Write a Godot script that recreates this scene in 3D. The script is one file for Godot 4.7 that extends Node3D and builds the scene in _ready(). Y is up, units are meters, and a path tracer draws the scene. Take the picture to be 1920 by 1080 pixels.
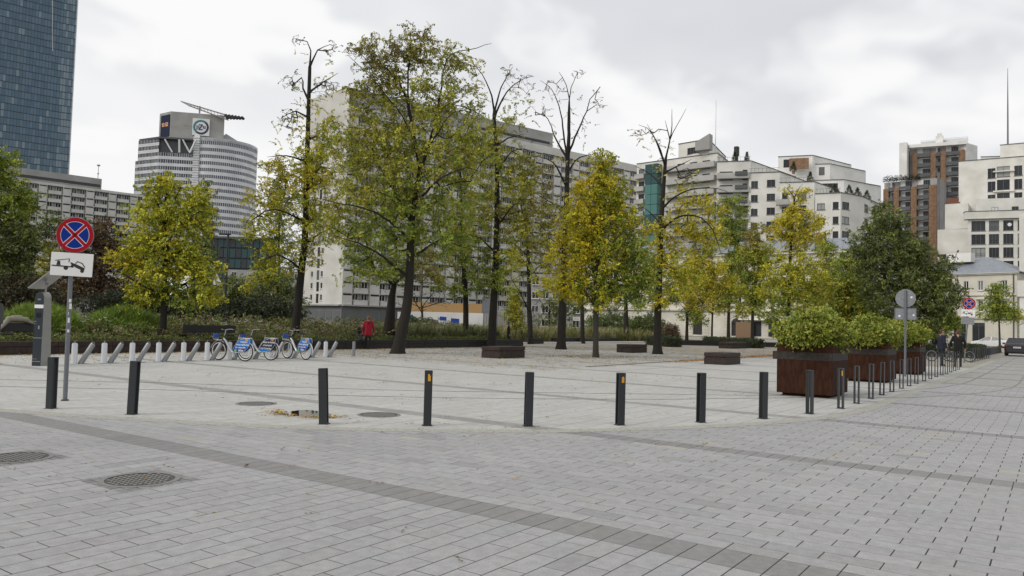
extends Node3D
# An overcast autumn square: granite paving, steel bollards, rusty planters, lime trees, hire bikes, apartment blocks.
# World axes follow the paving: -z runs up the street, +x to the right along the dark bands. Metres, y up.
const YAW := 0.60982
var rng := RandomNumberGenerator.new()
var M := {}
var used := {}
var cam: Camera3D

class MB:
	var v := PackedVector3Array()
	var n := PackedVector3Array()
	var c := PackedColorArray()
	var col := Color.WHITE
	func tri(a: Vector3, b: Vector3, d: Vector3) -> void:
		var m := (b - a).cross(d - a).normalized()
		v.append(a); v.append(d); v.append(b)
		n.append(m); n.append(m); n.append(m)
		c.append(col); c.append(col); c.append(col)
	func quad(a: Vector3, b: Vector3, d: Vector3, e: Vector3) -> void:
		var m := (d - a).cross(e - b).normalized()
		v.append(a); v.append(d); v.append(b)
		v.append(a); v.append(e); v.append(d)
		for i in 6:
			n.append(m); c.append(col)
	func box(p: Vector3, s: Vector3, b := Basis()) -> void:
		var x := b.x * (s.x / 2); var y := b.y * (s.y / 2); var z := b.z * (s.z / 2)
		quad(p - x - y + z, p + x - y + z, p + x + y + z, p - x + y + z)
		quad(p + x - y - z, p - x - y - z, p - x + y - z, p + x + y - z)
		quad(p + x - y + z, p + x - y - z, p + x + y - z, p + x + y + z)
		quad(p - x - y - z, p - x - y + z, p - x + y + z, p - x + y - z)
		quad(p - x + y + z, p + x + y + z, p + x + y - z, p - x + y - z)
		quad(p - x - y - z, p + x - y - z, p + x - y + z, p - x - y + z)
	func bar(a: Vector3, b: Vector3, w: float, t: float) -> void:   # a beam from a to b, w wide and t thick
		var y := (b - a).normalized()
		var x := y.cross(Vector3.UP if absf(y.y) < 0.9 else Vector3.FORWARD).normalized()
		box((a + b) / 2, Vector3(w, (b - a).length(), t), Basis(x, y, x.cross(y)))
	func chamfer(p: Vector3, s: Vector3, e: float, b := Basis()) -> void:   # a box with bevelled edges
		var h := s / 2
		var q := func(x: float, y: float, z: float) -> Vector3: return p + b * Vector3(x, y, z)
		for k in [1.0, -1.0]:
			var f := func(a: Vector3, d: Vector3, g: Vector3, i: Vector3) -> void:
				if k > 0: quad(a, d, g, i)
				else: quad(i, g, d, a)
			var X: float = h.x; var Y: float = h.y; var Z: float = h.z
			f.call(q.call(-X + e, -Y + e, k * Z), q.call(X - e, -Y + e, k * Z), q.call(X - e, Y - e, k * Z), q.call(-X + e, Y - e, k * Z))
			f.call(q.call(k * X, -Y + e, Z - e), q.call(k * X, -Y + e, -Z + e), q.call(k * X, Y - e, -Z + e), q.call(k * X, Y - e, Z - e))
			f.call(q.call(-X + e, k * Y, Z - e), q.call(X - e, k * Y, Z - e), q.call(X - e, k * Y, -Z + e), q.call(-X + e, k * Y, -Z + e))
			f.call(q.call(-X + e, k * Y, Z - e), q.call(-X + e, k * (Y - e), Z), q.call(X - e, k * (Y - e), Z), q.call(X - e, k * Y, Z - e))
			f.call(q.call(X - e, k * Y, -Z + e), q.call(X - e, k * (Y - e), -Z), q.call(-X + e, k * (Y - e), -Z), q.call(-X + e, k * Y, -Z + e))
			f.call(q.call(X - e, k * Y, Z - e), q.call(X, k * (Y - e), Z - e), q.call(X, k * (Y - e), -Z + e), q.call(X - e, k * Y, -Z + e))
			f.call(q.call(-X + e, k * Y, -Z + e), q.call(-X, k * (Y - e), -Z + e), q.call(-X, k * (Y - e), Z - e), q.call(-X + e, k * Y, Z - e))
		for k in [[1, 1], [-1, -1]]:
			var X: float = h.x * k[0]; var Z: float = h.z * k[1]; var ex: float = e * k[0]; var ez: float = e * k[1]
			quad(q.call(X - ex, -h.y + e, Z), q.call(X, -h.y + e, Z - ez), q.call(X, h.y - e, Z - ez), q.call(X - ex, h.y - e, Z))
		for k in [[1, -1], [-1, 1]]:
			var X: float = h.x * k[0]; var Z: float = h.z * k[1]; var ex: float = e * k[0]; var ez: float = e * k[1]
			quad(q.call(X, -h.y + e, Z - ez), q.call(X - ex, -h.y + e, Z), q.call(X - ex, h.y - e, Z), q.call(X, h.y - e, Z - ez))
	func tube(p: Array, r: Array, sides := 8, caps := true) -> void:
		var rings := []
		var up := Vector3(0.31, 0.2, 0.93)
		for i in p.size():
			var d: Vector3 = (p[mini(i + 1, p.size() - 1)] - p[maxi(i - 1, 0)]).normalized()
			var x := d.cross(up).normalized() if absf(d.dot(up)) < 0.95 else d.cross(Vector3.UP).normalized()
			up = x.cross(d).normalized()
			var ring := []
			for s in sides:
				var a := TAU * s / sides
				ring.append(x * cos(a) + up * sin(a))
			rings.append(ring)
		for i in p.size() - 1:
			for s in sides:
				var t := (s + 1) % sides
				var a: Vector3 = rings[i][s]; var b: Vector3 = rings[i][t]; var d: Vector3 = rings[i + 1][t]; var e: Vector3 = rings[i + 1][s]
				var A: Vector3 = p[i] + a * r[i]; var B: Vector3 = p[i] + b * r[i]; var D: Vector3 = p[i + 1] + d * r[i + 1]; var E: Vector3 = p[i + 1] + e * r[i + 1]
				for q in [A, B, D, A, D, E]: v.append(q)
				for q in [a, b, d, a, d, e]: n.append(q)
				for q in 6: c.append(col)
		if caps:
			for k in [0, p.size() - 1]:
				for s in range(1, sides - 1):
					var A: Vector3 = p[k] + rings[k][0] * r[k]; var B: Vector3 = p[k] + rings[k][s] * r[k]; var D: Vector3 = p[k] + rings[k][s + 1] * r[k]
					if k: tri(A, D, B)
					else: tri(A, B, D)
	func frustum(p: Vector3, q: Vector3, r: float, s: float, sides: int) -> void:
		var d := (q - p).normalized()
		var x := d.cross(Vector3.UP if absf(d.y) < 0.9 else Vector3.RIGHT).normalized()
		var y := x.cross(d)
		var l := x
		for k in sides:
			var a := TAU * (k + 1) / sides
			var m := x * cos(a) + y * sin(a)
			v.append(p + l * r); v.append(p + m * r); v.append(q + m * s)
			v.append(p + l * r); v.append(q + m * s); v.append(q + l * s)
			n.append(l); n.append(m); n.append(m); n.append(l); n.append(m); n.append(l)
			for g in 6: c.append(col)
			l = m
	func fan(pts: Array, up: Vector3) -> void:   # a flat convex polygon
		for i in range(1, pts.size() - 1):
			if (pts[i] - pts[0]).cross(pts[i + 1] - pts[0]).dot(up) > 0: tri(pts[0], pts[i], pts[i + 1])
			else: tri(pts[0], pts[i + 1], pts[i])
	func slab(pts: Array, d: Vector3) -> void:   # a polygon (any shape, given in a plane) thickened by d
		var nn := Vector3.ZERO
		for i in pts.size(): nn += (pts[i] - pts[0]).cross(pts[(i + 1) % pts.size()] - pts[0])
		nn = nn.normalized()
		var x: Vector3 = (pts[1] - pts[0]).normalized(); var y := nn.cross(x)
		var flat := PackedVector2Array()
		for q in pts: flat.append(Vector2((q - pts[0]).dot(x), (q - pts[0]).dot(y)))
		var ix := Geometry2D.triangulate_polygon(flat)
		for i in range(0, ix.size(), 3):
			for k in [Vector3.ZERO, d]:
				var a: Vector3 = pts[ix[i]] + k; var b: Vector3 = pts[ix[i + 1]] + k; var e: Vector3 = pts[ix[i + 2]] + k
				var want := d if k != Vector3.ZERO else -d
				if (b - a).cross(e - a).dot(want) > 0: tri(a, b, e)
				else: tri(a, e, b)
		for i in pts.size():
			var a: Vector3 = pts[i]; var b: Vector3 = pts[(i + 1) % pts.size()]
			if nn.dot(d) > 0: quad(a, b, b + d, a + d)
			else: quad(b, a, a + d, b + d)
	func disc(p: Vector3, axis: Vector3, r: float, sides := 24, inner := 0.0) -> void:
		var x := axis.cross(Vector3.UP if absf(axis.y) < 0.9 else Vector3.RIGHT).normalized(); var y := axis.cross(x)
		for k in sides:
			var a := TAU * k / sides; var b := TAU * (k + 1) / sides
			var A := x * cos(a) + y * sin(a); var B := x * cos(b) + y * sin(b)
			if inner > 0: quad(p + A * inner, p + A * r, p + B * r, p + B * inner)
			else: tri(p, p + A * r, p + B * r)
	func into(m: ArrayMesh, mat: Material) -> ArrayMesh:
		if v.is_empty(): return m
		var a := []
		a.resize(Mesh.ARRAY_MAX)
		a[Mesh.ARRAY_VERTEX] = v; a[Mesh.ARRAY_NORMAL] = n; a[Mesh.ARRAY_COLOR] = c
		m.add_surface_from_arrays(Mesh.PRIMITIVE_TRIANGLES, a)
		m.surface_set_material(m.get_surface_count() - 1, mat)
		return m
	func mesh(mat: Material) -> ArrayMesh: return into(ArrayMesh.new(), mat)

# ---------- naming, tagging, placing ----------
func numbered(called: String) -> String:
	var k: int = used.get(called, 0)
	used[called] = k + 1
	return called if k == 0 else "%s_%03d" % [called, k]
func tag(o: Node, label := "", category := "", group := "", kind := "") -> Node:
	for q in [["label", label], ["category", category], ["group", group], ["kind", kind]]:
		if q[1]: o.set_meta(q[0], q[1])
	return o
func thing(called: String, label: String, category: String, at := Vector3.ZERO, turn := 0.0, group := "") -> Node3D:
	var o := Node3D.new()
	o.name = numbered(called)
	add_child(o)
	o.position = at
	o.rotation.y = turn
	tag(o, label, category, group)
	return o
func part(called: String, mesh: Mesh, parent: Node, at := Vector3.ZERO, b := Basis()) -> MeshInstance3D:
	var o := MeshInstance3D.new()
	o.name = called
	o.mesh = mesh
	o.transform = Transform3D(b, at)
	parent.add_child(o, true)
	return o
func single(called: String, mesh: Mesh, label: String, category: String, at := Vector3.ZERO, turn := 0.0, group := "") -> MeshInstance3D:
	var o := MeshInstance3D.new()
	o.name = numbered(called)
	o.mesh = mesh
	o.position = at
	o.rotation.y = turn
	add_child(o)
	tag(o, label, category, group)
	return o
func struct(called: String, mesh: Mesh, label: String) -> MeshInstance3D:
	var o := MeshInstance3D.new()
	o.name = numbered(called)
	o.mesh = mesh
	add_child(o)
	tag(o, label, "", "", "structure")
	return o
func copy(o: Node3D, label: String) -> Node3D:
	var d: Node3D = o.duplicate()
	d.name = numbered(str(o.name).rstrip("_0123456789"))
	add_child(d)
	d.set_meta("label", label)
	return d
const ORD := ["first", "second", "third", "fourth", "fifth", "sixth", "seventh", "eighth", "ninth", "tenth", "eleventh", "twelfth", "thirteenth", "fourteenth", "fifteenth", "sixteenth", "seventeenth", "eighteenth", "nineteenth", "twentieth"]

# ---------- materials ----------
func noise(freq: float, lo: Color, hi: Color, size := 512, sd := 1, kind := FastNoiseLite.TYPE_SIMPLEX_SMOOTH, oct := 4, mid := -1.0) -> NoiseTexture2D:
	var f := FastNoiseLite.new()
	f.noise_type = kind
	f.frequency = freq
	f.seed = sd
	f.fractal_octaves = oct
	var g := Gradient.new()
	g.colors = PackedColorArray([lo, hi])
	if mid >= 0: g.offsets = PackedFloat32Array([mid, 1.0])
	var t := NoiseTexture2D.new()
	t.width = size; t.height = size
	t.noise = f
	t.seamless = true
	t.color_ramp = g
	return t
func bumps(freq: float, strength: float, size := 512, sd := 3, oct := 4) -> NoiseTexture2D:
	var t := noise(freq, Color.BLACK, Color.WHITE, size, sd, FastNoiseLite.TYPE_SIMPLEX_SMOOTH, oct)
	t.color_ramp = null
	t.as_normal_map = true
	t.bump_strength = strength
	return t
func lin(r: float, g: float, b: float) -> Color: return Color(r, g, b).linear_to_srgb()
func mat(called: String, col: Color, rough := 0.8, metal := 0.0, tex: Texture2D = null, scale := 1.0, nor: Texture2D = null, nscale := 0.5) -> StandardMaterial3D:
	var m := StandardMaterial3D.new()
	m.resource_name = called
	m.albedo_color = col
	m.roughness = rough
	m.metallic = metal
	if tex or nor:
		m.uv1_triplanar = true
		m.uv1_world_triplanar = true
		m.uv1_scale = Vector3.ONE * scale
	if tex: m.albedo_texture = tex
	if nor:
		m.normal_enabled = true
		m.normal_texture = nor
		m.normal_scale = nscale
	M[called] = m
	return m
func glass(called: String, col: Color, rough := 0.05) -> StandardMaterial3D:
	var m := mat(called, col, rough)
	m.metallic_specular = 0.45
	return m
func materials() -> void:
	var speck := noise(0.42, Color(0.66, 0.66, 0.66), Color(1, 1, 1), 512, 5, FastNoiseLite.TYPE_VALUE, 2)
	var m := mat("granite", Color.WHITE, 0.78, 0.0, speck, 2.2, bumps(0.25, 3.0), 0.35)
	m.vertex_color_use_as_albedo = true
	m.detail_enabled = true   # dried stains and trodden dirt
	m.detail_blend_mode = BaseMaterial3D.BLEND_MODE_MUL
	m.detail_uv_layer = BaseMaterial3D.DETAIL_UV_2
	m.detail_albedo = noise(0.035, Color(0.90, 0.895, 0.885), Color.WHITE, 1024, 61, FastNoiseLite.TYPE_SIMPLEX_SMOOTH, 7)
	m.uv2_triplanar = true
	m.uv2_world_triplanar = true
	m.uv2_scale = Vector3.ONE * 0.21
	var blot := noise(0.03, Color(0.89, 0.89, 0.88), Color(1, 1, 1), 512, 8, FastNoiseLite.TYPE_SIMPLEX_SMOOTH, 6)
	m = mat("slab", Color.WHITE, 0.85, 0.0, blot, 0.31, bumps(0.2, 2.0, 512, 4), 0.2)
	m.vertex_color_use_as_albedo = true
	mat("joint", lin(0.055, 0.053, 0.05), 0.95, 0.0, noise(0.05, Color(0.6, 0.6, 0.6), Color.WHITE, 256, 4), 2.0)
	mat("sandjoint", lin(0.12, 0.115, 0.10), 0.95, 0.0, noise(0.05, Color(0.6, 0.6, 0.6), Color.WHITE, 256, 4), 2.0)
	mat("farpave", lin(0.37, 0.365, 0.35), 0.85, 0.0, noise(0.02, Color(0.78, 0.78, 0.76), Color.WHITE, 512, 9, FastNoiseLite.TYPE_SIMPLEX_SMOOTH, 6), 0.35)
	mat("leafpave", lin(0.36, 0.345, 0.31), 0.9, 0.0, noise(0.03, Color(0.78, 0.76, 0.72), Color.WHITE, 512, 19, FastNoiseLite.TYPE_SIMPLEX_SMOOTH, 6), 0.4)
	mat("earth", lin(0.10, 0.105, 0.06), 0.95, 0.0, noise(0.03, Color(0.5, 0.5, 0.45), Color.WHITE, 256, 7), 0.5)
	mat("soil", lin(0.045, 0.035, 0.022), 0.95, 0.0, noise(0.08, Color(0.5, 0.5, 0.5), Color.WHITE, 256, 7), 1.0)
	mat("kerb", lin(0.42, 0.415, 0.38), 0.85, 0.0, noise(0.03, Color(0.78, 0.78, 0.75), Color.WHITE, 512, 10, FastNoiseLite.TYPE_SIMPLEX_SMOOTH, 5), 0.8)
	mat("whitekerb", lin(0.62, 0.62, 0.6), 0.8, 0.0, blot, 0.5)
	mat("iron", lin(0.14, 0.136, 0.125), 0.55, 0.6, noise(0.06, Color(0.5, 0.48, 0.45), Color.WHITE, 256, 12), 3.0)
	mat("slot", lin(0.20, 0.198, 0.19), 0.6, 0.3)
	mat("bollard", lin(0.026, 0.031, 0.036), 0.42, 0.15, noise(0.04, Color(0.8, 0.8, 0.8), Color.WHITE, 256, 13), 3.0)
	mat("sticker", lin(0.62, 0.30, 0.012), 0.5)
	mat("corten", lin(0.056, 0.026, 0.016), 0.85, 0.1, noise(0.02, Color(0.70, 0.66, 0.64), Color(1, 0.98, 0.95), 512, 14, FastNoiseLite.TYPE_SIMPLEX_SMOOTH, 6), 0.55, bumps(0.05, 2.0, 512, 6), 0.3)
	M.corten.metallic_specular = 0.25
	M.corten.uv1_scale = Vector3(0.9, 0.22, 0.9)   # rust has run down the sheets
	mat("cortenbench", lin(0.045, 0.025, 0.019), 0.7, 0.1, noise(0.013, Color(0.55, 0.52, 0.5), Color.WHITE, 512, 15, FastNoiseLite.TYPE_SIMPLEX_SMOOTH, 6), 0.6)
	mat("darkbench", lin(0.026, 0.025, 0.023), 0.7, 0.05, noise(0.02, Color(0.55, 0.52, 0.5), Color.WHITE, 512, 16, FastNoiseLite.TYPE_SIMPLEX_SMOOTH, 5), 0.7)
	mat("planterband", lin(0.045, 0.036, 0.030), 0.8, 0.05, noise(0.02, Color(0.6, 0.58, 0.55), Color.WHITE, 512, 17, FastNoiseLite.TYPE_SIMPLEX_SMOOTH, 5), 0.7)
	var bark := noise(0.05, Color(0.35, 0.34, 0.32), Color.WHITE, 512, 18, FastNoiseLite.TYPE_SIMPLEX_SMOOTH, 5)
	mat("bark", lin(0.052, 0.045, 0.036), 0.95, 0.0, bark, 1.6, bumps(0.06, 6.0, 512, 7), 0.8)
	mat("palebark", lin(0.12, 0.108, 0.09), 0.95, 0.0, bark, 1.6, bumps(0.06, 5.0, 512, 7), 0.7)
	m = mat("leaf", Color.WHITE, 0.62)
	m.vertex_color_use_as_albedo = true
	m.backlight_enabled = true
	m.backlight = lin(0.16, 0.17, 0.03)
	m = mat("litter", Color.WHITE, 0.8)
	m.vertex_color_use_as_albedo = true
	m = mat("vc", Color.WHITE, 0.85)
	m.vertex_color_use_as_albedo = true
	m = mat("cloth", Color.WHITE, 0.92, 0.0, noise(0.06, Color(0.8, 0.8, 0.8), Color.WHITE, 256, 20), 4.0)
	m.vertex_color_use_as_albedo = true
	mat("steel", lin(0.36, 0.36, 0.35), 0.38, 0.75, noise(0.01, Color(0.93, 0.93, 0.93), Color.WHITE, 256, 21), 2.0)
	mat("pole", lin(0.20, 0.215, 0.235), 0.5, 0.35, noise(0.05, Color(0.8, 0.8, 0.8), Color.WHITE, 256, 22), 2.5)
	mat("signback", lin(0.27, 0.285, 0.31), 0.5, 0.3, noise(0.02, Color(0.85, 0.85, 0.85), Color.WHITE, 256, 22), 1.5)
	mat("dockwhite", lin(0.60, 0.62, 0.65), 0.35, 0.1)
	mat("dockgrey", lin(0.22, 0.23, 0.235), 0.45, 0.3)
	mat("kioskface", lin(0.020, 0.026, 0.034), 0.25)
	mat("black", lin(0.012, 0.012, 0.013), 0.6)
	mat("rubber", lin(0.016, 0.016, 0.017), 0.8)
	mat("binplastic", lin(0.045, 0.047, 0.052), 0.55, 0.0, noise(0.05, Color(0.85, 0.85, 0.85), Color.WHITE, 256, 23), 3.0)
	mat("white", lin(0.72, 0.72, 0.71), 0.5)
	mat("red", lin(0.34, 0.007, 0.016), 0.7).metallic_specular = 0.25
	mat("blue", lin(0.004, 0.03, 0.235), 0.7).metallic_specular = 0.25
	mat("lineink", lin(0.012, 0.012, 0.014), 0.5)
	mat("bikesilver", lin(0.42, 0.44, 0.46), 0.35, 0.6)
	mat("bikedark", lin(0.05, 0.055, 0.065), 0.4, 0.3)
	mat("panelblue", lin(0.012, 0.16, 0.50), 0.4)
	mat("panelnavy", lin(0.012, 0.018, 0.05), 0.4)
	mat("panelroyal", lin(0.010, 0.05, 0.30), 0.4)
	mat("orange", lin(0.62, 0.24, 0.03), 0.5)
	mat("green", lin(0.12, 0.35, 0.08), 0.5)
	# buildings
	var stain := noise(0.006, Color(0.86, 0.855, 0.84), Color.WHITE, 512, 24, FastNoiseLite.TYPE_SIMPLEX_SMOOTH, 6)
	mat("render_white", lin(0.75, 0.745, 0.71), 0.88, 0.0, stain, 0.06)
	mat("render_bright", lin(0.80, 0.80, 0.79), 0.85, 0.0, stain, 0.06)
	mat("render_cream", lin(0.66, 0.64, 0.565), 0.88, 0.0, stain, 0.08)
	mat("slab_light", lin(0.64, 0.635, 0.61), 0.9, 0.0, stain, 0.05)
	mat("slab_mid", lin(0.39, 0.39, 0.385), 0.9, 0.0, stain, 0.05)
	mat("slab_dark", lin(0.17, 0.175, 0.18), 0.9, 0.0, stain, 0.07)
	mat("timber_panel", lin(0.19, 0.125, 0.075), 0.85)
	mat("balcony", lin(0.47, 0.47, 0.455), 0.85, 0.0, stain, 0.1)
	mat("terracotta", lin(0.27, 0.165, 0.10), 0.85, 0.0, noise(0.02, Color(0.75, 0.73, 0.7), Color.WHITE, 256, 25), 0.15)
	mat("towergrey", lin(0.075, 0.08, 0.085), 0.6)
	mat("panelgrey", lin(0.72, 0.74, 0.77), 0.45, 0.15, stain, 0.04)
	mat("roofmetal", lin(0.30, 0.33, 0.37), 0.5, 0.3, noise(0.02, Color(0.82, 0.82, 0.82), Color.WHITE, 256, 26), 0.2)
	mat("brickred", lin(0.16, 0.075, 0.05), 0.9)
	mat("wframe_white", lin(0.72, 0.72, 0.72), 0.5)
	mat("wframe_dark", lin(0.10, 0.105, 0.11), 0.5)
	glass("glass0", lin(0.014, 0.016, 0.019))
	glass("glass1", lin(0.030, 0.034, 0.038))
	glass("glass2", lin(0.13, 0.14, 0.145), 0.2)
	glass("glass3", lin(0.30, 0.31, 0.30), 0.3)
	glass("office0", lin(0.05, 0.055, 0.075))
	glass("office1", lin(0.12, 0.125, 0.16))
	glass("tower0", lin(0.075, 0.14, 0.20), 0.03)
	glass("tower1", lin(0.10, 0.17, 0.235), 0.03)
	glass("tower2", lin(0.19, 0.26, 0.31), 0.08)
	glass("tealglass", lin(0.02, 0.065, 0.07), 0.05)
	glass("tealpale", lin(0.06, 0.17, 0.155), 0.1)
	mat("towerline", lin(0.045, 0.06, 0.075), 0.5, 0.3)
	mat("hoarding", lin(0.42, 0.26, 0.11), 0.8)

# ---------- camera, sky, sun ----------
func world() -> void:
	cam = Camera3D.new()
	cam.name = "camera"
	cam.fov = 40.595
	cam.far = 3000.0
	cam.near = 0.05
	cam.transform = Transform3D(Basis(Vector3.UP, YAW) * Basis(Vector3.RIGHT, deg_to_rad(2.548)) * Basis(Vector3.BACK, deg_to_rad(1.5466)), Vector3(0, 1.6, 0))
	add_child(cam)
	cam.current = true
	var env := Environment.new()
	env.background_mode = Environment.BG_SKY
	env.tonemap_mode = Environment.TONE_MAPPER_LINEAR
	env.tonemap_exposure = 1.14
	env.sdfgi_enabled = true
	env.ssao_enabled = true
	env.ssil_enabled = true
	var ps := PanoramaSkyMaterial.new()
	ps.panorama = clouds()
	env.sky = Sky.new()
	env.sky.sky_material = ps
	var we := WorldEnvironment.new()
	we.name = "world"
	we.environment = env
	add_child(we)
	var sun := DirectionalLight3D.new()
	sun.name = "sun"
	sun.light_energy = 0.5
	sun.light_angular_distance = 30.0
	sun.light_color = Color(1.0, 0.97, 0.93)
	sun.shadow_enabled = true
	sun.basis = Basis.looking_at(Vector3(0.38, -0.62, -0.68))
	add_child(sun)

func clouds() -> ImageTexture:   # a closed deck of cloud: soft grey folds, thinner and brighter where the sun stands behind it
	var w := 1280; var h := 640
	var im := Image.create(w, h, false, Image.FORMAT_RGBF)
	var f := FastNoiseLite.new()
	f.noise_type = FastNoiseLite.TYPE_SIMPLEX_SMOOTH
	f.frequency = 0.55; f.fractal_octaves = 5; f.seed = 31; f.fractal_gain = 0.5
	var g := FastNoiseLite.new()
	g.noise_type = FastNoiseLite.TYPE_SIMPLEX_SMOOTH
	g.frequency = 1.5; g.fractal_octaves = 5; g.seed = 77; g.fractal_gain = 0.52
	var glow := Vector3(-0.50, 0.52, -0.78).normalized()
	for y in h:
		var el := PI * (0.5 - (y + 0.5) / h)
		var sy := sin(el); var cy := cos(el)
		for x in w:
			if sy < -0.03:
				im.set_pixel(x, y, Color(0.24, 0.24, 0.235))
				continue
			var az := TAU * ((x + 0.5) / w - 0.5)
			var d := Vector3(sin(az) * cy, sy, -cos(az) * cy)
			var s := 1.0 / (maxf(sy, 0.0) + 0.22)
			var q := Vector3(d.x * s, 1.2 * sy, d.z * s)
			var a := f.get_noise_3dv(q)
			var b := g.get_noise_3dv(q + Vector3(a, a, -a) * 0.7)
			var t := clampf(0.62 + 0.80 * a + 0.55 * b + 0.30 * (absf(b) * 2.0 - 0.28), 0.0, 1.0)
			t = t * t * (3.0 - 2.0 * t)
			var br := pow(maxf(d.dot(glow), 0.0), 5.0)
			var l := lerpf(0.585, 0.845, t) + 0.075 * br * (0.45 + 0.55 * t)
			var k := lerpf(1.0, 0.0, clampf(t + br * 0.5, 0.0, 1.0))
			im.set_pixel(x, y, Color(l * (1.0 - 0.035 * k), l * (1.0 - 0.008 * k), l * (1.0 + 0.05 * k)))
	return ImageTexture.create_from_image(im)

# ---------- ground ----------
const KERB := [[-60.0, 4.0], [-40.0, -0.2], [-25.0, -2.9], [-16.0, -4.95], [-13.7, -5.56], [-12.2, -6.06], [-10.73, -6.73], [-9.12, -7.49], [-8.08, -8.17], [-7.04, -9.09], [-6.31, -9.75], [-5.45, -10.95], [-4.62, -12.3], [-3.98, -13.7], [-3.5, -15.3], [-3.28, -17.0], [-3.22, -18.5], [-3.22, -110.0]]
func kerb_z(x: float) -> float:
	for i in KERB.size() - 2:
		if x <= KERB[i + 1][0]: return lerpf(KERB[i][1], KERB[i + 1][1], clampf((x - KERB[i][0]) / (KERB[i + 1][0] - KERB[i][0]), 0, 1))
	return -1e9
var plaza_outline := PackedVector2Array()
func sided(r: Array, plaza: bool, keep: Array, cuts: Array) -> void:
	# a stone wholly on its side of the kerb is laid whole; one that crosses the kerb line is sawn along it
	var n := 0
	for q in [[r[0], r[2]], [r[1], r[2]], [r[1], r[3]], [r[0], r[3]]]:
		if on_plaza(q[0], q[1]): n += 1
	if n == (4 if plaza else 0): keep.append(r)
	elif n > 0 and n < 4:
		var box := PackedVector2Array([Vector2(r[0], r[2]), Vector2(r[1], r[2]), Vector2(r[1], r[3]), Vector2(r[0], r[3])])
		for p in (Geometry2D.intersect_polygons(box, plaza_outline) if plaza else Geometry2D.clip_polygons(box, plaza_outline)): cuts.append([p, r[4]])
func lay_cuts(owner: Node, cuts: Array, material: Material) -> void:
	var mb := MB.new()
	for c in cuts:
		mb.col = c[1]
		var ix := Geometry2D.triangulate_polygon(c[0])
		for i in range(0, ix.size(), 3): mb.fan([Vector3(c[0][ix[i]].x, 0.0002, c[0][ix[i]].y), Vector3(c[0][ix[i + 1]].x, 0.0002, c[0][ix[i + 1]].y), Vector3(c[0][ix[i + 2]].x, 0.0002, c[0][ix[i + 2]].y)], Vector3.UP)
	tag(part("sawn_edge_stones", mb.mesh(material), owner), "", "", "", "stuff")
func on_plaza(x: float, z: float) -> bool: return x < -3.22 and z < kerb_z(x)
func strip(mb: MB, pts: Array, w: float, y: float, t := 0.02) -> void:   # a flat ribbon along a polyline of [x, z]
	var L := []; var R := []
	for i in pts.size():
		var a := Vector2(pts[maxi(i - 1, 0)][0], pts[maxi(i - 1, 0)][1]); var b := Vector2(pts[mini(i + 1, pts.size() - 1)][0], pts[mini(i + 1, pts.size() - 1)][1])
		var d := (b - a).normalized().orthogonal() * (w / 2)
		L.append(Vector3(pts[i][0] - d.x, y, pts[i][1] - d.y)); R.append(Vector3(pts[i][0] + d.x, y, pts[i][1] + d.y))
	var dn := Vector3(0, -t, 0)
	for i in pts.size() - 1:
		var up: Vector3 = (R[i] - L[i]).cross(L[i + 1] - L[i])
		if up.y > 0:
			mb.quad(L[i], R[i], R[i + 1], L[i + 1])
		else:
			mb.quad(L[i], L[i + 1], R[i + 1], R[i])
		mb.quad(L[i], L[i] + dn, L[i + 1] + dn, L[i + 1])
		mb.quad(R[i + 1], R[i + 1] + dn, R[i] + dn, R[i])
func paver(mb: MB, x0: float, x1: float, z0: float, z1: float, y: float, e: float) -> void:   # z0 < z1; bevelled top of a laid stone
	var t := -0.03
	var a := Vector3(x0 + e, y, z1 - e); var b := Vector3(x1 - e, y, z1 - e); var c := Vector3(x1 - e, y, z0 + e); var d := Vector3(x0 + e, y, z0 + e)
	var A := Vector3(x0, y - e, z1); var B := Vector3(x1, y - e, z1); var C := Vector3(x1, y - e, z0); var D := Vector3(x0, y - e, z0)
	mb.quad(a, b, c, d)
	mb.quad(A, B, b, a); mb.quad(B, C, c, b); mb.quad(C, D, d, c); mb.quad(D, A, a, d)
	var k := Vector3(0, t, 0)
	mb.quad(A + k, B + k, B, A); mb.quad(B + k, C + k, C, B); mb.quad(C + k, D + k, D, C); mb.quad(D + k, A + k, A, D)
func seen(x: float, z: float) -> float:   # nearness of a ground point in the frame, 0 outside it
	var q := cam.transform.affine_inverse() * Vector3(x, 0, z)
	if q.z > -1.0: return 0.0
	var u := absf(q.x / q.z) / 0.6575; var w := absf(q.y / q.z) / 0.3699
	return 0.0 if u > 1.02 or w > 1.03 else 1.0 / -q.z
func lay(owner: Node, called: String, stones: Array, material: Material, e: float, heap_name: String) -> void:
	# stones: [x0, x1, z0, z1, Color]; the 300 nearest in view are pieces of their own, the rest one mass
	var order := []
	for i in stones.size():
		var s: Array = stones[i]
		order.append([-seen((s[0] + s[1]) / 2, (s[2] + s[3]) / 2), i])
	order.sort()
	var rest := MB.new()
	for j in order.size():
		var s: Array = stones[order[j][1]]
		var y := rng.randf_range(-0.0003, 0.0007)
		if j < 300 and order[j][0] < 0:
			var mb := MB.new()
			mb.col = s[4]
			var o := Vector3((s[0] + s[1]) / 2, 0, (s[2] + s[3]) / 2)
			paver(mb, s[0] - o.x, s[1] - o.x, s[2] - o.z, s[3] - o.z, y, e)
			part(called, mb.mesh(material), owner, o)
		else:
			rest.col = s[4]
			paver(rest, s[0], s[1], s[2], s[3], y, e)
	tag(part(heap_name, rest.mesh(material), owner), "", "", "", "stuff")
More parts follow.
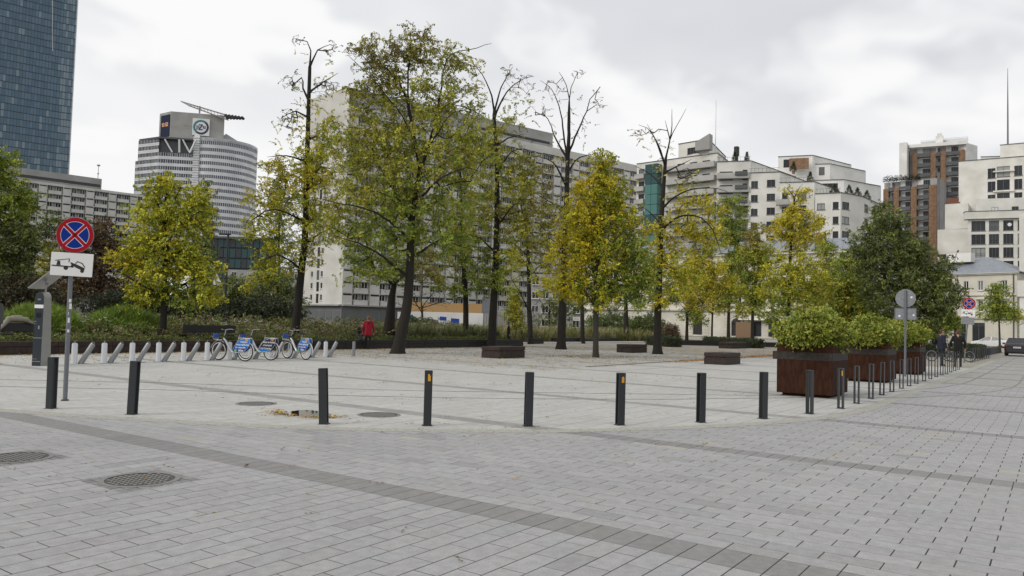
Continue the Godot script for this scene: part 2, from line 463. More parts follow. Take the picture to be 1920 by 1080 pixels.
func cut_round_covers(s: Array) -> Array:   # stones are sawn to fit the square setting of each cover
	var all := [s]
	for c in [[-7.2, -4.17], [-9.21, -3.92]]:
		var x0: float = c[0] - 0.395; var x1: float = c[0] + 0.395; var z0: float = c[1] - 0.395; var z1: float = c[1] + 0.395
		var next := []
		for q in all:
			if q[1] <= x0 or q[0] >= x1 or q[3] <= z0 or q[2] >= z1:
				next.append(q)
				continue
			if q[0] < x0: next.append([q[0], x0, q[2], q[3], q[4]])
			if q[1] > x1: next.append([x1, q[1], q[2], q[3], q[4]])
			var a := maxf(q[0], x0); var b := minf(q[1], x1)
			if q[2] < z0: next.append([a, b, q[2], z0, q[4]])
			if q[3] > z1: next.append([a, b, z1, q[3], q[4]])
		all = next
	return all.filter(func(q: Array) -> bool: return q[1] - q[0] > 0.02 and q[3] - q[2] > 0.02)
var patches := FastNoiseLite.new()
func granite_tone(x: float, z: float) -> Color:
	var t := 0.525 * (1.0 + 0.09 * patches.get_noise_2d(x, z))  * (1.0 + 0.034 * rng.randfn(0, 1.0))
	var w := rng.randfn(0, 0.006)
	if rng.randf() < 0.03: t *= 0.86
	if rng.randf() < 0.012: return Color(t * 1.1, t * 1.07, t * 0.95)
	return Color(t * (0.995 + w), t, t * (1.02 - w))
const BANDS := [-0.62, -5.62, -10.3, -15.05, -19.85, -24.6, -29.4, -34.2, -39.0, -43.8]   # far edge of each dark band, 0.4 wide
func in_band(z: float) -> bool:
	for b in BANDS:
		if z > b - 0.001 and z < b + 0.401: return true
	return false
func ground() -> void:
	var mb := MB.new()
	mb.quad(Vector3(-1500, -0.06, 700), Vector3(1500, -0.06, 700), Vector3(1500, -0.06, -1500), Vector3(-1500, -0.06, -1500))
	struct("ground", mb.mesh(M.earth), "open ground reaching to the houses behind the square")
	# street paving: bed of joint sand, stones on it
	mb = MB.new()
	mb.quad(Vector3(-3.22, -0.0014, 30), Vector3(40, -0.0014, 30), Vector3(40, -0.0014, -29.0), Vector3(-3.22, -0.0014, -29.0))
	for j in KERB.size() - 2:
		var a: Array = KERB[j]; var b: Array = KERB[j + 1]
		mb.quad(Vector3(a[0], -0.0014, 30), Vector3(b[0], -0.0014, 30), Vector3(b[0], -0.0014, b[1]), Vector3(a[0], -0.0014, a[1]))
	var street := struct("street_paving", mb.mesh(M.joint), "grey granite setts of the street in running bond with darker bands")
	var stones := []; var dark := []; var cuts := []; var pcuts := []
	for q in KERB: plaza_outline.append(Vector2(q[0], q[1]))
	plaza_outline.append(Vector2(-60, -110))
	patches.frequency = 0.45
	patches.fractal_octaves = 4
	patches.seed = 12
	# joints: the ends of stones stand wider apart than their long sides
	var g := 0.0042; var ge := 0.0042
	for band in BANDS:
		if band < -30: continue
		var x := -18.0 + 0.02
		while x < 8.0:
			if seen_wide(x, band):
				var t := rng.randf_range(0.34, 0.375)
				sided([x + g, x + 0.2 - g, band + ge, band + 0.4 - ge, Color(t, t, t * 0.985)], false, dark, cuts)
			x += 0.2
	# nearest field: long sides run up the street
	var x := -18.0 + 0.02
	var i := 0
	while x < 8.0:
		var z := -5.22
		var first := 0.2 if i % 2 else 0.4
		while z < 3.0:
			var l := first
			first = 0.4
			var z1 := minf(z + l, 3.0)
			if z < -0.62 and z1 > -0.62: z1 = -0.62
			if z > -0.63 and z < -0.22:
				z = -0.22
				continue
			var cx := x + 0.1; var cz := (z + z1) / 2
			if seen_wide(cx, cz) and z1 - z > 0.05:
				for q in cut_round_covers([x + g, x + 0.2 - g, z + ge, z1 - ge, granite_tone(cx, cz)]): sided(q, false, stones, cuts)
			z = z1
		x += 0.2; i += 1
	# fields beyond: long sides run along the bands
	for k in range(1, 6):
		var far: float = BANDS[k + 1] + 0.4; var near: float = BANDS[k]
		var rows := int(round((near - far) / 0.2))
		var h := (near - far) / rows
		for r in rows:
			var z := near - (r + 1) * h
			x = -18.0 + (0.2 if r % 2 else 0.0) + 0.02 * k
			while x < 8.0:
				var cx := x + 0.2; var cz := z + h / 2
				if seen_wide(cx, cz):
					var w := rng.randf_range(0.8, 1.35)
					sided([x + ge * w, x + 0.4 - ge * w, z + g, z + h - g, granite_tone(cx, cz)], false, stones, cuts)
				x += 0.4
	lay(street, "paving_stone", stones, M.granite, 0.0018, "paving_stones_beyond")
	lay(street, "dark_band_stone", dark, M.granite, 0.0018, "dark_band_stones_beyond")
	lay_cuts(street, cuts, M.granite)
	# the square beyond the bollards: pale slabs
	mb = MB.new()
	var K := KERB
	for j in K.size() - 1:
		if j == K.size() - 2: continue
		mb.quad(Vector3(K[j][0], -0.0014, K[j][1]), Vector3(K[j + 1][0], -0.0014, K[j + 1][1]), Vector3(K[j + 1][0], -0.0014, -43.9), Vector3(K[j][0], -0.0014, -43.9))
	var plaza := struct("plaza_paving", mb.mesh(M.sandjoint), "pale slab paving of the square behind the bollards")
	var slabs := []; var pband := []
	for k in range(1, 10):
		var far: float = BANDS[k + 1] + 0.4 if k < 9 else BANDS[9] - 0.01
		var near: float = BANDS[k]
		x = -30.0
		var c := 0
		while x < -3.2:
			var z := far
			if c % 2: z = far - 0.4
			while z < near - 0.02:
				var z0 := maxf(z, far); var z1 := minf(z + 0.8, near)
				if z1 - z0 > 0.06:
					var t := 0.455 * (1.0 + rng.randfn(0, 0.03)) * (1.0 + 0.07 * patches.get_noise_2d(x, z))
					var worn := x < -14.7 and z0 < -23.0
					sided([x + 0.005, x + 0.4 - 0.005, z0 + 0.005, z1 - 0.005, Color(t * 0.88, t * 0.87, t * 0.82) * rng.randf_range(0.95, 1.04) if worn else Color(t, t, t * 0.965)], true, slabs, pcuts)
				z += 0.8
			x += 0.4; c += 1
		x = -30.0
		while x < -3.2:
			if true:
				var t := rng.randf_range(0.27, 0.31)
				sided([x + 0.001, x + 0.4 - 0.001, near + 0.002, near + 0.398, Color(t, t, t * 0.97)], true, pband, pcuts)
			x += 0.4
	lay(plaza, "slab", slabs, M.slab, 0.0015, "slabs_beyond")
	lay(plaza, "dark_band_slab", pband, M.slab, 0.0015, "dark_band_slabs_beyond")
	lay_cuts(plaza, pcuts, M.slab)
	# far street beyond the laid stones
	mb = MB.new()
	mb.quad(Vector3(-3.2, -0.004, -29.0), Vector3(30, -0.004, -29.0), Vector3(30, -0.004, -150), Vector3(-3.2, -0.004, -150))
	var fs := struct("street", mb.mesh(M.farpave), "pale street running away between the bollards and the parked cars")
	mb = MB.new()
	for k in 12: mb.box(Vector3(3.4, -0.002, -34.0 - 4.8 * k), Vector3(13.2, 0.008, 0.4))
	mb.col = Color.WHITE
	part("dark_band", mb.mesh(M.slot), fs)
	# the leafy part of the square under the trees
	mb = MB.new()
	mb.quad(Vector3(-60, -0.008, -43.9), Vector3(-3.2, -0.008, -43.9), Vector3(-3.2, -0.008, -135), Vector3(-60, -0.008, -135))
	struct("tree_court", mb.mesh(M.leafpave), "paved ground under the trees strewn with fallen leaves")
	# flush kerb along the bollards, in lengths
	var kerb := Node3D.new()
	kerb.name = "kerb"
	add_child(kerb)
	tag(kerb, "flush pale concrete kerb curving along the row of bollards", "", "", "structure")
	for j in range(2, K.size() - 2):
		var a := Vector2(K[j][0], K[j][1]); var b := Vector2(K[j + 1][0], K[j + 1][1])
		var n := maxi(1, int(round(a.distance_to(b) / 0.9)))
		for s in n:
			var p := a.lerp(b, float(s) / n); var q := a.lerp(b, float(s + 1) / n)
			var d := (q - p).normalized() * 0.003
			mb = MB.new()
			strip(mb, [[p.x + d.x, p.y + d.y], [q.x - d.x, q.y - d.y]], 0.30, 0.004)
			part("kerb_stone", mb.mesh(M.kerb), kerb)
	for s in 40:
		mb = MB.new()
		strip(mb, [[-3.22, -18.503 - s], [-3.22, -19.497 - s]], 0.30, 0.004)
		part("kerb_stone", mb.mesh(M.kerb), kerb)
	# two narrow drain slots that sweep from the street into the square
	var A := [[-40.0, 3.0], [-30.0, -1.5], [-19.57, -7.91], [-16.87, -10.14], [-13.27, -12.35], [-11.86, -13.3], [-10.03, -14.99], [-7.74, -17.2], [-5.2, -19.6], [-3.02, -21.57], [-2.07, -23.94], [-1.4, -26.6], [-1.1, -29.0], [-1.02, -32.0], [-1.05, -37.5], [-1.05, -120.0]]
	var B := [[-40.0, 4.5], [-30.0, -0.6], [-17.82, -7.21], [-15.34, -9.23], [-12.08, -11.26], [-10.88, -12.2], [-9.19, -13.73], [-7.12, -16.05], [-5.0, -19.2], [-3.9, -22.3], [-3.25, -24.87], [-2.75, -27.2], [-2.5, -29.6], [-2.42, -32.0], [-2.4, -38.6], [-2.45, -120.0]]
	for q in [[A, "outer drain slot sweeping across the square into the street"], [B, "inner drain slot sweeping across the square into the street"]]:
		mb = MB.new()
		strip(mb, q[0], 0.035, 0.007)
		var o := struct("drain_slot", mb.mesh(M.slot), q[1])
	# low edge with leaves gathered along it, right of centre
	mb = MB.new()
	strip(mb, [[-14.6, -26.0], [-14.6, -52.0]], 0.12, 0.03)
	strip(mb, [[-12.58, -24.0], [-12.58, -44.0]], 0.05, 0.006)
	struct("paving_edge", mb.mesh(M.kerb), "thin raised paving edge where leaves gather left of the first planter")

func seen_wide(x: float, z: float) -> bool:   # within the frame and a good step round it
	var q := cam.transform.affine_inverse() * Vector3(x, 0, z)
	return q.z < 1.0 and absf(q.x) < 0.6575 * maxf(-q.z, 0.0) + 3.0
func cover(at: Vector3, r: float, label: String, square: bool, broken := false) -> void:
	var t := thing("manhole_cover", label, "manhole", at)
	var mb := MB.new()
	if square:
		# small setts fill the corners round the round frame
		for i in 8:
			for j in 8:
				var p := Vector3(-0.39 + 0.1 * i + 0.04, 0, -0.39 + 0.1 * j + 0.04)
				if Vector2(p.x, p.z).length() < r - 0.01: continue
				mb.col = Color.WHITE * rng.randf_range(0.28, 0.42)
				paver(mb, p.x - 0.045, p.x + 0.045, p.z - 0.045, p.z + 0.045, 0.0015 + rng.randf_range(-0.001, 0.001), 0.003)
		part("corner_setts", mb.mesh(M.granite), t).set_meta("kind", "stuff")
		mb = MB.new()
		mb.box(Vector3(0, -0.0130, 0), Vector3(0.795, 0.02, 0.795))
		part("bedding", mb.mesh(M.joint), t)
	mb = MB.new()
	var ring := []
	for i in 33: ring.append(Vector3(cos(TAU * i / 32), 0, sin(TAU * i / 32)))
	for i in 32:
		mb.quad(ring[i + 1] * (r - 0.05) + Vector3(0, 0.006, 0), ring[i + 1] * r + Vector3(0, 0.006, 0), ring[i] * r + Vector3(0, 0.006, 0), ring[i] * (r - 0.05) + Vector3(0, 0.006, 0))
		mb.quad(ring[i] * r - Vector3(0, 0.02, 0), ring[i] * r + Vector3(0, 0.006, 0), ring[i + 1] * r + Vector3(0, 0.006, 0), ring[i + 1] * r - Vector3(0, 0.02, 0))
	part("rim", mb.mesh(M.slot), t)
	mb = MB.new()
	mb.disc(Vector3(0, 0.001, 0), Vector3.UP, r - 0.045, 32)
	part("lid", mb.mesh(M.iron), t)
	mb = MB.new()
	var k := -r
	while k < r:
		var m := -r
		while m < r:
			if Vector2(k, m).length() < r - 0.08: mb.chamfer(Vector3(k, 0.004, m), Vector3(0.042, 0.008, 0.026), 0.003)
			m += 0.052
		k += 0.062
	tag(part("tread_studs", mb.mesh(M.slot), t), "", "", "", "stuff")

# ---------- street furniture ----------
func rot(a: float) -> Basis: return Basis(Vector3.UP, a)
func bollard_proto() -> Node3D:
	var t := thing("bollard", "-", "bollard", Vector3.ZERO, 0.0, "steel bollards along the kerb")
	for s in [-1, 1]:
		var mb := MB.new()
		mb.chamfer(Vector3(s * 0.044, 0.41, 0), Vector3(0.022, 0.82, 0.12), 0.003)
		part("upright", mb.mesh(M.bollard), t)
	var mb := MB.new()
	mb.chamfer(Vector3(0, 0.829, 0), Vector3(0.11, 0.018, 0.12), 0.003)
	part("cap", mb.mesh(M.bollard), t)
	mb = MB.new()
	mb.box(Vector3(0, 0.012, 0), Vector3(0.064, 0.02, 0.11))
	part("foot", mb.mesh(M.bollard), t)
	mb = MB.new()
	mb.chamfer(Vector3(0, 0.003, 0), Vector3(0.15, 0.008, 0.16), 0.003)
	part("base_plate", mb.mesh(M.iron), t)
	return t
func bollards() -> void:
	var P := [[-13.43, -6.2], [-11.9, -6.71], [-9.04, -8.09], [-7.85, -9.08], [-6.73, -10.17], [-5.76, -11.38], [-4.93, -12.74], [-4.31, -14.15], [-3.89, -15.69], [-3.67, -17.31], [-3.66, -18.84], [-3.66, -20.5], [-3.66, -21.95], [-3.66, -23.45], [-3.66, -25.05], [-3.66, -26.5], [-3.66, -28.0], [-3.66, -29.8], [-3.66, -31.4], [-3.66, -33.1], [-3.66, -34.8], [-3.66, -36.4], [-3.66, -38.0], [-3.66, -39.6], [-3.66, -41.2]]
	var notes := ["leftmost dark steel bollard, beside the no stopping sign", "dark steel bollard in front of the bike docks, second from the left", "dark steel bollard leaning right beside the leafy puddle", "dark steel bollard with a torn orange sticker, fourth from the left", "dark steel bollard fifth from the left, between two with orange stickers", "dark steel bollard with a rounded orange sticker, sixth from the left", "dark steel bollard seventh from the left, left of the first planter", "dark steel bollard just left of the first rusty planter", "dark twin-bar bollard in front of the first rusty planter's front face", "dark twin-bar bollard with a yellow edge sticker at the first planter's right corner"]
	var proto := bollard_proto()
	for i in P.size():
		var label: String = notes[i] if i < notes.size() else "slim twin-bar bollard, %s in the straight row counted from the first planter" % ORD[i - 10]
		var o: Node3D = proto if i == 0 else copy(proto, label)
		o.set_meta("label", label)
		o.position = Vector3(P[i][0], 0, P[i][1])
		var T := Vector2(P[mini(i + 1, 24)][0], P[mini(i + 1, 24)][1]) - Vector2(P[maxi(i - 1, 0)][0], P[maxi(i - 1, 0)][1])
		o.rotation = Vector3(rng.randfn(0, 0.008), atan2(-T.x, -T.y) + rng.randfn(0, 0.03), rng.randfn(0, 0.008))
		if i == 2: o.basis = Basis(Vector3(0.57, 0, 0.82).normalized(), 0.045) * o.basis
		if i in [3, 5, 9]:
			var mb := MB.new()
			var pts := []
			if i == 3: pts = [[-0.02, 0], [0.022, 0], [0.022, 0.085], [0.008, 0.085], [0.006, 0.105], [-0.012, 0.112], [-0.02, 0.1]]
			elif i == 5:
				pts = [[-0.022, 0], [0.022, 0], [0.022, 0.075]]
				for k in 7: pts.append([0.022 * cos(PI * k / 6), 0.075 + 0.025 * sin(PI * k / 6)])
			else: pts = [[-0.018, 0], [0.018, 0], [0.018, 0.11], [-0.018, 0.11]]
			var q := []
			for p in pts: q.append(Vector3(0.0552, 0.68 + p[1], -p[0] - 0.01) if i != 9 else Vector3(0.044 + p[0] * 0.5, 0.68 + p[1], 0.0602))
			mb.slab(q, Vector3(0.0015, 0, 0) if i != 9 else Vector3(0, 0, 0.0015))
			part("sticker", mb.mesh(M.sticker), o)
	for i in 9:
		var label := "thin twin-bar bollard beyond the leaning sign, %s in the far row" % ORD[i]
		var o := copy(proto, label)
		for c in o.get_children():
			if str(c.name).begins_with("sticker"): c.free()
		o.position = Vector3(-4.05 + 0.02 * i, 0, -53.0 - 1.55 * i)
		o.rotation = Vector3(0, rng.randfn(0, 0.03), 0)
func planter(at: Vector3, s: Vector3, label: String, shrub: String, seed_: int) -> void:
	var t := thing("planter", label, "planter", at, 0.0, "rusty steel planters")
	var mb := MB.new()
	var h := s.y
	mb.box(Vector3(0, 0.035, 0), Vector3(s.x - 0.22, 0.07, s.z - 0.22))
	part("plinth", mb.mesh(M.corten), t)
	# four lower side sheets, a timber band that juts out as a ledge on the left, then the rim sheets
	var low := h - 0.36
	for k in 4:
		var b := rot(PI / 2 * k)
		var w: float = (s.x if k % 2 == 0 else s.z); var d: float = (s.z if k % 2 == 0 else s.x)
		var len: float = w - (0.0 if k % 2 == 0 else 0.044)
		mb = MB.new()
		mb.chamfer(Vector3.ZERO, Vector3(len, low - 0.07, 0.02), 0.003)
		part("side_sheet", mb.mesh(M.corten), t, b * Vector3(0, 0.07 + (low - 0.07) / 2, d / 2 - 0.01), b)
		mb = MB.new()
		if k == 3: mb.chamfer(Vector3(0, 0, 0.045), Vector3(w + 0.02, 0.195, 0.13), 0.006)
		else: mb.chamfer(Vector3.ZERO, Vector3(len, 0.195, 0.024), 0.004)
		part("timber_band", mb.mesh(M.planterband), t, b * Vector3(0, low + 0.1, d / 2 - 0.008), b)
		mb = MB.new()
		mb.chamfer(Vector3.ZERO, Vector3(len, 0.16, 0.02), 0.003)
		part("rim_sheet", mb.mesh(M.corten), t, b * Vector3(0, h - 0.08, d / 2 - 0.01), b)
	mb = MB.new()
	mb.box(Vector3(0, h - 0.1, 0), Vector3(s.x - 0.05, 0.04, s.z - 0.05))
	part("soil", mb.mesh(M.soil), t)
	# the shrub is planted in it: a thing of its own
	var sh := thing("shrub", shrub, "shrub", at + Vector3(0, h - 0.08, 0), 0.0, "shrubs in the rusty planters")
	rng.seed = seed_
	mb = MB.new()
	for k in 26:
		var p := Vector3(rng.randf_range(-0.4, 0.4) * s.x, 0, rng.randf_range(-0.4, 0.4) * s.z)
		var q := p * 1.25 + Vector3(rng.randf_range(-0.1, 0.1), rng.randf_range(0.4, 0.75), rng.randf_range(-0.1, 0.1))
		mb.frustum(p, q, 0.012, 0.005, 5)
	part("stem", mb.mesh(M.palebark), sh)
	var X := []
	for k in 1900:
		var a := Vector3(rng.randfn(0, 1), rng.randfn(0, 1), rng.randfn(0, 1)).normalized() * pow(rng.randf(), 0.33)
		var p := Vector3(a.x * (s.x * 0.64), 0.40 + a.y * 0.45, a.z * (s.z * 0.80))
		p *= Vector3(1.0 + 0.10 * sin(p.y * 9.0 + p.z * 3.0 + seed_), 1.0 + 0.13 * sin(p.x * 4.6 + seed_) + 0.10 * cos(p.z * 5.3 + seed_ * 2), 1.0 + 0.08 * cos(p.x * 6.0))
		if p.y < 0.02: p = Vector3(p.x * 0.75, 0.02 + rng.randf() * 0.15, p.z * 0.75)
		var tone := rng.randf()
		var col := Color(0.15, 0.21, 0.022).lerp(Color(0.38, 0.40, 0.048), tone)
		X.append([p, rng.randf_range(0.7, 1.05), col])
	leaves("foliage", X, sh)
func leaves(called: String, X: Array, parent: Node, mesh_: Mesh = null) -> MultiMeshInstance3D:
	var mm := MultiMesh.new()
	mm.transform_format = MultiMesh.TRANSFORM_3D
	mm.use_colors = true
	mm.mesh = mesh_ if mesh_ else sprig
	mm.instance_count = X.size()
	for i in X.size():
		var b := Basis(Vector3.UP, rng.randf() * TAU) * Basis.from_euler(Vector3(rng.randfn(0.25, 0.55), 0, rng.randfn(0, 0.6))) if mesh_ == null else Basis(Vector3.UP, rng.randf() * TAU) * Basis(Vector3.RIGHT, rng.randfn(0, 0.12))
		mm.set_instance_transform(i, Transform3D(b.scaled(Vector3.ONE * X[i][1]), X[i][0]))
		mm.set_instance_color(i, X[i][2])
	var o := MultiMeshInstance3D.new()
	o.name = called
	o.multimesh = mm
	parent.add_child(o, true)
	o.set_meta("kind", "stuff")
	return o
var sprig: ArrayMesh
var tuft: ArrayMesh
var fallen: ArrayMesh
var flower: ArrayMesh
func leaf_meshes() -> void:
	rng.seed = 5
	var mb := MB.new()
	# a spray: a bent twig with leaves of unequal size set alternately along it, drooping a little
	var at := Vector3(0, 0, -0.2)
	for k in 12:
		var f := k / 11.0
		var q := Vector3(0.05 * sin(f * 4.0), 0.03 * f - 0.10 * f * f, -0.2 + 0.42 * f)
		if k > 0:
			mb.col = Color(0.35, 0.24, 0.2)
			mb.frustum(at, q, 0.004, 0.003, 3)
		at = q
		var s := 1.0 if k % 2 else -1.0
		if k == 11: s = 0.0
		var l := rng.randf_range(0.06, 0.125) * (1.1 - 0.35 * f); var w := l * rng.randf_range(0.38, 0.50)
		var b := Basis(Vector3.UP, s * rng.randf_range(0.6, 1.3)) * Basis(Vector3.RIGHT, rng.randf_range(0.1, 0.9)) * Basis(Vector3.BACK, rng.randf_range(-0.5, 0.5))
		mb.col = Color(1, 1, 1) * rng.randf_range(0.78, 1.0)
		mb.col.a = 1.0
		var p := q + Vector3(s * 0.012, 0, 0)
		var e := p + b * Vector3(0, 0, l)
		var m := p + b * Vector3(-w, 0.02, l * 0.42); var n := p + b * Vector3(w, 0.02, l * 0.42)
		mb.tri(p, m, e); mb.tri(p, e, n)
	sprig = mb.mesh(M.leaf)
	mb = MB.new()
	for k in 14:   # grass tuft
		var a := rng.randf() * TAU
		var d := Vector3(cos(a), 0, sin(a))
		var p := d * rng.randf() * 0.10
		var h := rng.randf_range(0.5, 1.0); var lean := rng.randf_range(0.1, 0.5)
		var s := Vector3(-d.z, 0, d.x) * 0.012
		var mid := p + d * lean * 0.35 + Vector3(0, h * 0.65, 0); var tip := p + d * lean * 1.0 + Vector3(0, h * rng.randf_range(0.75, 1.0), 0)
		mb.col = Color.WHITE * rng.randf_range(0.7, 1.0)
		mb.quad(p - s, p + s, mid + s * 0.8, mid - s * 0.8)
		mb.tri(mid - s * 0.8, mid + s * 0.8, tip)
	tuft = mb.mesh(M.leaf)
	mb = MB.new()
	for k in 3:   # fallen leaves, slightly curled
		var p := Vector3(rng.randf_range(-0.15, 0.15), 0.006, rng.randf_range(-0.15, 0.15))
		var b := Basis.from_euler(Vector3(rng.randf_range(-0.25, 0.25), rng.randf() * TAU, rng.randf_range(-0.25, 0.25)))
		var l := rng.randf_range(0.05, 0.08); var w := l * 0.42
		mb.tri(p + b * Vector3(0, 0.004, -l / 2), p + b * Vector3(-w, 0.012, 0), p + b * Vector3(0, 0.004, l / 2))
		mb.tri(p + b * Vector3(0, 0.004, -l / 2), p + b * Vector3(0, 0.004, l / 2), p + b * Vector3(w, 0.012, 0))
	fallen = mb.mesh(M.litter)
	mb = MB.new()
	for k in 12:   # a flower head of small petals
		var p := Vector3(rng.randfn(0, 1), rng.randf() * 0.5, rng.randfn(0, 1)).normalized() * 0.12 * rng.randf()
		var b := Basis.from_euler(Vector3(rng.randf_range(-0.6, 0.6), rng.randf() * TAU, rng.randf_range(-0.6, 0.6)))
		mb.tri(p + b * Vector3(0, 0, -0.03), p + b * Vector3(-0.025, 0, 0.02), p + b * Vector3(0.025, 0, 0.02))
	flower = mb.mesh(M.leaf)
func bench_block(at: Vector3, s: Vector3, label: String, m: String, turn := 0.0) -> void:
	var t := thing("bench", label, "bench", at, turn, "low block benches")
	var mb := MB.new()
	mb.chamfer(Vector3(0, s.y * 0.30, 0), Vector3(s.x, s.y * 0.60, s.z), 0.006)
	part("base", mb.mesh(M[m]), t)
	mb = MB.new()
	mb.box(Vector3(0, s.y * 0.635, 0), Vector3(s.x - 0.06, s.y * 0.07, s.z - 0.06))
	part("recessed_core", mb.mesh(M[m]), t)
	mb = MB.new()
	mb.chamfer(Vector3(0, s.y * 0.825, 0), Vector3(s.x + 0.01, s.y * 0.33, s.z + 0.01), 0.008)
	part("seat", mb.mesh(M[m]), t)
	
func dock_proto() -> Node3D:
	var t := thing("bike_dock", "-", "bike dock", Vector3.ZERO, 0.0, "bike docks in a row")
	var mb := MB.new()
	mb.tube([Vector3(0, 0, 0), Vector3(0, 0.60, 0), Vector3(0, 0.635, 0)], [0.082, 0.082, 0.06], 16)
	var post := part("post", mb.mesh(M.dockwhite), t)
	mb = MB.new()
	mb.tube([Vector3(0, 0.63, 0), Vector3(0, 0.70, 0)], [0.012, 0.012], 8)
	part("pin", mb.mesh(M.steel), post)
	mb = MB.new()
	mb.tube([Vector3(0.03, 0, -0.17), Vector3(0.06, 0.58, -0.50)], [0.078, 0.078], 16)
	var arm := part("leaning_tube", mb.mesh(M.dockgrey), t)
	mb = MB.new()
	mb.tube([Vector3(0.06, 0.58, -0.50), Vector3(0.061, 0.60, -0.511)], [0.066, 0.062], 16)
	part("end_cap", mb.mesh(M.steel), arm)
	mb = MB.new()
	var ring := []
	for k in 11: ring.append(Vector3(0.06, 0.60 + 0.06 * sin(PI * k / 10 - 0.3), -0.50 - 0.055 * cos(PI * k / 10 - 0.3)))
	var rr := []
	for k in 11: rr.append(0.009)
	mb.tube(ring, rr, 6)
	part("lock_ring", mb.mesh(M.steel), arm)
	mb = MB.new()
	mb.box(Vector3(0.02, 0.006, -0.15), Vector3(0.22, 0.012, 0.55))
	part("foot_plate", mb.mesh(M.steel), t)
	return t
func docks() -> void:
	var proto := dock_proto()
	for i in 12:
		var label := "silver bike dock with leaning tube, %s from the ticket terminal" % ORD[i]
		var o := proto if i == 0 else copy(proto, label)
		o.set_meta("label", label)
		o.position = Vector3(-24.2, 0, -11.76 - 0.895 * i)
	var mb := MB.new()
	mb.tube([Vector3.ZERO, Vector3(0, 0.60, 0), Vector3(0, 0.63, 0)], [0.065, 0.065, 0.05], 14)
	var t := thing("short_post", "short plain grey post standing alone right of the bike docks", "post", Vector3(-24.35, 0, -23.29))
	part("tube", mb.mesh(M.dockgrey), t)
	mb = MB.new()
	mb.tube([Vector3(0, 0, 0), Vector3(0, 0.015, 0)], [0.1, 0.095], 14)
	part("flange", mb.mesh(M.steel), t)
func kiosk() -> void:
	var t := thing("bike_terminal", "dark fronted steel bike hire terminal with round top under a solar panel", "terminal", Vector3(-23.85, 0, -10.55), 0.46)
	var W := 0.27; var D := 0.34
	var side := [[-D / 2 - 0.03, 0.0], [D / 2 + 0.09, 0.0], [D / 2 - 0.02, 0.75], [D / 2 - 0.06, 1.9]]   # profile seen from its side
	var mb := MB.new()
	var front := []
	front.append(Vector3(-W / 2, 0, 0)); front.append(Vector3(W / 2, 0, 0)); front.append(Vector3(W / 2, 1.95, 0))
	for k in range(1, 12): front.append(Vector3(W / 2 * cos(PI * k / 12), 1.95 + 0.17 * sin(PI * k / 12), 0))
	front.append(Vector3(-W / 2, 1.95, 0))
	# body: the arched front outline carried back, wider at the foot
	for i in front.size():
		var a: Vector3 = front[i]; var b: Vector3 = front[(i + 1) % front.size()]
		var da := 0.29 + 0.10 * clampf(1.0 - a.y / 0.8, 0, 1); var db := 0.29 + 0.10 * clampf(1.0 - b.y / 0.8, 0, 1)
		mb.quad(a, a - Vector3(0, 0, da), b - Vector3(0, 0, db), b)
	mb.fan(front.map(func(q: Vector3) -> Vector3: return q - Vector3(0, 0, 0.29)), Vector3(0, 0, -1))
	part("housing", mb.mesh(M.steel), t)
	mb = MB.new()
	mb.slab(front, Vector3(0, 0, 0.012))
	var fp := part("front_panel", mb.mesh(M.kioskface), t)
	mb = MB.new()
	mb.box(Vector3(0, 1.70, 0.016), Vector3(0.28, 0.10, 0.01))
	part("white_label", mb.mesh(M.white), fp)
	mb = MB.new()
	mb.box(Vector3(0.0, 1.45, 0.015), Vector3(0.15, 0.14, 0.008))
	part("screen", mb.mesh(M.glass0), fp)
	mb = MB.new()
	for q in [[-0.09, 1.27, 0.07, 0.02], [-0.1, 1.2, 0.05, 0.015], [0.03, 1.1, 0.05, 0.10], [0.0, 0.80, 0.27, 0.02], [0.0, 0.13, 0.25, 0.02], [-0.05, 0.2, 0.14, 0.012], [0.0, 1.90, 0.10, 0.04]]: mb.box(Vector3(q[0], q[1], 0.015), Vector3(q[2], q[3], 0.008))
	part("print", mb.mesh(M.dockgrey), fp)
	mb = MB.new()
	mb.tube([Vector3(0.03, 2.1, -0.18), Vector3(0.03, 2.45, -0.18)], [0.02, 0.02], 8)
	part("mast", mb.mesh(M.steel), t)
	mb = MB.new()
	mb.tube([Vector3(0.03, 2.34, -0.18), Vector3(0.12, 2.34, -0.18)], [0.05, 0.05], 10)
	part("bracket", mb.mesh(M.steel), t)
	mb = MB.new()
	var b := Basis(Vector3.UP, -0.46 + YAW - 0.3) * Basis(Vector3(0, 0, 1), 0.55)
	mb.chamfer(Vector3(0.05, 2.46, -0.18), Vector3(0.92, 0.035, 0.55), 0.006, b)
	var sp := part("solar_panel", mb.mesh(M.steel), t)
	mb = MB.new()
	for i in 6:
		for j in 3: mb.box(Vector3(0.05, 2.46, -0.18) + b * Vector3(-0.36 + 0.144 * i, 0.02, -0.17 + 0.17 * j), Vector3(0.13, 0.006, 0.155), b)
	part("solar_cells", mb.mesh(M.glass1), sp)
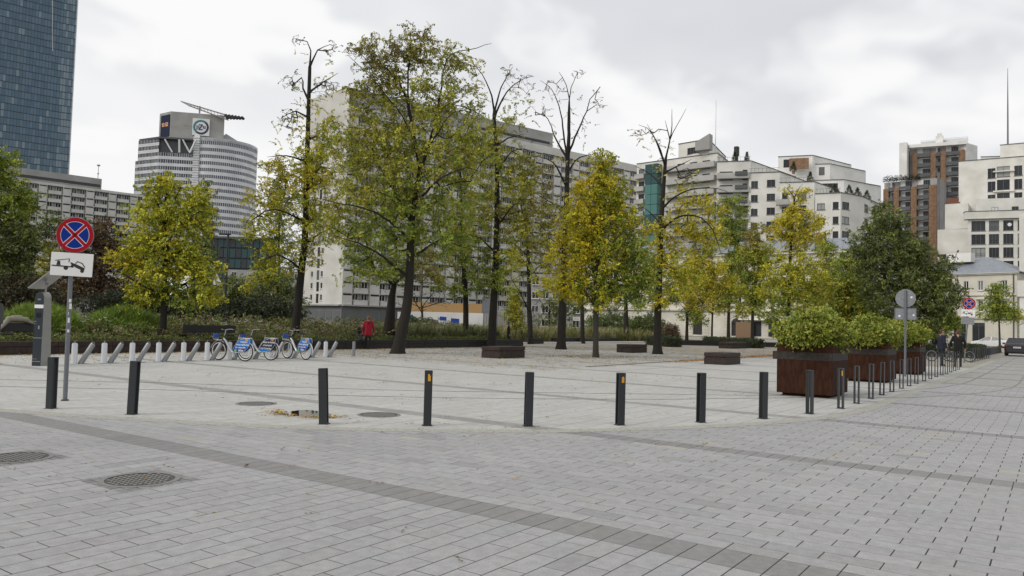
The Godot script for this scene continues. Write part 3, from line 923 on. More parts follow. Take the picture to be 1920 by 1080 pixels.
# ---------- signs ----------
func tow_plate(t: Node3D, at: Vector3, w: float, h: float, b: Basis) -> void:
	var mb := MB.new()
	mb.chamfer(at, Vector3(w, h, 0.02), 0.004, b)
	var p := part("tow_away_plate", mb.mesh(M.white), t)
	mb = MB.new()
	var q := func(pts: Array) -> void:   # ink shapes in plate units, -0.5..0.5 of the width
		var l := []
		for k in pts: l.append(at + b * Vector3(k[0] * w, k[1] * w, 0.0105))
		mb.slab(l, b * Vector3(0, 0, 0.002))
	q.call([[-0.47, -0.03], [0.05, -0.045], [0.05, -0.075], [-0.47, -0.06]])                 # flat bed of the tow truck
	q.call([[-0.36, -0.03], [-0.26, -0.03], [-0.28, 0.08], [-0.34, 0.08]])                    # crane foot
	q.call([[-0.40, 0.09], [-0.06, 0.15], [-0.06, 0.135], [-0.40, 0.072]])                    # jib
	q.call([[-0.07, 0.14], [-0.05, 0.14], [-0.06, 0.05], [-0.08, 0.05]])                      # hook line
	q.call([[-0.03, 0.06], [0.12, 0.01], [0.32, -0.075], [0.30, -0.15], [0.10, -0.07], [-0.02, 0.01]])   # towed car body
	q.call([[0.08, 0.03], [0.13, 0.095], [0.26, 0.05], [0.33, -0.05], [0.31, -0.06], [0.245, 0.03], [0.14, 0.07], [0.10, 0.025]])   # its roof line
	for c in [[-0.13, -0.09, 0.055], [0.26, -0.15, 0.045], [0.02, -0.03, 0.035]]:
		var l := []
		for k in 12: l.append([c[0] + c[2] * cos(TAU * k / 12), c[1] + c[2] * sin(TAU * k / 12)])
		q.call(l)
	part("tow_truck_pictogram", mb.mesh(M.lineink), p)
func no_stopping(t: Node3D, at: Vector3, r: float, b: Basis) -> void:
	var mb := MB.new()
	mb.tube([at - b.z * 0.012, at + b.z * 0.010], [r, r], 32)
	var p := part("disc", mb.mesh(M.signback), t)
	mb = MB.new()
	mb.disc(at + b.z * 0.0125, b.z, r * 0.985, 40, r * 0.77)
	for k in [1.0, -1.0]:
		var d: Vector3 = (b.x + b.y * k).normalized(); var s := b.z.cross(d)
		var c := at + b.z * 0.0145
		mb.quad(c - d * r * 0.79 - s * r * 0.085, c + d * r * 0.79 - s * r * 0.085, c + d * r * 0.79 + s * r * 0.085, c - d * r * 0.79 + s * r * 0.085)
	part("red_ring_and_cross", mb.mesh(M.red), p)
	mb = MB.new()
	mb.disc(at + b.z * 0.0110, b.z, r * 0.985, 40)
	for k in [1.0, -1.0]:
		var d: Vector3 = (b.x + b.y * k).normalized(); var s := b.z.cross(d)
		var c := at + b.z * 0.0135
		mb.quad(c - d * r * 0.78 - s * r * 0.115, c + d * r * 0.78 - s * r * 0.115, c + d * r * 0.78 + s * r * 0.115, c - d * r * 0.78 + s * r * 0.115)
	part("white_edging", mb.mesh(M.white), p)
	mb = MB.new()
	mb.disc(at + b.z * 0.0122, b.z, r * 0.745, 40)
	part("blue_field", mb.mesh(M.blue), p)
func signs() -> void:
	var t := thing("no_stopping_sign", "tall round blue and red no stopping sign with tow-away plate, at left", "road sign", Vector3(-14.47, 0, -6.91), YAW + 0.12)
	var lean := Vector3(-0.02, 3.28, 0)
	var mb := MB.new()
	mb.tube([Vector3.ZERO, lean], [0.038, 0.038], 14)
	part("pole", mb.mesh(M.pole), t)
	mb = MB.new()
	mb.tube([Vector3.ZERO, Vector3(0, 0.02, 0)], [0.07, 0.06], 14)
	part("collar", mb.mesh(M.iron), t)
	var b := Basis(Vector3(0, 0, 1), 0.012)
	no_stopping(t, Vector3(0.05, 2.955, 0.055), 0.318, b)
	tow_plate(t, Vector3(0.02, 2.425, 0.055), 0.71, 0.415, Basis(Vector3(0, 0, 1), -0.03))
	mb = MB.new()
	for y in [2.3, 2.56, 2.85, 3.05]: mb.box(Vector3(0, y, 0.022), Vector3(0.09, 0.03, 0.05))
	part("clamp", mb.mesh(M.steel), t)
	for q in [[1.78, 0.5, 0.07, 0.06], [1.55, -0.3, 0.035, 0.05], [1.43, 0.25, 0.055, 0.09], [1.24, 0.3, 0.05, 0.05], [1.68, 0.9, 0.04, 0.1]]:
		mb = MB.new()
		for k in 3:
			var a: float = PI / 2 - q[1] + 0.4 * (k - 1); var c := a + 0.42
			mb.quad(Vector3(cos(c) * 0.0386, q[0] - q[3] / 2, sin(c) * 0.0386), Vector3(cos(a) * 0.0386, q[0] - q[3] / 2, sin(a) * 0.0386), Vector3(cos(a) * 0.0386, q[0] + q[3] / 2, sin(a) * 0.0386), Vector3(cos(c) * 0.0386, q[0] + q[3] / 2, sin(c) * 0.0386))
		part("sticker", mb.mesh(M.white), t)
	# seen from behind beside the planters
	t = thing("sign_seen_from_behind", "grey back of a round sign with plate, on a pole beside the rusty planters", "road sign", Vector3(-4.57, 0, -32.1), 0.1)
	mb = MB.new()
	mb.tube([Vector3.ZERO, Vector3(0, 3.2, 0)], [0.04, 0.04], 14)
	part("pole", mb.mesh(M.pole), t)
	mb = MB.new()
	mb.tube([Vector3(0, 2.9, -0.05), Vector3(0, 2.9, -0.065)], [0.34, 0.34], 32)
	part("disc", mb.mesh(M.signback), t)
	mb = MB.new()
	mb.chamfer(Vector3(0, 2.32, -0.06), Vector3(0.70, 0.42, 0.02), 0.005)
	var pl := part("plate", mb.mesh(M.signback), t)
	mb = MB.new()
	for q in [[0, 2.535, 0.72, 0.02], [0, 2.105, 0.72, 0.02], [-0.355, 2.32, 0.02, 0.44], [0.355, 2.32, 0.02, 0.44]]: mb.box(Vector3(q[0], q[1], -0.052), Vector3(q[2], q[3], 0.03))
	part("plate_rim", mb.mesh(M.pole), pl)
	mb = MB.new()
	for q in [[0.2, 2.94, 0.07], [0.27, 2.28, 0.06], [-0.2, 2.24, 0.07]]: mb.box(Vector3(q[0], q[1], -0.046), Vector3(q[2], q[2], 0.006))
	part("sticker", mb.mesh(M.white), t)
	# leaning one further up the street
	t = thing("no_stopping_sign", "small far no stopping sign on a leaning pole beside the two standing people", "road sign", Vector3(-4.32, 0, -51.9), 0.12)
	t.rotation.z = -0.07
	mb = MB.new()
	mb.tube([Vector3.ZERO, Vector3(0, 3.75, 0)], [0.04, 0.04], 12)
	part("pole", mb.mesh(M.pole), t)
	no_stopping(t, Vector3(0, 3.42, 0.06), 0.33, Basis())
	tow_plate(t, Vector3(0, 2.87, 0.06), 0.70, 0.40, Basis())
	mb = MB.new()
	mb.chamfer(Vector3(0, 2.42, 0.05), Vector3(0.66, 0.40, 0.02), 0.004)
	part("grey_plate", mb.mesh(M.signback), t)
	# information panel on posts among the trees, lawn notice
	t = thing("information_panel", "grey panel on two thin posts behind the tree at the bench end", "panel", Vector3(-41.8, 0, -56.3), YAW)
	for s in [-0.45, 0.45]:
		mb = MB.new()
		mb.tube([Vector3(s, 0, 0), Vector3(s, 4.0, 0)], [0.05, 0.05], 8)
		part("post", mb.mesh(M.pole), t)
	mb = MB.new()
	for k in 4: mb.chamfer(Vector3(0, 2.55 + 0.36 * k, 0.06), Vector3(1.3, 0.34, 0.04), 0.01)
	part("board", mb.mesh(M.signback), t)
	t = thing("lawn_notice", "small white notice board standing in the tall grass", "notice", Vector3(-36.3, 0, -62.5), YAW)
	mb = MB.new()
	mb.chamfer(Vector3(0, 2.1, 0.03), Vector3(0.62, 0.32, 0.03), 0.006)
	part("board", mb.mesh(M.white), t)
	mb = MB.new()
	for k in 3: mb.box(Vector3(0, 2.18 - 0.07 * k, 0.047), Vector3(0.45, 0.025, 0.004))
	part("print", mb.mesh(M.dockgrey), t)
	mb = MB.new()
	mb.tube([Vector3(0.2, 0, 0), Vector3(0.2, 2.2, 0)], [0.03, 0.03], 8)
	part("post", mb.mesh(M.pole), t)
# ---------- bicycles ----------
func text_part(called: String, words: String, size: float, m: Material, parent: Node, at: Vector3, b: Basis, face := "Droid Sans", weight := 700, depth := 0.004) -> MeshInstance3D:
	var f := SystemFont.new()
	f.font_names = PackedStringArray([face])
	f.font_weight = weight
	var t := TextMesh.new()
	t.font = f
	t.text = words
	t.font_size = 48
	t.pixel_size = size / 48.0
	t.depth = depth
	t.material = m
	return part(called, t, parent, at, b)
func wheel(t: Node3D, at: Vector3, r: float, tread: Material) -> void:   # lies in the plane z = 0, axle along z
	var w := Node3D.new()
	w.name = "wheel"
	t.add_child(w, true)
	w.position = at
	var ring := func(R: float, q: float, m: Material, called: String) -> void:
		var mb := MB.new()
		var p := []; var rr := []
		for k in 33:
			p.append(Vector3(R * cos(TAU * k / 32), R * sin(TAU * k / 32), 0)); rr.append(q)
		mb.tube(p, rr, 7, false)
		part(called, mb.mesh(m), w)
	ring.call(r - 0.022, 0.022, M.rubber, "tyre")
	ring.call(r - 0.055, 0.014, tread, "rim")
	var mb := MB.new()
	for k in 24:
		var a := TAU * k / 24
		mb.frustum(Vector3(0.02 * cos(a + 0.9), 0.02 * sin(a + 0.9), 0.02 if k % 2 else -0.02), Vector3((r - 0.06) * cos(a), (r - 0.06) * sin(a), 0), 0.0018, 0.0018, 3)
	mb.tube([Vector3(0, 0, -0.05), Vector3(0, 0, 0.05)], [0.022, 0.022], 10)
	part("spokes", mb.mesh(M.bikesilver), w)
func arc(c: Vector3, r: float, a0: float, a1: float, n: int) -> Array:
	var p := []
	for k in n + 1: p.append(c + Vector3(r * cos(lerpf(a0, a1, float(k) / n)), r * sin(lerpf(a0, a1, float(k) / n)), 0))
	return p
func bike(at: Vector3, turn: float, label: String, hire: int, group: String) -> void:
	# heading -x locally: front wheel at x = -0.55, rear at 0.55; near side is +z
	var t := thing("hire_bicycle" if hire else "bicycle", label, "bicycle", at, turn, group)
	var r := 0.335
	var F := Vector3(-0.56, r, 0); var B := Vector3(0.56, r, 0)
	var body: Material = M.bikesilver if hire else M.bikedark
	wheel(t, F, r, M.white if hire else M.bikesilver); wheel(t, B, r, M.white if hire else M.bikesilver)
	var mb := MB.new()
	var head := Vector3(-0.38, 0.78, 0); var crank := Vector3(0.10, 0.29, 0); var seat := Vector3(0.27, 0.80, 0)
	if hire: mb.tube([head, Vector3(-0.26, 0.66, 0), Vector3(-0.12, 0.44, 0), Vector3(0.0, 0.32, 0), crank], [0.034, 0.04, 0.042, 0.042, 0.036], 10)
	else:
		mb.tube([head, crank], [0.02, 0.02], 8); mb.tube([head + Vector3(0, 0.06, 0), seat - Vector3(0, 0.12, 0)], [0.018, 0.018], 8)
	mb.tube([crank, seat], [0.02, 0.017], 8)
	for s in [-0.06, 0.06]:
		mb.tube([crank + Vector3(0, 0, s * 0.5), B + Vector3(0, 0, s)], [0.013, 0.012], 6)
		mb.tube([Vector3(0.21, 0.62, s * 0.3), B + Vector3(0, 0, s)], [0.011, 0.011], 6)
	part("frame", mb.mesh(body), t)
	mb = MB.new()
	mb.tube([Vector3(-0.35, 0.88, 0), head, Vector3(-0.42, 0.69, 0)], [0.022, 0.024, 0.022], 8)
	for s in [-0.06, 0.06]: mb.tube([Vector3(-0.42, 0.69, s * 0.8), F + Vector3(0, 0, s)], [0.014, 0.011], 6)
	part("fork", mb.mesh(M.bikedark if hire else body), t)
	mb = MB.new()
	mb.tube([Vector3(-0.35, 0.87, 0), Vector3(-0.31, 0.98, 0), Vector3(-0.31, 1.07, 0)], [0.016, 0.016, 0.016], 8)
	for s in [-1, 1]:
		mb.tube([Vector3(-0.31, 1.06, 0), Vector3(-0.34, 1.09, 0.12 * s), Vector3(-0.28, 1.10, 0.24 * s), Vector3(-0.16, 1.08, 0.29 * s)], [0.013, 0.013, 0.012, 0.012], 8)
	var hb := part("handlebar", mb.mesh(M.bikesilver), t)
	mb = MB.new()
	for s in [-1, 1]: mb.tube([Vector3(-0.20, 1.088, 0.275 * s), Vector3(-0.09, 1.065, 0.31 * s)], [0.018, 0.018], 8)
	part("grips", mb.mesh(M.black), hb)
	mb = MB.new()
	mb.tube([seat, seat + Vector3(0.02, 0.12, 0)], [0.015, 0.015], 8)
	part("seat_post", mb.mesh(M.bikesilver), t)
	mb = MB.new()
	mb.slab([Vector3(0.14, 0.93, 0.02), Vector3(0.28, 0.93, 0.07), Vector3(0.40, 0.94, 0.10), Vector3(0.43, 0.945, 0.0), Vector3(0.40, 0.94, -0.10), Vector3(0.28, 0.93, -0.07), Vector3(0.14, 0.93, -0.02)], Vector3(0, 0.045, 0))
	part("saddle", mb.mesh(M.black), t)
	mb = MB.new()
	for q in [[F, 1.0, 2.9], [B, -0.35, 1.9]]:
		var p := arc(q[0], r + 0.025, q[1], q[2], 12)
		for k in 12:
			mb.quad(p[k] + Vector3(0, 0, -0.03), p[k] + Vector3(0, 0, 0.03), p[k + 1] + Vector3(0, 0, 0.03), p[k + 1] + Vector3(0, 0, -0.03))
			mb.quad(p[k + 1] * 1.0 + Vector3(0, -0.004, -0.03), p[k + 1] + Vector3(0, -0.004, 0.03), p[k] + Vector3(0, -0.004, 0.03), p[k] + Vector3(0, -0.004, -0.03))
	part("mudguards", mb.mesh(M.dockwhite if hire else M.bikedark), t)
	mb = MB.new()
	mb.tube([crank + Vector3(0, 0, -0.06), crank + Vector3(0, 0, 0.06)], [0.035, 0.035], 10)
	mb.tube([crank + Vector3(0, 0, 0.05), crank + Vector3(0.08, -0.15, 0.06)], [0.011, 0.011], 6)
	mb.tube([crank + Vector3(0, 0, -0.05), crank + Vector3(-0.08, 0.15, -0.06)], [0.011, 0.011], 6)
	mb.box(crank + Vector3(0.08, -0.15, 0.11), Vector3(0.09, 0.02, 0.08)); mb.box(crank + Vector3(-0.08, 0.15, -0.11), Vector3(0.09, 0.02, 0.08))
	part("crank", mb.mesh(M.bikesilver), t)
	if hire == 0: return
	# front carrier with its blue basket plate
	mb = MB.new()
	mb.tube([Vector3(-0.44, 0.72, 0), Vector3(-0.62, 0.70, 0.0), Vector3(-0.72, 0.80, 0.0)], [0.012, 0.012, 0.012], 6)
	for k in 5: mb.tube([Vector3(-0.50, 0.71, -0.12 + 0.06 * k), Vector3(-0.70, 0.72, -0.12 + 0.06 * k), Vector3(-0.76, 0.86, -0.14 + 0.07 * k)], [0.006, 0.006, 0.006], 5)
	var ca := part("front_carrier", mb.mesh(M.bikesilver), t)
	mb = MB.new()
	mb.chamfer(Vector3(-0.70, 0.86, 0), Vector3(0.09, 0.13, 0.24), 0.02)
	part("blue_badge", mb.mesh(M.panelroyal), ca)
	# rear wheel panel with print, both sides
	for s in [1, -1]:
		var out := []
		for q in [[0.08, 0.36], [0.14, 0.50], [0.24, 0.64], [0.38, 0.745], [0.56, 0.79], [0.78, 0.79], [0.80, 0.70], [0.78, 0.58], [0.70, 0.46], [0.58, 0.37], [0.42, 0.315], [0.24, 0.30], [0.12, 0.315]]: out.append(Vector3(q[0], q[1], 0.075 * s))
		mb = MB.new()
		mb.slab(out, Vector3(0, 0, 0.006 * s))
		var p := part("wheel_panel", mb.mesh(M.panelnavy if hire == 2 else M.panelblue), t)
		mb = MB.new()
		var rim := out.duplicate()
		rim.append(out[0])
		var rr := []
		for k in rim.size(): rr.append(0.010)
		mb.tube(rim, rr, 6, false)
		part("panel_edge", mb.mesh(M.bikesilver), p)
		mb = MB.new()
		var low := []
		for q in ([[0.085, 0.36], [0.12, 0.45], [0.60, 0.38], [0.42, 0.32], [0.24, 0.305], [0.12, 0.32]] if hire == 2 else [[0.085, 0.36], [0.14, 0.495], [0.16, 0.53], [0.74, 0.505], [0.70, 0.465], [0.58, 0.375], [0.42, 0.32], [0.24, 0.305], [0.12, 0.32]]): low.append(Vector3(q[0], q[1], 0.0812 * s))
		mb.slab(low, Vector3(0, 0, 0.001 * s))
		part("panel_lower_colour", mb.mesh(M.panelblue if hire == 2 else M.panelroyal), p)
		mb = MB.new()
		var sunb := []
		for k in 13: sunb.append(Vector3(0.66 + 0.075 * cos(-PI * k / 12), 0.775 + 0.065 * sin(-PI * k / 12), 0.0812 * s))
		mb.slab(sunb, Vector3(0, 0, 0.001 * s))
		part("orange_emblem", mb.mesh(M.orange), p)
		var bs := Basis() if s == 1 else Basis(Vector3.UP, PI)
		var lines: Array = [["Rusz w świat", 0.085, 0.53, 0.655], ["z kartami", 0.085, 0.46, 0.545], ["Citi Priority", 0.085, 0.40, 0.43]] if hire == 2 else [["Pobierz", 0.08, 0.56, 0.675], ["nową aplikację", 0.075, 0.50, 0.58], ["do rowerów", 0.075, 0.42, 0.48], ["bike", 0.095, 0.44, 0.38]]
		for q in lines: text_part("lettering", q[0], q[1], M.white, p, Vector3(q[2], q[3], 0.085 * s), bs)
		if hire != 2:
			mb = MB.new()
			var dot := []
			for k in 12: dot.append(Vector3(0.21 + 0.055 * cos(TAU * k / 12), 0.37 + 0.055 * sin(TAU * k / 12), 0.0830 * s))
			mb.slab(dot, Vector3(0, 0, 0.001 * s))
			part("green_dot", mb.mesh(M.green), p)
	mb = MB.new()
	mb.tube([Vector3(0.30, 0.80, 0.06), Vector3(0.56, 0.81, 0.07), Vector3(0.80, 0.81, 0.07)], [0.01, 0.01, 0.01], 6)
	mb.tube([Vector3(0.30, 0.80, -0.06), Vector3(0.56, 0.81, -0.07), Vector3(0.80, 0.81, -0.07)], [0.01, 0.01, 0.01], 6)
	for k in 4: mb.box(Vector3(0.38 + 0.13 * k, 0.815, 0), Vector3(0.03, 0.012, 0.14))
	part("rear_carrier", mb.mesh(M.bikesilver), t)
func bikes() -> void:
	var g := "hire bikes in the docks"
	bike(Vector3(-23.68, 0, -16.86), 0.27, "leftmost hire bike, blue panel with white print over its rear wheel", 1, g)
	bike(Vector3(-23.78, 0, -18.04), 0.24, "middle hire bike with a dark navy panel over its rear wheel", 2, g)
	bike(Vector3(-23.53, 0, -19.58), -0.04, "rightmost hire bike, blue panelled, standing clear of the other two", 3, g)
	bike(Vector3(-4.75, 0, -53.6), PI + 0.25, "dark city bicycle parked behind the leaning sign", 0, "bicycles by the two standing people")
	bike(Vector3(-5.5, 0, -52.2), PI + 0.5, "dark city bicycle half hidden between the two standing people", 0, "bicycles by the two standing people")

# ---------- people: one continuous surface from tapered bones, meshed as surface nets ----------
func body_mesh(bones: Array, cell: float) -> ArrayMesh:   # bones: [a, b, ra, rb, colour]
	var lo := Vector3.ONE * 1e9; var hi := -lo
	for q in bones:
		for k in 2:
			lo = lo.min(q[k] - Vector3.ONE * (q[2 + k] + cell * 3)); hi = hi.max(q[k] + Vector3.ONE * (q[2 + k] + cell * 3))
	var nx := int((hi.x - lo.x) / cell) + 2; var ny := int((hi.y - lo.y) / cell) + 2; var nz := int((hi.z - lo.z) / cell) + 2
	var f := PackedFloat32Array(); f.resize(nx * ny * nz); f.fill(1.0)
	var best := PackedFloat32Array(); best.resize(nx * ny * nz); best.fill(1.0)
	var who := PackedInt32Array(); who.resize(nx * ny * nz)
	var k := cell * 1.6
	for bi in bones.size():
		var q: Array = bones[bi]
		var a: Vector3 = q[0]; var b: Vector3 = q[1]; var ra: float = q[2]; var rb: float = q[3]
		var mr := maxf(ra, rb) + cell * 3
		var l := ((a.min(b) - Vector3.ONE * mr - lo) / cell).floor(); var h := ((a.max(b) + Vector3.ONE * mr - lo) / cell).ceil()
		var ab := b - a; var il := 1.0 / maxf(ab.length_squared(), 1e-6)
		for y in range(maxi(0, int(l.y)), mini(ny, int(h.y) + 1)):
			for z in range(maxi(0, int(l.z)), mini(nz, int(h.z) + 1)):
				for x in range(maxi(0, int(l.x)), mini(nx, int(h.x) + 1)):
					var p := lo + Vector3(x, y, z) * cell
					var t := clampf((p - a).dot(ab) * il, 0.0, 1.0)
					var d := p.distance_to(a + ab * t) - lerpf(ra, rb, t)
					var i := (y * nz + z) * nx + x
					if d < best[i]:
						best[i] = d; who[i] = bi
					var e := f[i]
					var m := maxf(k - absf(d - e), 0.0) / k
					f[i] = minf(d, e) - m * m * k * 0.25
	var idx := {}
	var P := PackedVector3Array(); var C := PackedColorArray()
	for y in ny - 1:
		for z in nz - 1:
			for x in nx - 1:
				var s := Vector3.ZERO; var n := 0; var inside := 0
				var base := (y * nz + z) * nx + x
				for g in 8:
					if f[base + (g & 1) + ((g >> 1) & 1) * nx + ((g >> 2) & 1) * nx * nz] < 0: inside += 1
				if inside == 0 or inside == 8: continue
				for e in [[0, 1], [2, 3], [4, 5], [6, 7], [0, 2], [1, 3], [4, 6], [5, 7], [0, 4], [1, 5], [2, 6], [3, 7]]:
					var A: int = e[0]; var B: int = e[1]
					var va := f[base + (A & 1) + ((A >> 1) & 1) * nx + ((A >> 2) & 1) * nx * nz]; var vb := f[base + (B & 1) + ((B >> 1) & 1) * nx + ((B >> 2) & 1) * nx * nz]
					if (va < 0) == (vb < 0): continue
					var pa := Vector3(A & 1, (A >> 2) & 1, (A >> 1) & 1); var pb := Vector3(B & 1, (B >> 2) & 1, (B >> 1) & 1)
					s += pa.lerp(pb, va / (va - vb)); n += 1
				idx[base] = P.size()
				P.append(lo + (Vector3(x, y, z) + s / n) * cell)
				C.append(bones[who[base]][4])
	var I := PackedInt32Array()
	var st := [1, nx, nx * nz]
	for key in idx:
		var x: int = key % nx; var z: int = (key / nx) % nz; var y: int = key / (nx * nz)
		if x == 0 or y == 0 or z == 0: continue
		for ax in 3:
			var va := f[key]; var vb := f[key + st[ax]]
			if (va < 0) == (vb < 0): continue
			var u: int = st[(ax + 1) % 3]; var w: int = st[(ax + 2) % 3]
			if not (idx.has(key - u) and idx.has(key - w) and idx.has(key - u - w)): continue
			var q := [idx[key], idx[key - u], idx[key - u - w], idx[key - w]]
			if va < 0: I.append_array([q[0], q[1], q[2], q[0], q[2], q[3]])
			else: I.append_array([q[0], q[2], q[1], q[0], q[3], q[2]])
	var N := PackedVector3Array(); N.resize(P.size())
	for j in range(0, I.size(), 3):
		var m := (P[I[j + 2]] - P[I[j]]).cross(P[I[j + 1]] - P[I[j]])
		for g in 3: N[I[j + g]] += m
	for j in N.size(): N[j] = N[j].normalized()
	# normals must look outward: compare with the field
	var flip := 0
	for j in range(0, P.size(), 7):
		var g := ((P[j] + N[j] * cell * 1.2 - lo) / cell).round()
		var i := (int(g.y) * nz + int(g.z)) * nx + int(g.x)
		flip += 1 if f[i] < 0 else -1
	if flip > 0:
		for j in N.size(): N[j] = -N[j]
		for j in range(0, I.size(), 3):
			var t := I[j + 1]; I[j + 1] = I[j + 2]; I[j + 2] = t
	var arr := []
	arr.resize(Mesh.ARRAY_MAX)
	arr[Mesh.ARRAY_VERTEX] = P; arr[Mesh.ARRAY_NORMAL] = N; arr[Mesh.ARRAY_COLOR] = C; arr[Mesh.ARRAY_INDEX] = I
	var mesh := ArrayMesh.new()
	mesh.add_surface_from_arrays(Mesh.PRIMITIVE_TRIANGLES, arr)
	mesh.surface_set_material(0, M.cloth)
	return mesh
func hand(mb: Array, wrist: Vector3, dir: Vector3, side: Vector3, palm: Vector3, skin: Color) -> void:
	# palm and five unequal, slightly curled fingers; side points to the thumb
	mb.append([wrist, wrist + dir * 0.075, 0.026, 0.032, skin])
	for k in 4:
		var s := side * (0.024 - 0.016 * k)
		var a := wrist + dir * 0.085 + s; var l: float = [0.040, 0.045, 0.042, 0.033][k]
		var m := a + dir * l + palm * 0.008
		mb.append([a, m, 0.0098, 0.0092, skin]); mb.append([m, m + (dir * 0.75 + palm * 0.6).normalized() * l * 0.85, 0.0092, 0.0082, skin])
	var t := wrist + dir * 0.030 + side * 0.026
	mb.append([t, t + (dir * 0.7 + side * 0.6).normalized() * 0.042, 0.0115, 0.0105, skin])
	mb.append([t + (dir * 0.7 + side * 0.6).normalized() * 0.042, t + (dir * 0.7 + side * 0.6).normalized() * 0.042 + (dir + palm * 0.3).normalized() * 0.03, 0.0105, 0.0088, skin])
func person(at: Vector3, turn: float, label: String, c: Dictionary, pose: Dictionary) -> Node3D:
	# faces local +z; heights for a 1.76 m adult
	var t := thing("person", label, "person", at, turn)
	var H: float = pose.get("h", 1.76) / 1.76
	t.scale = Vector3.ONE * H
	var coat: Color = c.coat; var trou: Color = c.trousers; var skin := Color(0.52, 0.31, 0.22); var shoe := Color(0.012, 0.012, 0.012)
	var st: float = pose.get("stride", 0.06); var len: float = pose.get("coat", 0.80)
	var b := []
	var hip := 0.92
	for s in [-1, 1]:
		var kz: float = st * s * 0.5
		var hipj := Vector3(0.09 * s, hip, 0); var knee := Vector3(0.10 * s, 0.50, kz + 0.02); var ank := Vector3(0.105 * s, 0.09, st * s)
		b.append([hipj, knee, 0.085, 0.062, trou]); b.append([knee, ank, 0.060, 0.046, trou])
		b.append([ank - Vector3(0, 0.04, 0.03), ank + Vector3(0.01 * s, -0.055, 0.15), 0.045, 0.035, shoe])
		var sh := Vector3(0.19 * s, 1.42, 0)
		var el: Vector3 = sh + pose.get("el%d" % s, Vector3(0.06 * s, -0.30, -0.02)); var wr: Vector3 = el + pose.get("fo%d" % s, Vector3(0.0, -0.25, 0.06))
		b.append([sh, el, 0.068, 0.056, coat]); b.append([el, wr, 0.054, 0.040, coat])
		b.append([Vector3(0.06 * s, 1.43, -0.005), sh, 0.075, 0.07, coat])
		b.append([Vector3(0.075 * s, 1.32, 0.0), Vector3(0.07 * s, 1.05, 0.0), 0.125, 0.115, coat])
		b.append([Vector3(0.07 * s, 1.05, 0), Vector3(0.085 * s, len, 0.0), 0.115, 0.118, coat])
	b.append([Vector3(0, 1.44, -0.005), Vector3(0, 1.54, 0.01), 0.066, 0.058, c.get("scarf", skin)])
	var body := body_mesh(b, 0.022)
	# head and hands on finer grids, joined to the same surface list
	var hd := []
	var hc := Vector3(0, 1.645, 0.02)
	hd.append([Vector3(0, 1.50, 0.005), Vector3(0, 1.58, 0.01), 0.052, 0.055, skin])
	hd.append([hc + Vector3(0, 0.03, -0.015), hc + Vector3(0, 0.02, 0.012), 0.088, 0.084, skin])
	hd.append([hc + Vector3(0, -0.03, 0.015), hc + Vector3(0, -0.085, 0.04), 0.068, 0.036, skin])
	hd.append([hc + Vector3(0, 0.005, 0.09), hc + Vector3(0, -0.03, 0.108), 0.010, 0.014, skin])
	for s in [-1, 1]:
		hd.append([hc + Vector3(0.082 * s, 0.01, -0.005), hc + Vector3(0.080 * s, -0.03, 0.0), 0.018, 0.013, skin])
		hd.append([hc + Vector3(0.032 * s, 0.008, 0.086), hc + Vector3(0.034 * s, 0.008, 0.087), 0.010, 0.010, Color(0.03, 0.025, 0.02)])
	hd.append([hc + Vector3(-0.022, -0.062, 0.082), hc + Vector3(0.022, -0.062, 0.082), 0.007, 0.007, Color(0.30, 0.11, 0.10)])
	var head := body_mesh(hd, 0.009)
	var am := body
	am.add_surface_from_arrays(Mesh.PRIMITIVE_TRIANGLES, head.surface_get_arrays(0))
	am.surface_set_material(1, M.cloth)
	var hb := []
	for s in [-1, 1]:
		var el: Vector3 = Vector3(0.19 * s, 1.42, 0) + pose.get("el%d" % s, Vector3(0.06 * s, -0.30, -0.02)); var wr: Vector3 = el + pose.get("fo%d" % s, Vector3(0.0, -0.25, 0.06))
		var d := (wr - el).normalized()
		var fw := (Vector3(0, 0, 1) - d * d.z).normalized()
		hb = []
		hand(hb, wr, d, fw, Vector3(-s, 0, 0), skin)
		var hm := body_mesh(hb, 0.006)
		am.add_surface_from_arrays(Mesh.PRIMITIVE_TRIANGLES, hm.surface_get_arrays(0))
		am.surface_set_material(am.get_surface_count() - 1, M.cloth)
	part("body", am, t)
	var hr := []
	hr.append([hc + Vector3(0, 0.055, -0.02), hc + Vector3(0, 0.045, 0.0), 0.088, 0.086, c.hair])
	hr.append([hc + Vector3(0, 0.03, -0.045), hc + Vector3(0, -0.03, -0.045), 0.078, 0.062, c.hair])
	part("hair", body_mesh(hr, 0.012), t)
	if c.has("hood"):
		part("hood", body_mesh([[Vector3(-0.09, 1.47, -0.07), Vector3(0.09, 1.47, -0.07), 0.055, 0.055, c.hood], [Vector3(-0.06, 1.43, -0.11), Vector3(0.06, 1.43, -0.11), 0.05, 0.05, c.hood]], 0.016), t)
	return t
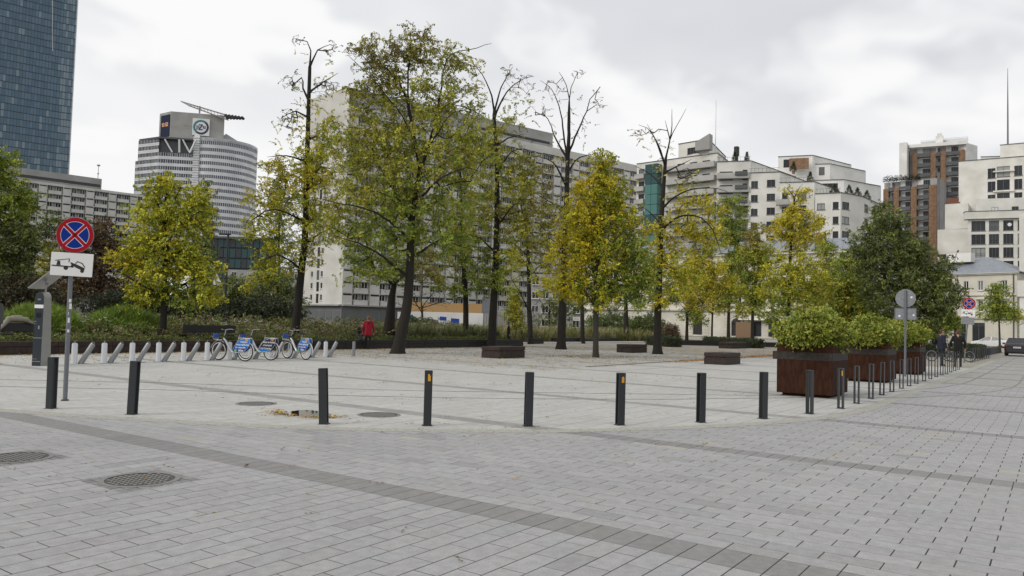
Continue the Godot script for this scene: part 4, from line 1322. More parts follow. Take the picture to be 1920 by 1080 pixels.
func people() -> void:
	var red := Color(0.36, 0.008, 0.035); var dk := Color(0.014, 0.015, 0.018)
	var away := YAW + PI
	var t := person(Vector3(-29.75, 0, -29.45), away + 0.25, "person in a long red coat with dark trousers, back turned, by the dark wall", {"coat": red, "trousers": dk, "hair": Color(0.20, 0.10, 0.045), "hood": Color(0.30, 0.008, 0.03)}, {"h": 1.74, "coat": 0.80, "stride": 0.05, "el-1": Vector3(-0.09, -0.28, 0.03), "el1": Vector3(0.09, -0.28, 0.03)})
	var bag := thing("shoulder_bag", "dark blue shoulder bag hanging at the red coat's left side", "bag", t.position + Vector3(-0.30, 0, 0.22), away + 0.25)
	var mb := MB.new()
	mb.chamfer(Vector3(0, 0.62, 0), Vector3(0.15, 0.36, 0.30), 0.04)
	mb.col = Color.WHITE
	part("pouch", mb.mesh(M.panelnavy), bag)
	mb = MB.new()
	mb.tube([Vector3(0, 0.78, 0.1), Vector3(0.02, 0.95, 0.02), Vector3(0, 0.78, -0.1)], [0.01, 0.01, 0.01], 6)
	part("handle", mb.mesh(M.black), bag)
	person(Vector3(-4.75, 0, -45.1), 2.3, "person in a navy jacket standing left of the person in black", {"coat": Color(0.016, 0.021, 0.042), "trousers": Color(0.022, 0.024, 0.03), "hair": Color(0.09, 0.055, 0.035)}, {"h": 1.84, "coat": 0.84, "el1": Vector3(0.07, -0.27, 0.05), "fo1": Vector3(-0.02, -0.2, 0.16)})
	person(Vector3(-3.98, 0, -44.6), 3.4, "person in a black coat with back turned, nearest the leaning sign", {"coat": Color(0.009, 0.009, 0.010), "trousers": Color(0.016, 0.017, 0.02), "hair": Color(0.12, 0.06, 0.035)}, {"h": 1.82, "coat": 0.78, "el-1": Vector3(-0.12, -0.26, 0.02), "el1": Vector3(0.12, -0.26, 0.02), "fo1": Vector3(-0.05, -0.18, 0.14)})
	person(Vector3(-30.5, 0.0, -43.4), YAW + 1.6, "person in dark blue clothes half hidden behind the trunk at the bench end", {"coat": Color(0.012, 0.015, 0.035), "trousers": dk, "hair": Color(0.03, 0.02, 0.015)}, {"h": 1.62})
	person(Vector3(-24.9, 0.0, -96.0), YAW + 0.4, "small far person in bright blue near the palace doors", {"coat": Color(0.012, 0.05, 0.35), "trousers": dk, "hair": Color(0.05, 0.03, 0.02)}, {"h": 1.75})
	person(Vector3(-7.6, 0.0, -68.0), YAW, "far person in dark clothes seen between the two standing people", {"coat": Color(0.015, 0.017, 0.04), "trousers": dk, "hair": Color(0.05, 0.03, 0.02)}, {"h": 1.75})
# ---------- cars ----------
func car(at: Vector3, turn: float, label: String, paint: Color, estate := false) -> void:
	# nose towards local -z, 4.5 m long
	var t := thing("parked_car", label, "car", at, turn)
	var m := StandardMaterial3D.new()
	m.resource_name = "car_paint"
	m.albedo_color = paint
	m.roughness = 0.25
	m.metallic = 0.3
	m.clearcoat_enabled = true
	m.clearcoat = 0.8
	# stations from tail to nose: z, half width at sill / belt, sill y, belt y, deck y
	var S := [[2.22, 0.70, 0.76, 0.38, 0.80, 0.86], [2.10, 0.82, 0.86, 0.24, 0.86, 1.00], [1.5, 0.86, 0.89, 0.20, 0.90, 1.03], [0.7, 0.87, 0.90, 0.19, 0.90, 0.96], [-0.4, 0.87, 0.90, 0.19, 0.88, 0.94], [-1.1, 0.87, 0.89, 0.19, 0.86, 0.93], [-1.8, 0.85, 0.86, 0.21, 0.74, 0.82], [-2.15, 0.76, 0.78, 0.28, 0.62, 0.70], [-2.26, 0.62, 0.64, 0.36, 0.52, 0.56]]
	var mb := MB.new()
	var ring := func(s: Array) -> Array:
		var r := []
		for k in [[-0.9, 3, 1], [-1.0, 3, 1.15], [-1.0, 4, 0.62], [-1.0, 4, 1.0], [-0.86, 5, 1.0], [0.86, 5, 1.0], [1.0, 4, 1.0], [1.0, 4, 0.62], [1.0, 3, 1.15], [0.9, 3, 1]]:
			r.append(Vector3(k[0] * (s[1] if k[1] == 3 else s[2]), s[k[1]] * k[2], s[0]))
		return r
	for i in S.size() - 1:
		var a: Array = ring.call(S[i]); var b: Array = ring.call(S[i + 1])
		for k in a.size():
			var l := (k + 1) % a.size()
			mb.quad(a[k], a[l], b[l], b[k])
	mb.fan(ring.call(S[0]), Vector3(0, 0, 1)); mb.fan(ring.call(S[-1]), Vector3(0, 0, -1))
	part("body", mb.mesh(m), t)
	# cabin: roof in paint, glazing below it
	var zr := 1.9 if estate else 1.62
	var base := [Vector3(-0.80, 0.95, zr), Vector3(0.80, 0.95, zr), Vector3(0.82, 0.90, -1.25), Vector3(-0.82, 0.90, -1.25)]
	var top := [Vector3(-0.58, 1.42, 0.95 if not estate else 1.5), Vector3(0.58, 1.42, 0.95 if not estate else 1.5), Vector3(0.60, 1.43, -0.25), Vector3(-0.60, 1.43, -0.25)]
	mb = MB.new()
	for k in 4: mb.quad(base[k], base[(k + 1) % 4], top[(k + 1) % 4], top[k])
	part("glazing", mb.mesh(M.glass1), t)
	mb = MB.new()
	var c: Vector3 = (top[0] + top[2]) / 2
	mb.fan(top.map(func(q: Vector3) -> Vector3: return c + (q - c) * 1.03 + Vector3(0, 0.03, 0)), Vector3.UP)
	for k in 4:
		var q: Vector3 = c + (top[k] - c) * 1.03 + Vector3(0, 0.03, 0); var w: Vector3 = c + (top[(k + 1) % 4] - c) * 1.03 + Vector3(0, 0.03, 0)
		mb.quad(q - Vector3(0, 0.035, 0), w - Vector3(0, 0.035, 0), w, q)
		mb.bar(base[k] + Vector3(0, -0.02, 0), top[k] + Vector3(0, 0.01, 0), 0.07, 0.05)
	for s in [-1, 1]: mb.bar(Vector3(0.815 * s, 0.92, 0.25), Vector3(0.60 * s, 1.42, 0.28), 0.07, 0.03)
	part("roof", mb.mesh(m), t)
	for z in [1.32, -1.42]:
		for s in [-1, 1]:
			var w := Node3D.new()
			w.name = "wheel"
			t.add_child(w, true)
			w.position = Vector3(0.76 * s, 0.31, z)
			mb = MB.new()
			mb.tube([Vector3(-0.11, 0, 0), Vector3(-0.09, 0, 0), Vector3(0.09, 0, 0), Vector3(0.11, 0, 0)], [0.27, 0.31, 0.31, 0.27], 24)
			part("tyre", mb.mesh(M.rubber), w)
			mb = MB.new()
			mb.tube([Vector3(0.10 * s, 0, 0), Vector3(0.118 * s, 0, 0)], [0.20, 0.18], 16)
			part("rim", mb.mesh(M.steel), w)
	for s in [-1, 1]:
		mb = MB.new()
		mb.chamfer(Vector3(0.66 * s, 0.80, 2.14), Vector3(0.34, 0.15, 0.16), 0.03)
		part("tail_light", mb.mesh(M.red), t)
		mb = MB.new()
		mb.chamfer(Vector3(0.60 * s, 0.62, -2.12), Vector3(0.32, 0.13, 0.2), 0.03)
		part("headlight", mb.mesh(M.glass3), t)
		mb = MB.new()
		mb.chamfer(Vector3(0.98 * s, 0.98, -0.78), Vector3(0.20, 0.13, 0.10), 0.03)
		part("mirror", mb.mesh(m), t)
	mb = MB.new()
	mb.chamfer(Vector3(0, 0.70, 2.235), Vector3(0.52, 0.12, 0.02), 0.005)
	var pl := part("number_plate", mb.mesh(M.white), t)
	mb = MB.new()
	for k in 7: mb.box(Vector3(-0.19 + 0.063 * k, 0.70, 2.246), Vector3(0.035, 0.06, 0.003))
	part("plate_characters", mb.mesh(M.lineink), pl)
	mb = MB.new()
	mb.chamfer(Vector3(0, 0.34, 2.16), Vector3(1.5, 0.16, 0.16), 0.04)
	part("bumper", mb.mesh(M.black), t)
func cars() -> void:
	car(Vector3(-2.55, 0, -76.3), 0.02, "dark saloon car seen from behind at the right edge of the street", lin(0.012, 0.013, 0.016))
	car(Vector3(-7.1, 0, -122.1), 1.35, "white saloon car parked side-on before the cream corner house", lin(0.72, 0.73, 0.74))
	car(Vector3(-2.3, 0, -90.0), 0.02, "silver car standing in front of the dark saloon", lin(0.35, 0.37, 0.4))

# ---------- trees ----------
const PAL := {
	"olive": [[0.354, 0.389, 0.035], [0.472, 0.472, 0.041], [0.248, 0.307, 0.031], [0.543, 0.496, 0.053], [0.33, 0.295, 0.053]],
	"green": [[0.204, 0.288, 0.03], [0.288, 0.36, 0.036], [0.384, 0.408, 0.042], [0.156, 0.216, 0.026]],
	"dark": [[0.117, 0.156, 0.039], [0.156, 0.195, 0.044], [0.234, 0.273, 0.052], [0.098, 0.13, 0.034]],
	"drab": [[0.27, 0.26, 0.05], [0.33, 0.31, 0.05], [0.21, 0.19, 0.05], [0.36, 0.34, 0.05], [0.25, 0.19, 0.055]],
	"yellowgreen": [[0.425, 0.448, 0.026], [0.555, 0.531, 0.029], [0.295, 0.354, 0.026], [0.378, 0.413, 0.026], [0.684, 0.602, 0.035]],
	"yellow": [[0.65, 0.56, 0.034], [0.538, 0.482, 0.028], [0.717, 0.616, 0.067], [0.381, 0.381, 0.025]],
	"gold": [[0.65, 0.56, 0.018], [0.56, 0.504, 0.018], [0.717, 0.56, 0.018], [0.403, 0.414, 0.018]],
	"goldgreen": [[0.472, 0.448, 0.019], [0.33, 0.366, 0.019], [0.236, 0.295, 0.021], [0.59, 0.507, 0.019]],
	"russet": [[0.14, 0.075, 0.03], [0.11, 0.058, 0.028], [0.17, 0.11, 0.032], [0.085, 0.068, 0.028]],
	"bare": [[0.20, 0.16, 0.04], [0.16, 0.14, 0.04], [0.24, 0.19, 0.04]],
	"twig": [[0.14, 0.105, 0.05], [0.12, 0.088, 0.045], [0.18, 0.14, 0.05]],
	"grey": [[0.18, 0.20, 0.16], [0.14, 0.16, 0.13]],
}
func v3(a: Array) -> Vector3: return Vector3(a[0], a[1], a[2])
func tree(d: Dictionary) -> void:
	rng.seed = d.seed
	var t := thing("tree", d.l, "tree", v3(d.p), YAW, d.g)
	var P := PackedVector3Array([Vector3(0, -0.1, 0)]); var par := PackedInt32Array([-1]); var R := PackedFloat32Array([d.r * 1.12])
	var runs := []
	var chain := func(pts: Array, from: int, r0: float, r1: float) -> void:
		var run := [from]
		var total := 0.0
		for i in pts.size() - 1: total += pts[i].distance_to(pts[i + 1])
		var gone := 0.0
		var last := from
		for i in pts.size() - 1:
			var a: Vector3 = pts[i]; var b: Vector3 = pts[i + 1]
			var a0: Vector3 = pts[maxi(i - 1, 0)]; var b0: Vector3 = pts[mini(i + 2, pts.size() - 1)]
			var n := maxi(1, int(a.distance_to(b) / (0.16 if i == 0 and from == 0 else 0.38)))
			for k in n:
				var f := float(k + 1) / n
				var p := a.cubic_interpolate(b, a0, b0, f)
				if k < n - 1 and from > 0: p += Vector3(rng.randfn(0, 0.02), rng.randfn(0, 0.02), rng.randfn(0, 0.03))
				P.append(p); par.append(last)
				R.append(lerpf(r0, r1, pow((gone + a.distance_to(b) * f) / maxf(total, 0.01), 0.8)))
				last = P.size() - 1
				run.append(last)
			gone += a.distance_to(b)
		runs.append(run)
	var tr := [Vector3(0, -0.1, 0)]
	for q in d.t: tr.append(v3(q))
	chain.call(tr, 0, d.r, d.r * (0.36 if d.b.size() > 0 else 0.25))
	for l in d.b:
		var pts := []
		for q in l: pts.append(v3(q))
		var best := 0
		for i in P.size():
			if P[i].distance_squared_to(pts[0]) < P[best].distance_squared_to(pts[0]): best = i
		pts[0] = P[best]
		chain.call(pts, best, minf(R[best] * 0.75, 0.014 + d.r * 0.24), 0.009)
	var skeleton := P.size()
	# points to be reached by twigs, nearest to the limbs first
	var goals := []
	for c in d.c:
		for k in maxi(1, int(c[5] * (1.0 if c[6] in ["bare", "twig"] else 0.62))):
			var q := Vector3(rng.randfn(0, 1), rng.randfn(0, 1), rng.randfn(0, 1)).normalized() * pow(rng.randf(), 0.42)
			var p := Vector3(c[0] + q.x * c[3], c[1] + q.y * c[4], c[2] + q.z * (c[3] + c[4]) * 0.5)
			var m := 1e9
			for i in range(0, skeleton, 2): m = minf(m, P[i].distance_squared_to(p))
			goals.append([m, p, c[6]])
	goals.sort_custom(func(a: Array, b: Array) -> bool: return a[0] < b[0])
	var X := []
	var tips := PackedInt32Array()
	var s: float = d.s
	for gq in goals:
		var p: Vector3 = gq[1]
		var best := 0; var bd := 1e9
		for i in range(1, P.size()):
			var e := P[i].distance_squared_to(p)
			if e < bd and P[i].y < p.y + 0.5:
				bd = e; best = i
		var a := P[best]
		var dist := a.distance_to(p)
		var n := clampi(int(dist / 0.42), 1, 6)
		var mid := (a + p) / 2 + Vector3(rng.randfn(0, 0.1), rng.randf_range(-0.02, 0.16), rng.randfn(0, 0.1)) * minf(dist, 1.5)
		var last := best
		for k in n:
			var f := float(k + 1) / n
			P.append(a * (1 - f) * (1 - f) + mid * 2 * f * (1 - f) + p * f * f); par.append(last); R.append(0.0)
			last = P.size() - 1
		tips.append(last)
		var pal: Array = PAL[gq[2]]
		var few: bool = gq[2] in ["bare", "twig"]
		var cnt: int = (1 if few else int(d.k * 1.45))
		for k in cnt:
			if few and rng.randf() < 0.45: continue
			var q := p + Vector3(rng.randfn(0, 0.17), rng.randfn(0, 0.12), rng.randfn(0, 0.17)) * s
			if k > 0 and k % 3 == 0: q = P[maxi(last - 1, 0)].lerp(p, rng.randf()) + Vector3(rng.randfn(0, 0.12), rng.randfn(0, 0.12), rng.randfn(0, 0.12)) * s
			var col: Array = pal[rng.randi() % pal.size()]
			var v := rng.randf_range(0.8, 1.2)
			X.append([q, s * rng.randf_range(0.65, 1.35) * (0.7 if few else 1.0), Color(col[0] * v, col[1] * v, col[2] * v)])
	var area := PackedFloat32Array()
	area.resize(P.size())
	for i in tips: area[i] += 0.0065 * 0.0065
	for i in range(P.size() - 1, 0, -1): area[par[i]] += area[i]
	var trunk := MB.new(); var boughs := MB.new()
	for i in P.size():
		R[i] = minf(maxf(R[i], sqrt(area[i]) if area[i] > 0 else 0.007), d.r * 1.15)
		if i < skeleton and P[i].y < 1.2: R[i] *= 1.0 + 0.38 * exp(-maxf(P[i].y, 0.0) / 0.22)   # root flare
	var tn: int = 0
	for i in range(skeleton, P.size()):
		var r1 := R[i]
		boughs.frustum(P[par[i]], P[i], minf(R[par[i]], r1 * 1.5), r1, 6 if r1 > 0.04 else 4 if r1 > 0.012 else 3)
	for run in runs:
		var pts := []; var rr := []
		for i in run:
			pts.append(P[i]); rr.append(R[i] if i != run[0] or run[0] == 0 else minf(R[i], R[run[1]] * 1.3 + 0.01))
		trunk.tube(pts, rr, 12 if rr[0] > 0.1 else 7, false)
	var bm: Material = M.palebark if d.r < 0.15 else M.bark
	part("trunk", trunk.mesh(bm), t)
	if not boughs.v.is_empty(): tag(part("twigs", boughs.mesh(bm), t), "", "", "", "stuff")
	leaves("crown", X, t)
# ---------- beds, hedges, grasses ----------
func spread(n: int, x0: float, x1: float, z0: float, z1: float, y: Callable, cols: Array, s0: float, s1: float) -> Array:
	var X := []
	for i in n:
		var p := Vector3(rng.randf_range(x0, x1), 0, rng.randf_range(z0, z1))
		p.y = y.call(p)
		var c: Array = cols[rng.randi() % cols.size()]
		var v := rng.randf_range(0.75, 1.2)
		X.append([p, rng.randf_range(s0, s1), Color(c[0] * v, c[1] * v, c[2] * v)])
	return X
func wall_run(a: Vector2, b: Vector2, h: float, w: float, label: String, m: String, piece := 2.0) -> void:
	# low bench-wall of two stacked boards with a shadow gap, in lengths
	var t := thing("bench_wall", label, "wall", Vector3(a.x, 0, a.y), atan2(-(b - a).y, (b - a).x), "low dark walls round the beds")
	var L := a.distance_to(b)
	var n := maxi(1, int(round(L / piece)))
	var mb := MB.new()
	mb.box(Vector3(L / 2, h * 0.33, -w / 2), Vector3(L - 0.04, h * 0.6, w - 0.06))
	part("core", mb.mesh(M[m]), t)
	for k in n:
		for r in 2:
			mb = MB.new()
			var hh: float = h * 0.53 if r == 0 else h * 0.40
			mb.chamfer(Vector3(L / n * (k + 0.5), 0.02 + hh / 2 if r == 0 else h - hh / 2, -w / 2), Vector3(L / n - 0.012, hh, w), 0.008)
			part("board", mb.mesh(M[m]), t)
func stuff(called: String, X: Array, label: String, mesh_: Mesh = null) -> void:
	var o := leaves(called, X, self, mesh_)
	o.name = numbered(called)
	tag(o, label, "", "", "stuff")
func mound(at: Vector3, r: float, h: float, label: String, cols: Array, n: int) -> void:
	# a dense rounded mound of fine grass: arching tufts all over a dome
	var t := thing("grass_mound", label, "grass mound", at, 0.0, "green grass mounds in the raised bed")
	var X := []
	var mm := MultiMesh.new()
	mm.transform_format = MultiMesh.TRANSFORM_3D
	mm.use_colors = true
	mm.mesh = tuft
	mm.instance_count = n
	for i in n:
		var a := rng.randf() * TAU; var e := asin(pow(rng.randf(), 0.9))
		var d := Vector3(cos(a) * cos(e), sin(e), sin(a) * cos(e))
		var p := Vector3(d.x * r * 0.78, d.y * h * 0.66, d.z * r * 0.78) * rng.randf_range(0.80, 1.0)
		var up := (d + Vector3(0, 0.55, 0) + Vector3(rng.randfn(0, 0.15), 0, rng.randfn(0, 0.15))).normalized()
		var x := up.cross(Vector3(rng.randfn(0, 1), 0.1, rng.randfn(0, 1))).normalized()
		var c: Array = cols[rng.randi() % cols.size()]
		var v := rng.randf_range(0.8, 1.2)
		mm.set_instance_transform(i, Transform3D(Basis(x, up, x.cross(up)).scaled_local(Vector3.ONE * rng.randf_range(0.5, 0.75)), p))
		mm.set_instance_color(i, Color(c[0] * v, c[1] * v, c[2] * v))
	var o := MultiMeshInstance3D.new()
	o.name = "blades"
	o.multimesh = mm
	o.set_meta("kind", "stuff")
	t.add_child(o)
	var mb := MB.new()
	for k in 8:
		for j in 4:
			var f := func(u: int, w: int) -> Vector3: return Vector3(cos(TAU * u / 8) * cos(PI / 2 * w / 4) * r * 0.6, sin(PI / 2 * w / 4) * h * 0.5, sin(TAU * u / 8) * cos(PI / 2 * w / 4) * r * 0.6)
			mb.quad(f.call(k + 1, j), f.call(k, j), f.call(k, j + 1), f.call(k + 1, j + 1))
	part("crown_base", mb.mesh(M.earth), t)
func clump(at: Vector3, r: float, h: float, label: String, cols: Array, n: int, s: float) -> void:
	# an ornamental grass mound
	var t := thing("grass_clump", label, "grass clump", at, 0.0, "ornamental grass mounds in the beds")
	var X := []
	for i in n:
		var a := rng.randf() * TAU; var q := sqrt(rng.randf())
		var c: Array = cols[rng.randi() % cols.size()]
		var v := rng.randf_range(0.8, 1.2)
		X.append([Vector3(cos(a) * q * r, h * 0.55 * (1.0 - q * q) - 0.02, sin(a) * q * r), s * rng.randf_range(0.75, 1.1), Color(c[0] * v, c[1] * v, c[2] * v)])
	leaves("blades", X, t, tuft)
func bush(at: Vector3, r: Vector3, label: String, cols: Array, n: int, s: float) -> void:
	var t := thing("bush", label, "bush", at, YAW, "bushes in the beds")
	var mb := MB.new()
	for k in 9:
		var q := Vector3(rng.randfn(0, 0.5) * r.x, r.y * rng.randf_range(0.8, 1.4), rng.randfn(0, 0.5) * r.z)
		mb.frustum(Vector3(q.x * 0.2, -0.05, q.z * 0.2), q, 0.025, 0.008, 5)
	part("stem", mb.mesh(M.bark), t)
	var X := []
	for i in n:
		var q := Vector3(rng.randfn(0, 1), rng.randfn(0, 1), rng.randfn(0, 1)).normalized() * pow(rng.randf(), 0.36)
		var c: Array = cols[rng.randi() % cols.size()]
		var v := rng.randf_range(0.75, 1.25)
		X.append([Vector3(q.x * r.x, r.y * (1.0 + q.y) + rng.randfn(0, 0.06), q.z * r.z), s * rng.randf_range(0.7, 1.2), Color(c[0] * v, c[1] * v, c[2] * v)])
	leaves("foliage", X, t)
func beds() -> void:
	rng.seed = 404
	wall_run(Vector2(-30.0, 2.0), Vector2(-30.0, -26.0), 0.47, 0.45, "long low dark bench wall behind the bike docks", "cortenbench")
	wall_run(Vector2(-30.0, -26.03), Vector2(-30.0, -44.5), 0.47, 0.45, "long low black bench wall behind the tall leaning tree", "darkbench")
	wall_run(Vector2(-33.0, -49.6), Vector2(-33.0, -51.8), 0.46, 0.4, "short dark wall just left of the forked trunk", "darkbench")
	wall_run(Vector2(-33.2, -54.0), Vector2(-33.2, -58.5), 0.46, 0.5, "short dark wall left of the nearly bare tree", "darkbench")
	wall_run(Vector2(-27.6, -66.0), Vector2(-20.6, -72.5), 0.44, 0.5, "long dark bench wall in front of the clipped hedge by the palace", "darkbench")
	wall_run(Vector2(-33.4, -59.5), Vector2(-34.6, -68.0), 0.40, 0.4, "dark wall behind the white kerb in the middle distance", "darkbench")
	wall_run(Vector2(-4.7, -68.0), Vector2(-4.3, -88.0), 0.55, 0.5, "dark low wall of the street bed before the dark saloon", "darkbench")
	wall_run(Vector2(-14.0, -72.0), Vector2(-6.2, -72.0), 0.5, 0.5, "dark low wall behind the two standing people", "darkbench")
	var mb := MB.new()
	mb.box(Vector3(-33.0, 0.06, -60.5), Vector3(0.5, 0.16, 24.0), Basis(Vector3.UP, -0.03))
	struct("white_kerb", mb.mesh(M.whitekerb), "pale raised kerb between the square and the tall grass")
	mb = MB.new()
	mb.box(Vector3(-47.3, 0.19, -20.0), Vector3(33.6, 0.4, 49.0))
	struct("bed_soil", mb.mesh(M.soil), "dark soil of the long raised bed behind the bike docks")
	mb = MB.new()
	mb.box(Vector3(-48.0, 0.02, -72.0), Vector3(29.0, 0.1, 44.0))
	struct("meadow", mb.mesh(M.earth), "grassy ground beyond the end of the raised bed")
	# low ground cover along the wall, then mixed planting, then mounds
	var low := [[0.11, 0.15, 0.03], [0.15, 0.18, 0.035], [0.08, 0.115, 0.026], [0.19, 0.18, 0.04]]
	stuff("ground_cover", spread(5200, -31.9, -30.5, -44.0, 0.0, func(p: Vector3) -> float: return 0.42 + 0.16 * rng.randf() + 0.05 * sin(p.z * 2.3), low, 0.5, 0.85), "low leafy ground cover along the top of the long dark wall")
	var mix := [[0.16, 0.20, 0.05], [0.20, 0.22, 0.06], [0.24, 0.20, 0.09], [0.13, 0.17, 0.045], [0.28, 0.21, 0.14], [0.24, 0.26, 0.09]]
	stuff("perennials", spread(6500, -38.5, -31.9, -45.0, 0.0, func(p: Vector3) -> float: return 0.45 + rng.randf() * (0.40 + 0.62 * clampf((-31.9 - p.x) / 4.0, 0, 1)) + 0.15 * sin(p.z * 0.9 + p.x), mix, 0.7, 1.2), "mixed autumn perennials filling the raised bed")
	stuff("white_flowers", spread(800, -37.0, -32.2, -44.0, -15.0, func(p: Vector3) -> float: return 0.95 + rng.randf() * 0.35 + 0.15 * sin(p.z * 0.9 + p.x) if sin(p.z * 1.7 + p.x * 0.8) > 0.35 else 0.5, [[0.55, 0.55, 0.48], [0.42, 0.42, 0.36]], 0.7, 1.3), "pale flower heads scattered through the raised bed", flower)
	var gg := [[0.18, 0.28, 0.026], [0.23, 0.33, 0.032], [0.15, 0.23, 0.024]]
	mound(Vector3(-34.6, 0.40, -19.0), 2.0, 1.65, "big rounded green grass mound behind the bike docks, right of the sign pole", gg, 900)
	mound(Vector3(-34.5, 0.40, -15.4), 1.9, 1.7, "broad green grass mound directly behind the terminal", gg, 800)
	mound(Vector3(-34.5, 0.40, -12.6), 1.8, 1.7, "green grass mound at the left picture edge", gg, 700)
	clump(Vector3(-36.8, 0.40, -27.2), 0.7, 0.5, "small clump of plumed straw-coloured grass left of the slender tree", [[0.40, 0.33, 0.2], [0.30, 0.25, 0.14], [0.14, 0.15, 0.05]], 150, 0.95)
	clump(Vector3(-36.2, 0.40, -29.3), 0.6, 0.5, "pale plumed grass just left of the slender tree's trunk", [[0.42, 0.34, 0.22], [0.30, 0.25, 0.15], [0.14, 0.15, 0.05]], 130, 0.95)
	var pale := [[0.20, 0.21, 0.075], [0.28, 0.26, 0.11], [0.13, 0.16, 0.04], [0.34, 0.30, 0.15]]
	stuff("tall_grass", spread(3400, -44.0, -34.6, -84.0, -47.0, func(p: Vector3) -> float: return 0.05, pale, 0.9, 1.7), "tall pale meadow grass beyond the white kerb", tuft)
	stuff("bed_grass", spread(1700, -38.0, -31.8, -44.5, -34.0, func(p: Vector3) -> float: return 0.4, [[0.15, 0.17, 0.06], [0.22, 0.22, 0.10], [0.12, 0.14, 0.05]], 0.7, 1.2), "loose grasses in the bed between the two thick trunks", tuft)
	bush(Vector3(-41.0, 0.0, -45.5), Vector3(2.6, 0.95, 1.6), "rounded grey-green bush left of the tree at the bench end", [[0.07, 0.10, 0.035], [0.10, 0.13, 0.05]], 900, 1.2)
	bush(Vector3(-37.0, 0.0, -78.5), Vector3(2.8, 1.35, 2.0), "rounded green bush right of the thin trunk, near the hedge", [[0.10, 0.15, 0.03], [0.14, 0.18, 0.04]], 1000, 1.4)
	bush(Vector3(-42.0, 0.0, -80.0), Vector3(3.2, 1.5, 2.0), "wide green bush behind the young golden tree", [[0.09, 0.14, 0.03], [0.12, 0.16, 0.04]], 1000, 1.4)
	bush(Vector3(-28.6, 0.0, -66.3), Vector3(0.8, 1.0, 0.8), "small bush with dusky pink flower heads by the palace door", [[0.16, 0.09, 0.07], [0.11, 0.10, 0.04], [0.20, 0.11, 0.09]], 380, 1.0)
	bush(Vector3(-44.5, 0.4, -33.5), Vector3(3.5, 1.3, 1.6), "dark bush mass at the back of the raised bed behind the bikes", [[0.035, 0.05, 0.018], [0.05, 0.065, 0.022]], 1100, 1.4)
	bush(Vector3(-44.0, 0.4, -25.0), Vector3(3.4, 1.3, 1.6), "dark bush mass at the back of the bed right of the yellow green tree", [[0.035, 0.05, 0.018], [0.05, 0.065, 0.022]], 1100, 1.4)
	bush(Vector3(-43.0, 0.4, -17.5), Vector3(3.4, 1.5, 1.6), "brownish bush behind the big rounded grass mound", [[0.06, 0.05, 0.022], [0.08, 0.06, 0.025], [0.05, 0.055, 0.02]], 1000, 1.4)
	bush(Vector3(-41.0, 0.4, -11.0), Vector3(3.0, 1.6, 1.6), "dark green bush behind the terminal's grass mound", [[0.05, 0.07, 0.02], [0.09, 0.10, 0.03]], 1000, 1.4)
	# clipped hedges
	var hg := [[0.035, 0.055, 0.018], [0.05, 0.075, 0.022]]
	for q in [[Vector3(-24.0, 0, -69.2), 9.5, 0.75, 1.2, -0.74, "clipped dark hedge behind the long bench wall by the palace"], [Vector3(-27.0, 0, -61.0), 6.0, 0.8, 1.5, -0.85, "clipped dark hedge right of the pollarded tree"], [Vector3(-6.4, 0, -73.0), 22.0, 0.75, 3.4, -1.52, "flat clipped hedge in the street bed before the white car"], [Vector3(-12.0, 0, -74.0), 8.0, 0.8, 1.4, 0.0, "dark hedge behind the two standing people"]]:
		var t := thing("hedge", q[5], "hedge", q[0], q[4], "clipped hedges")
		var X := []
		for i in int(q[1] * (160 + 60 * q[3])):
			var c: Array = hg[rng.randi() % 2]
			var v := rng.randf_range(0.8, 1.3)
			X.append([Vector3(rng.randf_range(-0.5, 0.5) * q[1], rng.randf() * q[2], rng.randf_range(-0.5, 0.5) * q[3]), rng.randf_range(0.6, 0.9), Color(c[0] * v, c[1] * v, c[2] * v)])
		leaves("foliage", X, t)
		mb = MB.new()
		mb.box(Vector3(0, q[2] * 0.42, 0), Vector3(q[1] - 0.3, q[2] * 0.8, q[3] - 0.3))
		part("core", mb.mesh(M.soil), t)
	# fallen leaves
	var lc := [[0.42, 0.26, 0.04], [0.30, 0.17, 0.04], [0.20, 0.11, 0.04], [0.48, 0.33, 0.06], [0.14, 0.09, 0.04]]
	var F := []
	F.append_array(spread(1500, -29.95, -29.2, -44.0, -4.0, func(p: Vector3) -> float: return 0.002, lc, 0.8, 1.3))
	F.append_array(spread(700, -29.2, -24.5, -30.0, -8.0, func(p: Vector3) -> float: return 0.002, lc, 0.7, 1.2))
	F.append_array(spread(3800, -30.0, -14.0, -60.0, -22.0, func(p: Vector3) -> float: return 0.002, lc, 0.7, 1.2))
	F.append_array(spread(900, -14.55, -13.9, -52.0, -33.0, func(p: Vector3) -> float: return 0.004 + 0.03 * rng.randf(), [[0.40, 0.19, 0.04], [0.34, 0.16, 0.04], [0.45, 0.25, 0.05]], 0.9, 1.5))
	F.append_array(spread(260, -20.5, -17.5, -37.0, -32.0, func(p: Vector3) -> float: return 0.002, lc, 0.9, 1.4))
	F.append_array(spread(420, -24.0, -4.0, -24.0, -8.0, func(p: Vector3) -> float: return 0.002, lc, 0.5, 0.9))
	F.append_array(spread(44, -9.0, 1.0, -12.0, -3.0, func(p: Vector3) -> float: return 0.002, lc, 0.4, 0.7))
	for i in 120:
		var a := rng.randf_range(-0.5, 3.0); var q := rng.randf_range(0.75, 1.15)
		var c: Array = lc[rng.randi() % 4]
		F.append([Vector3(-10.2 + 0.62 * q * cos(a) * 1.1, 0.006, -8.72 + 0.42 * q * sin(a)), rng.randf_range(0.5, 0.9), Color(c[0] * 1.2, c[1] * 1.2, c[2])])
	stuff("fallen_leaves", F, "fallen yellow and brown leaves scattered over the paving", fallen)
	# the puddle the leaves lie round
	mb = MB.new()
	var ring := []
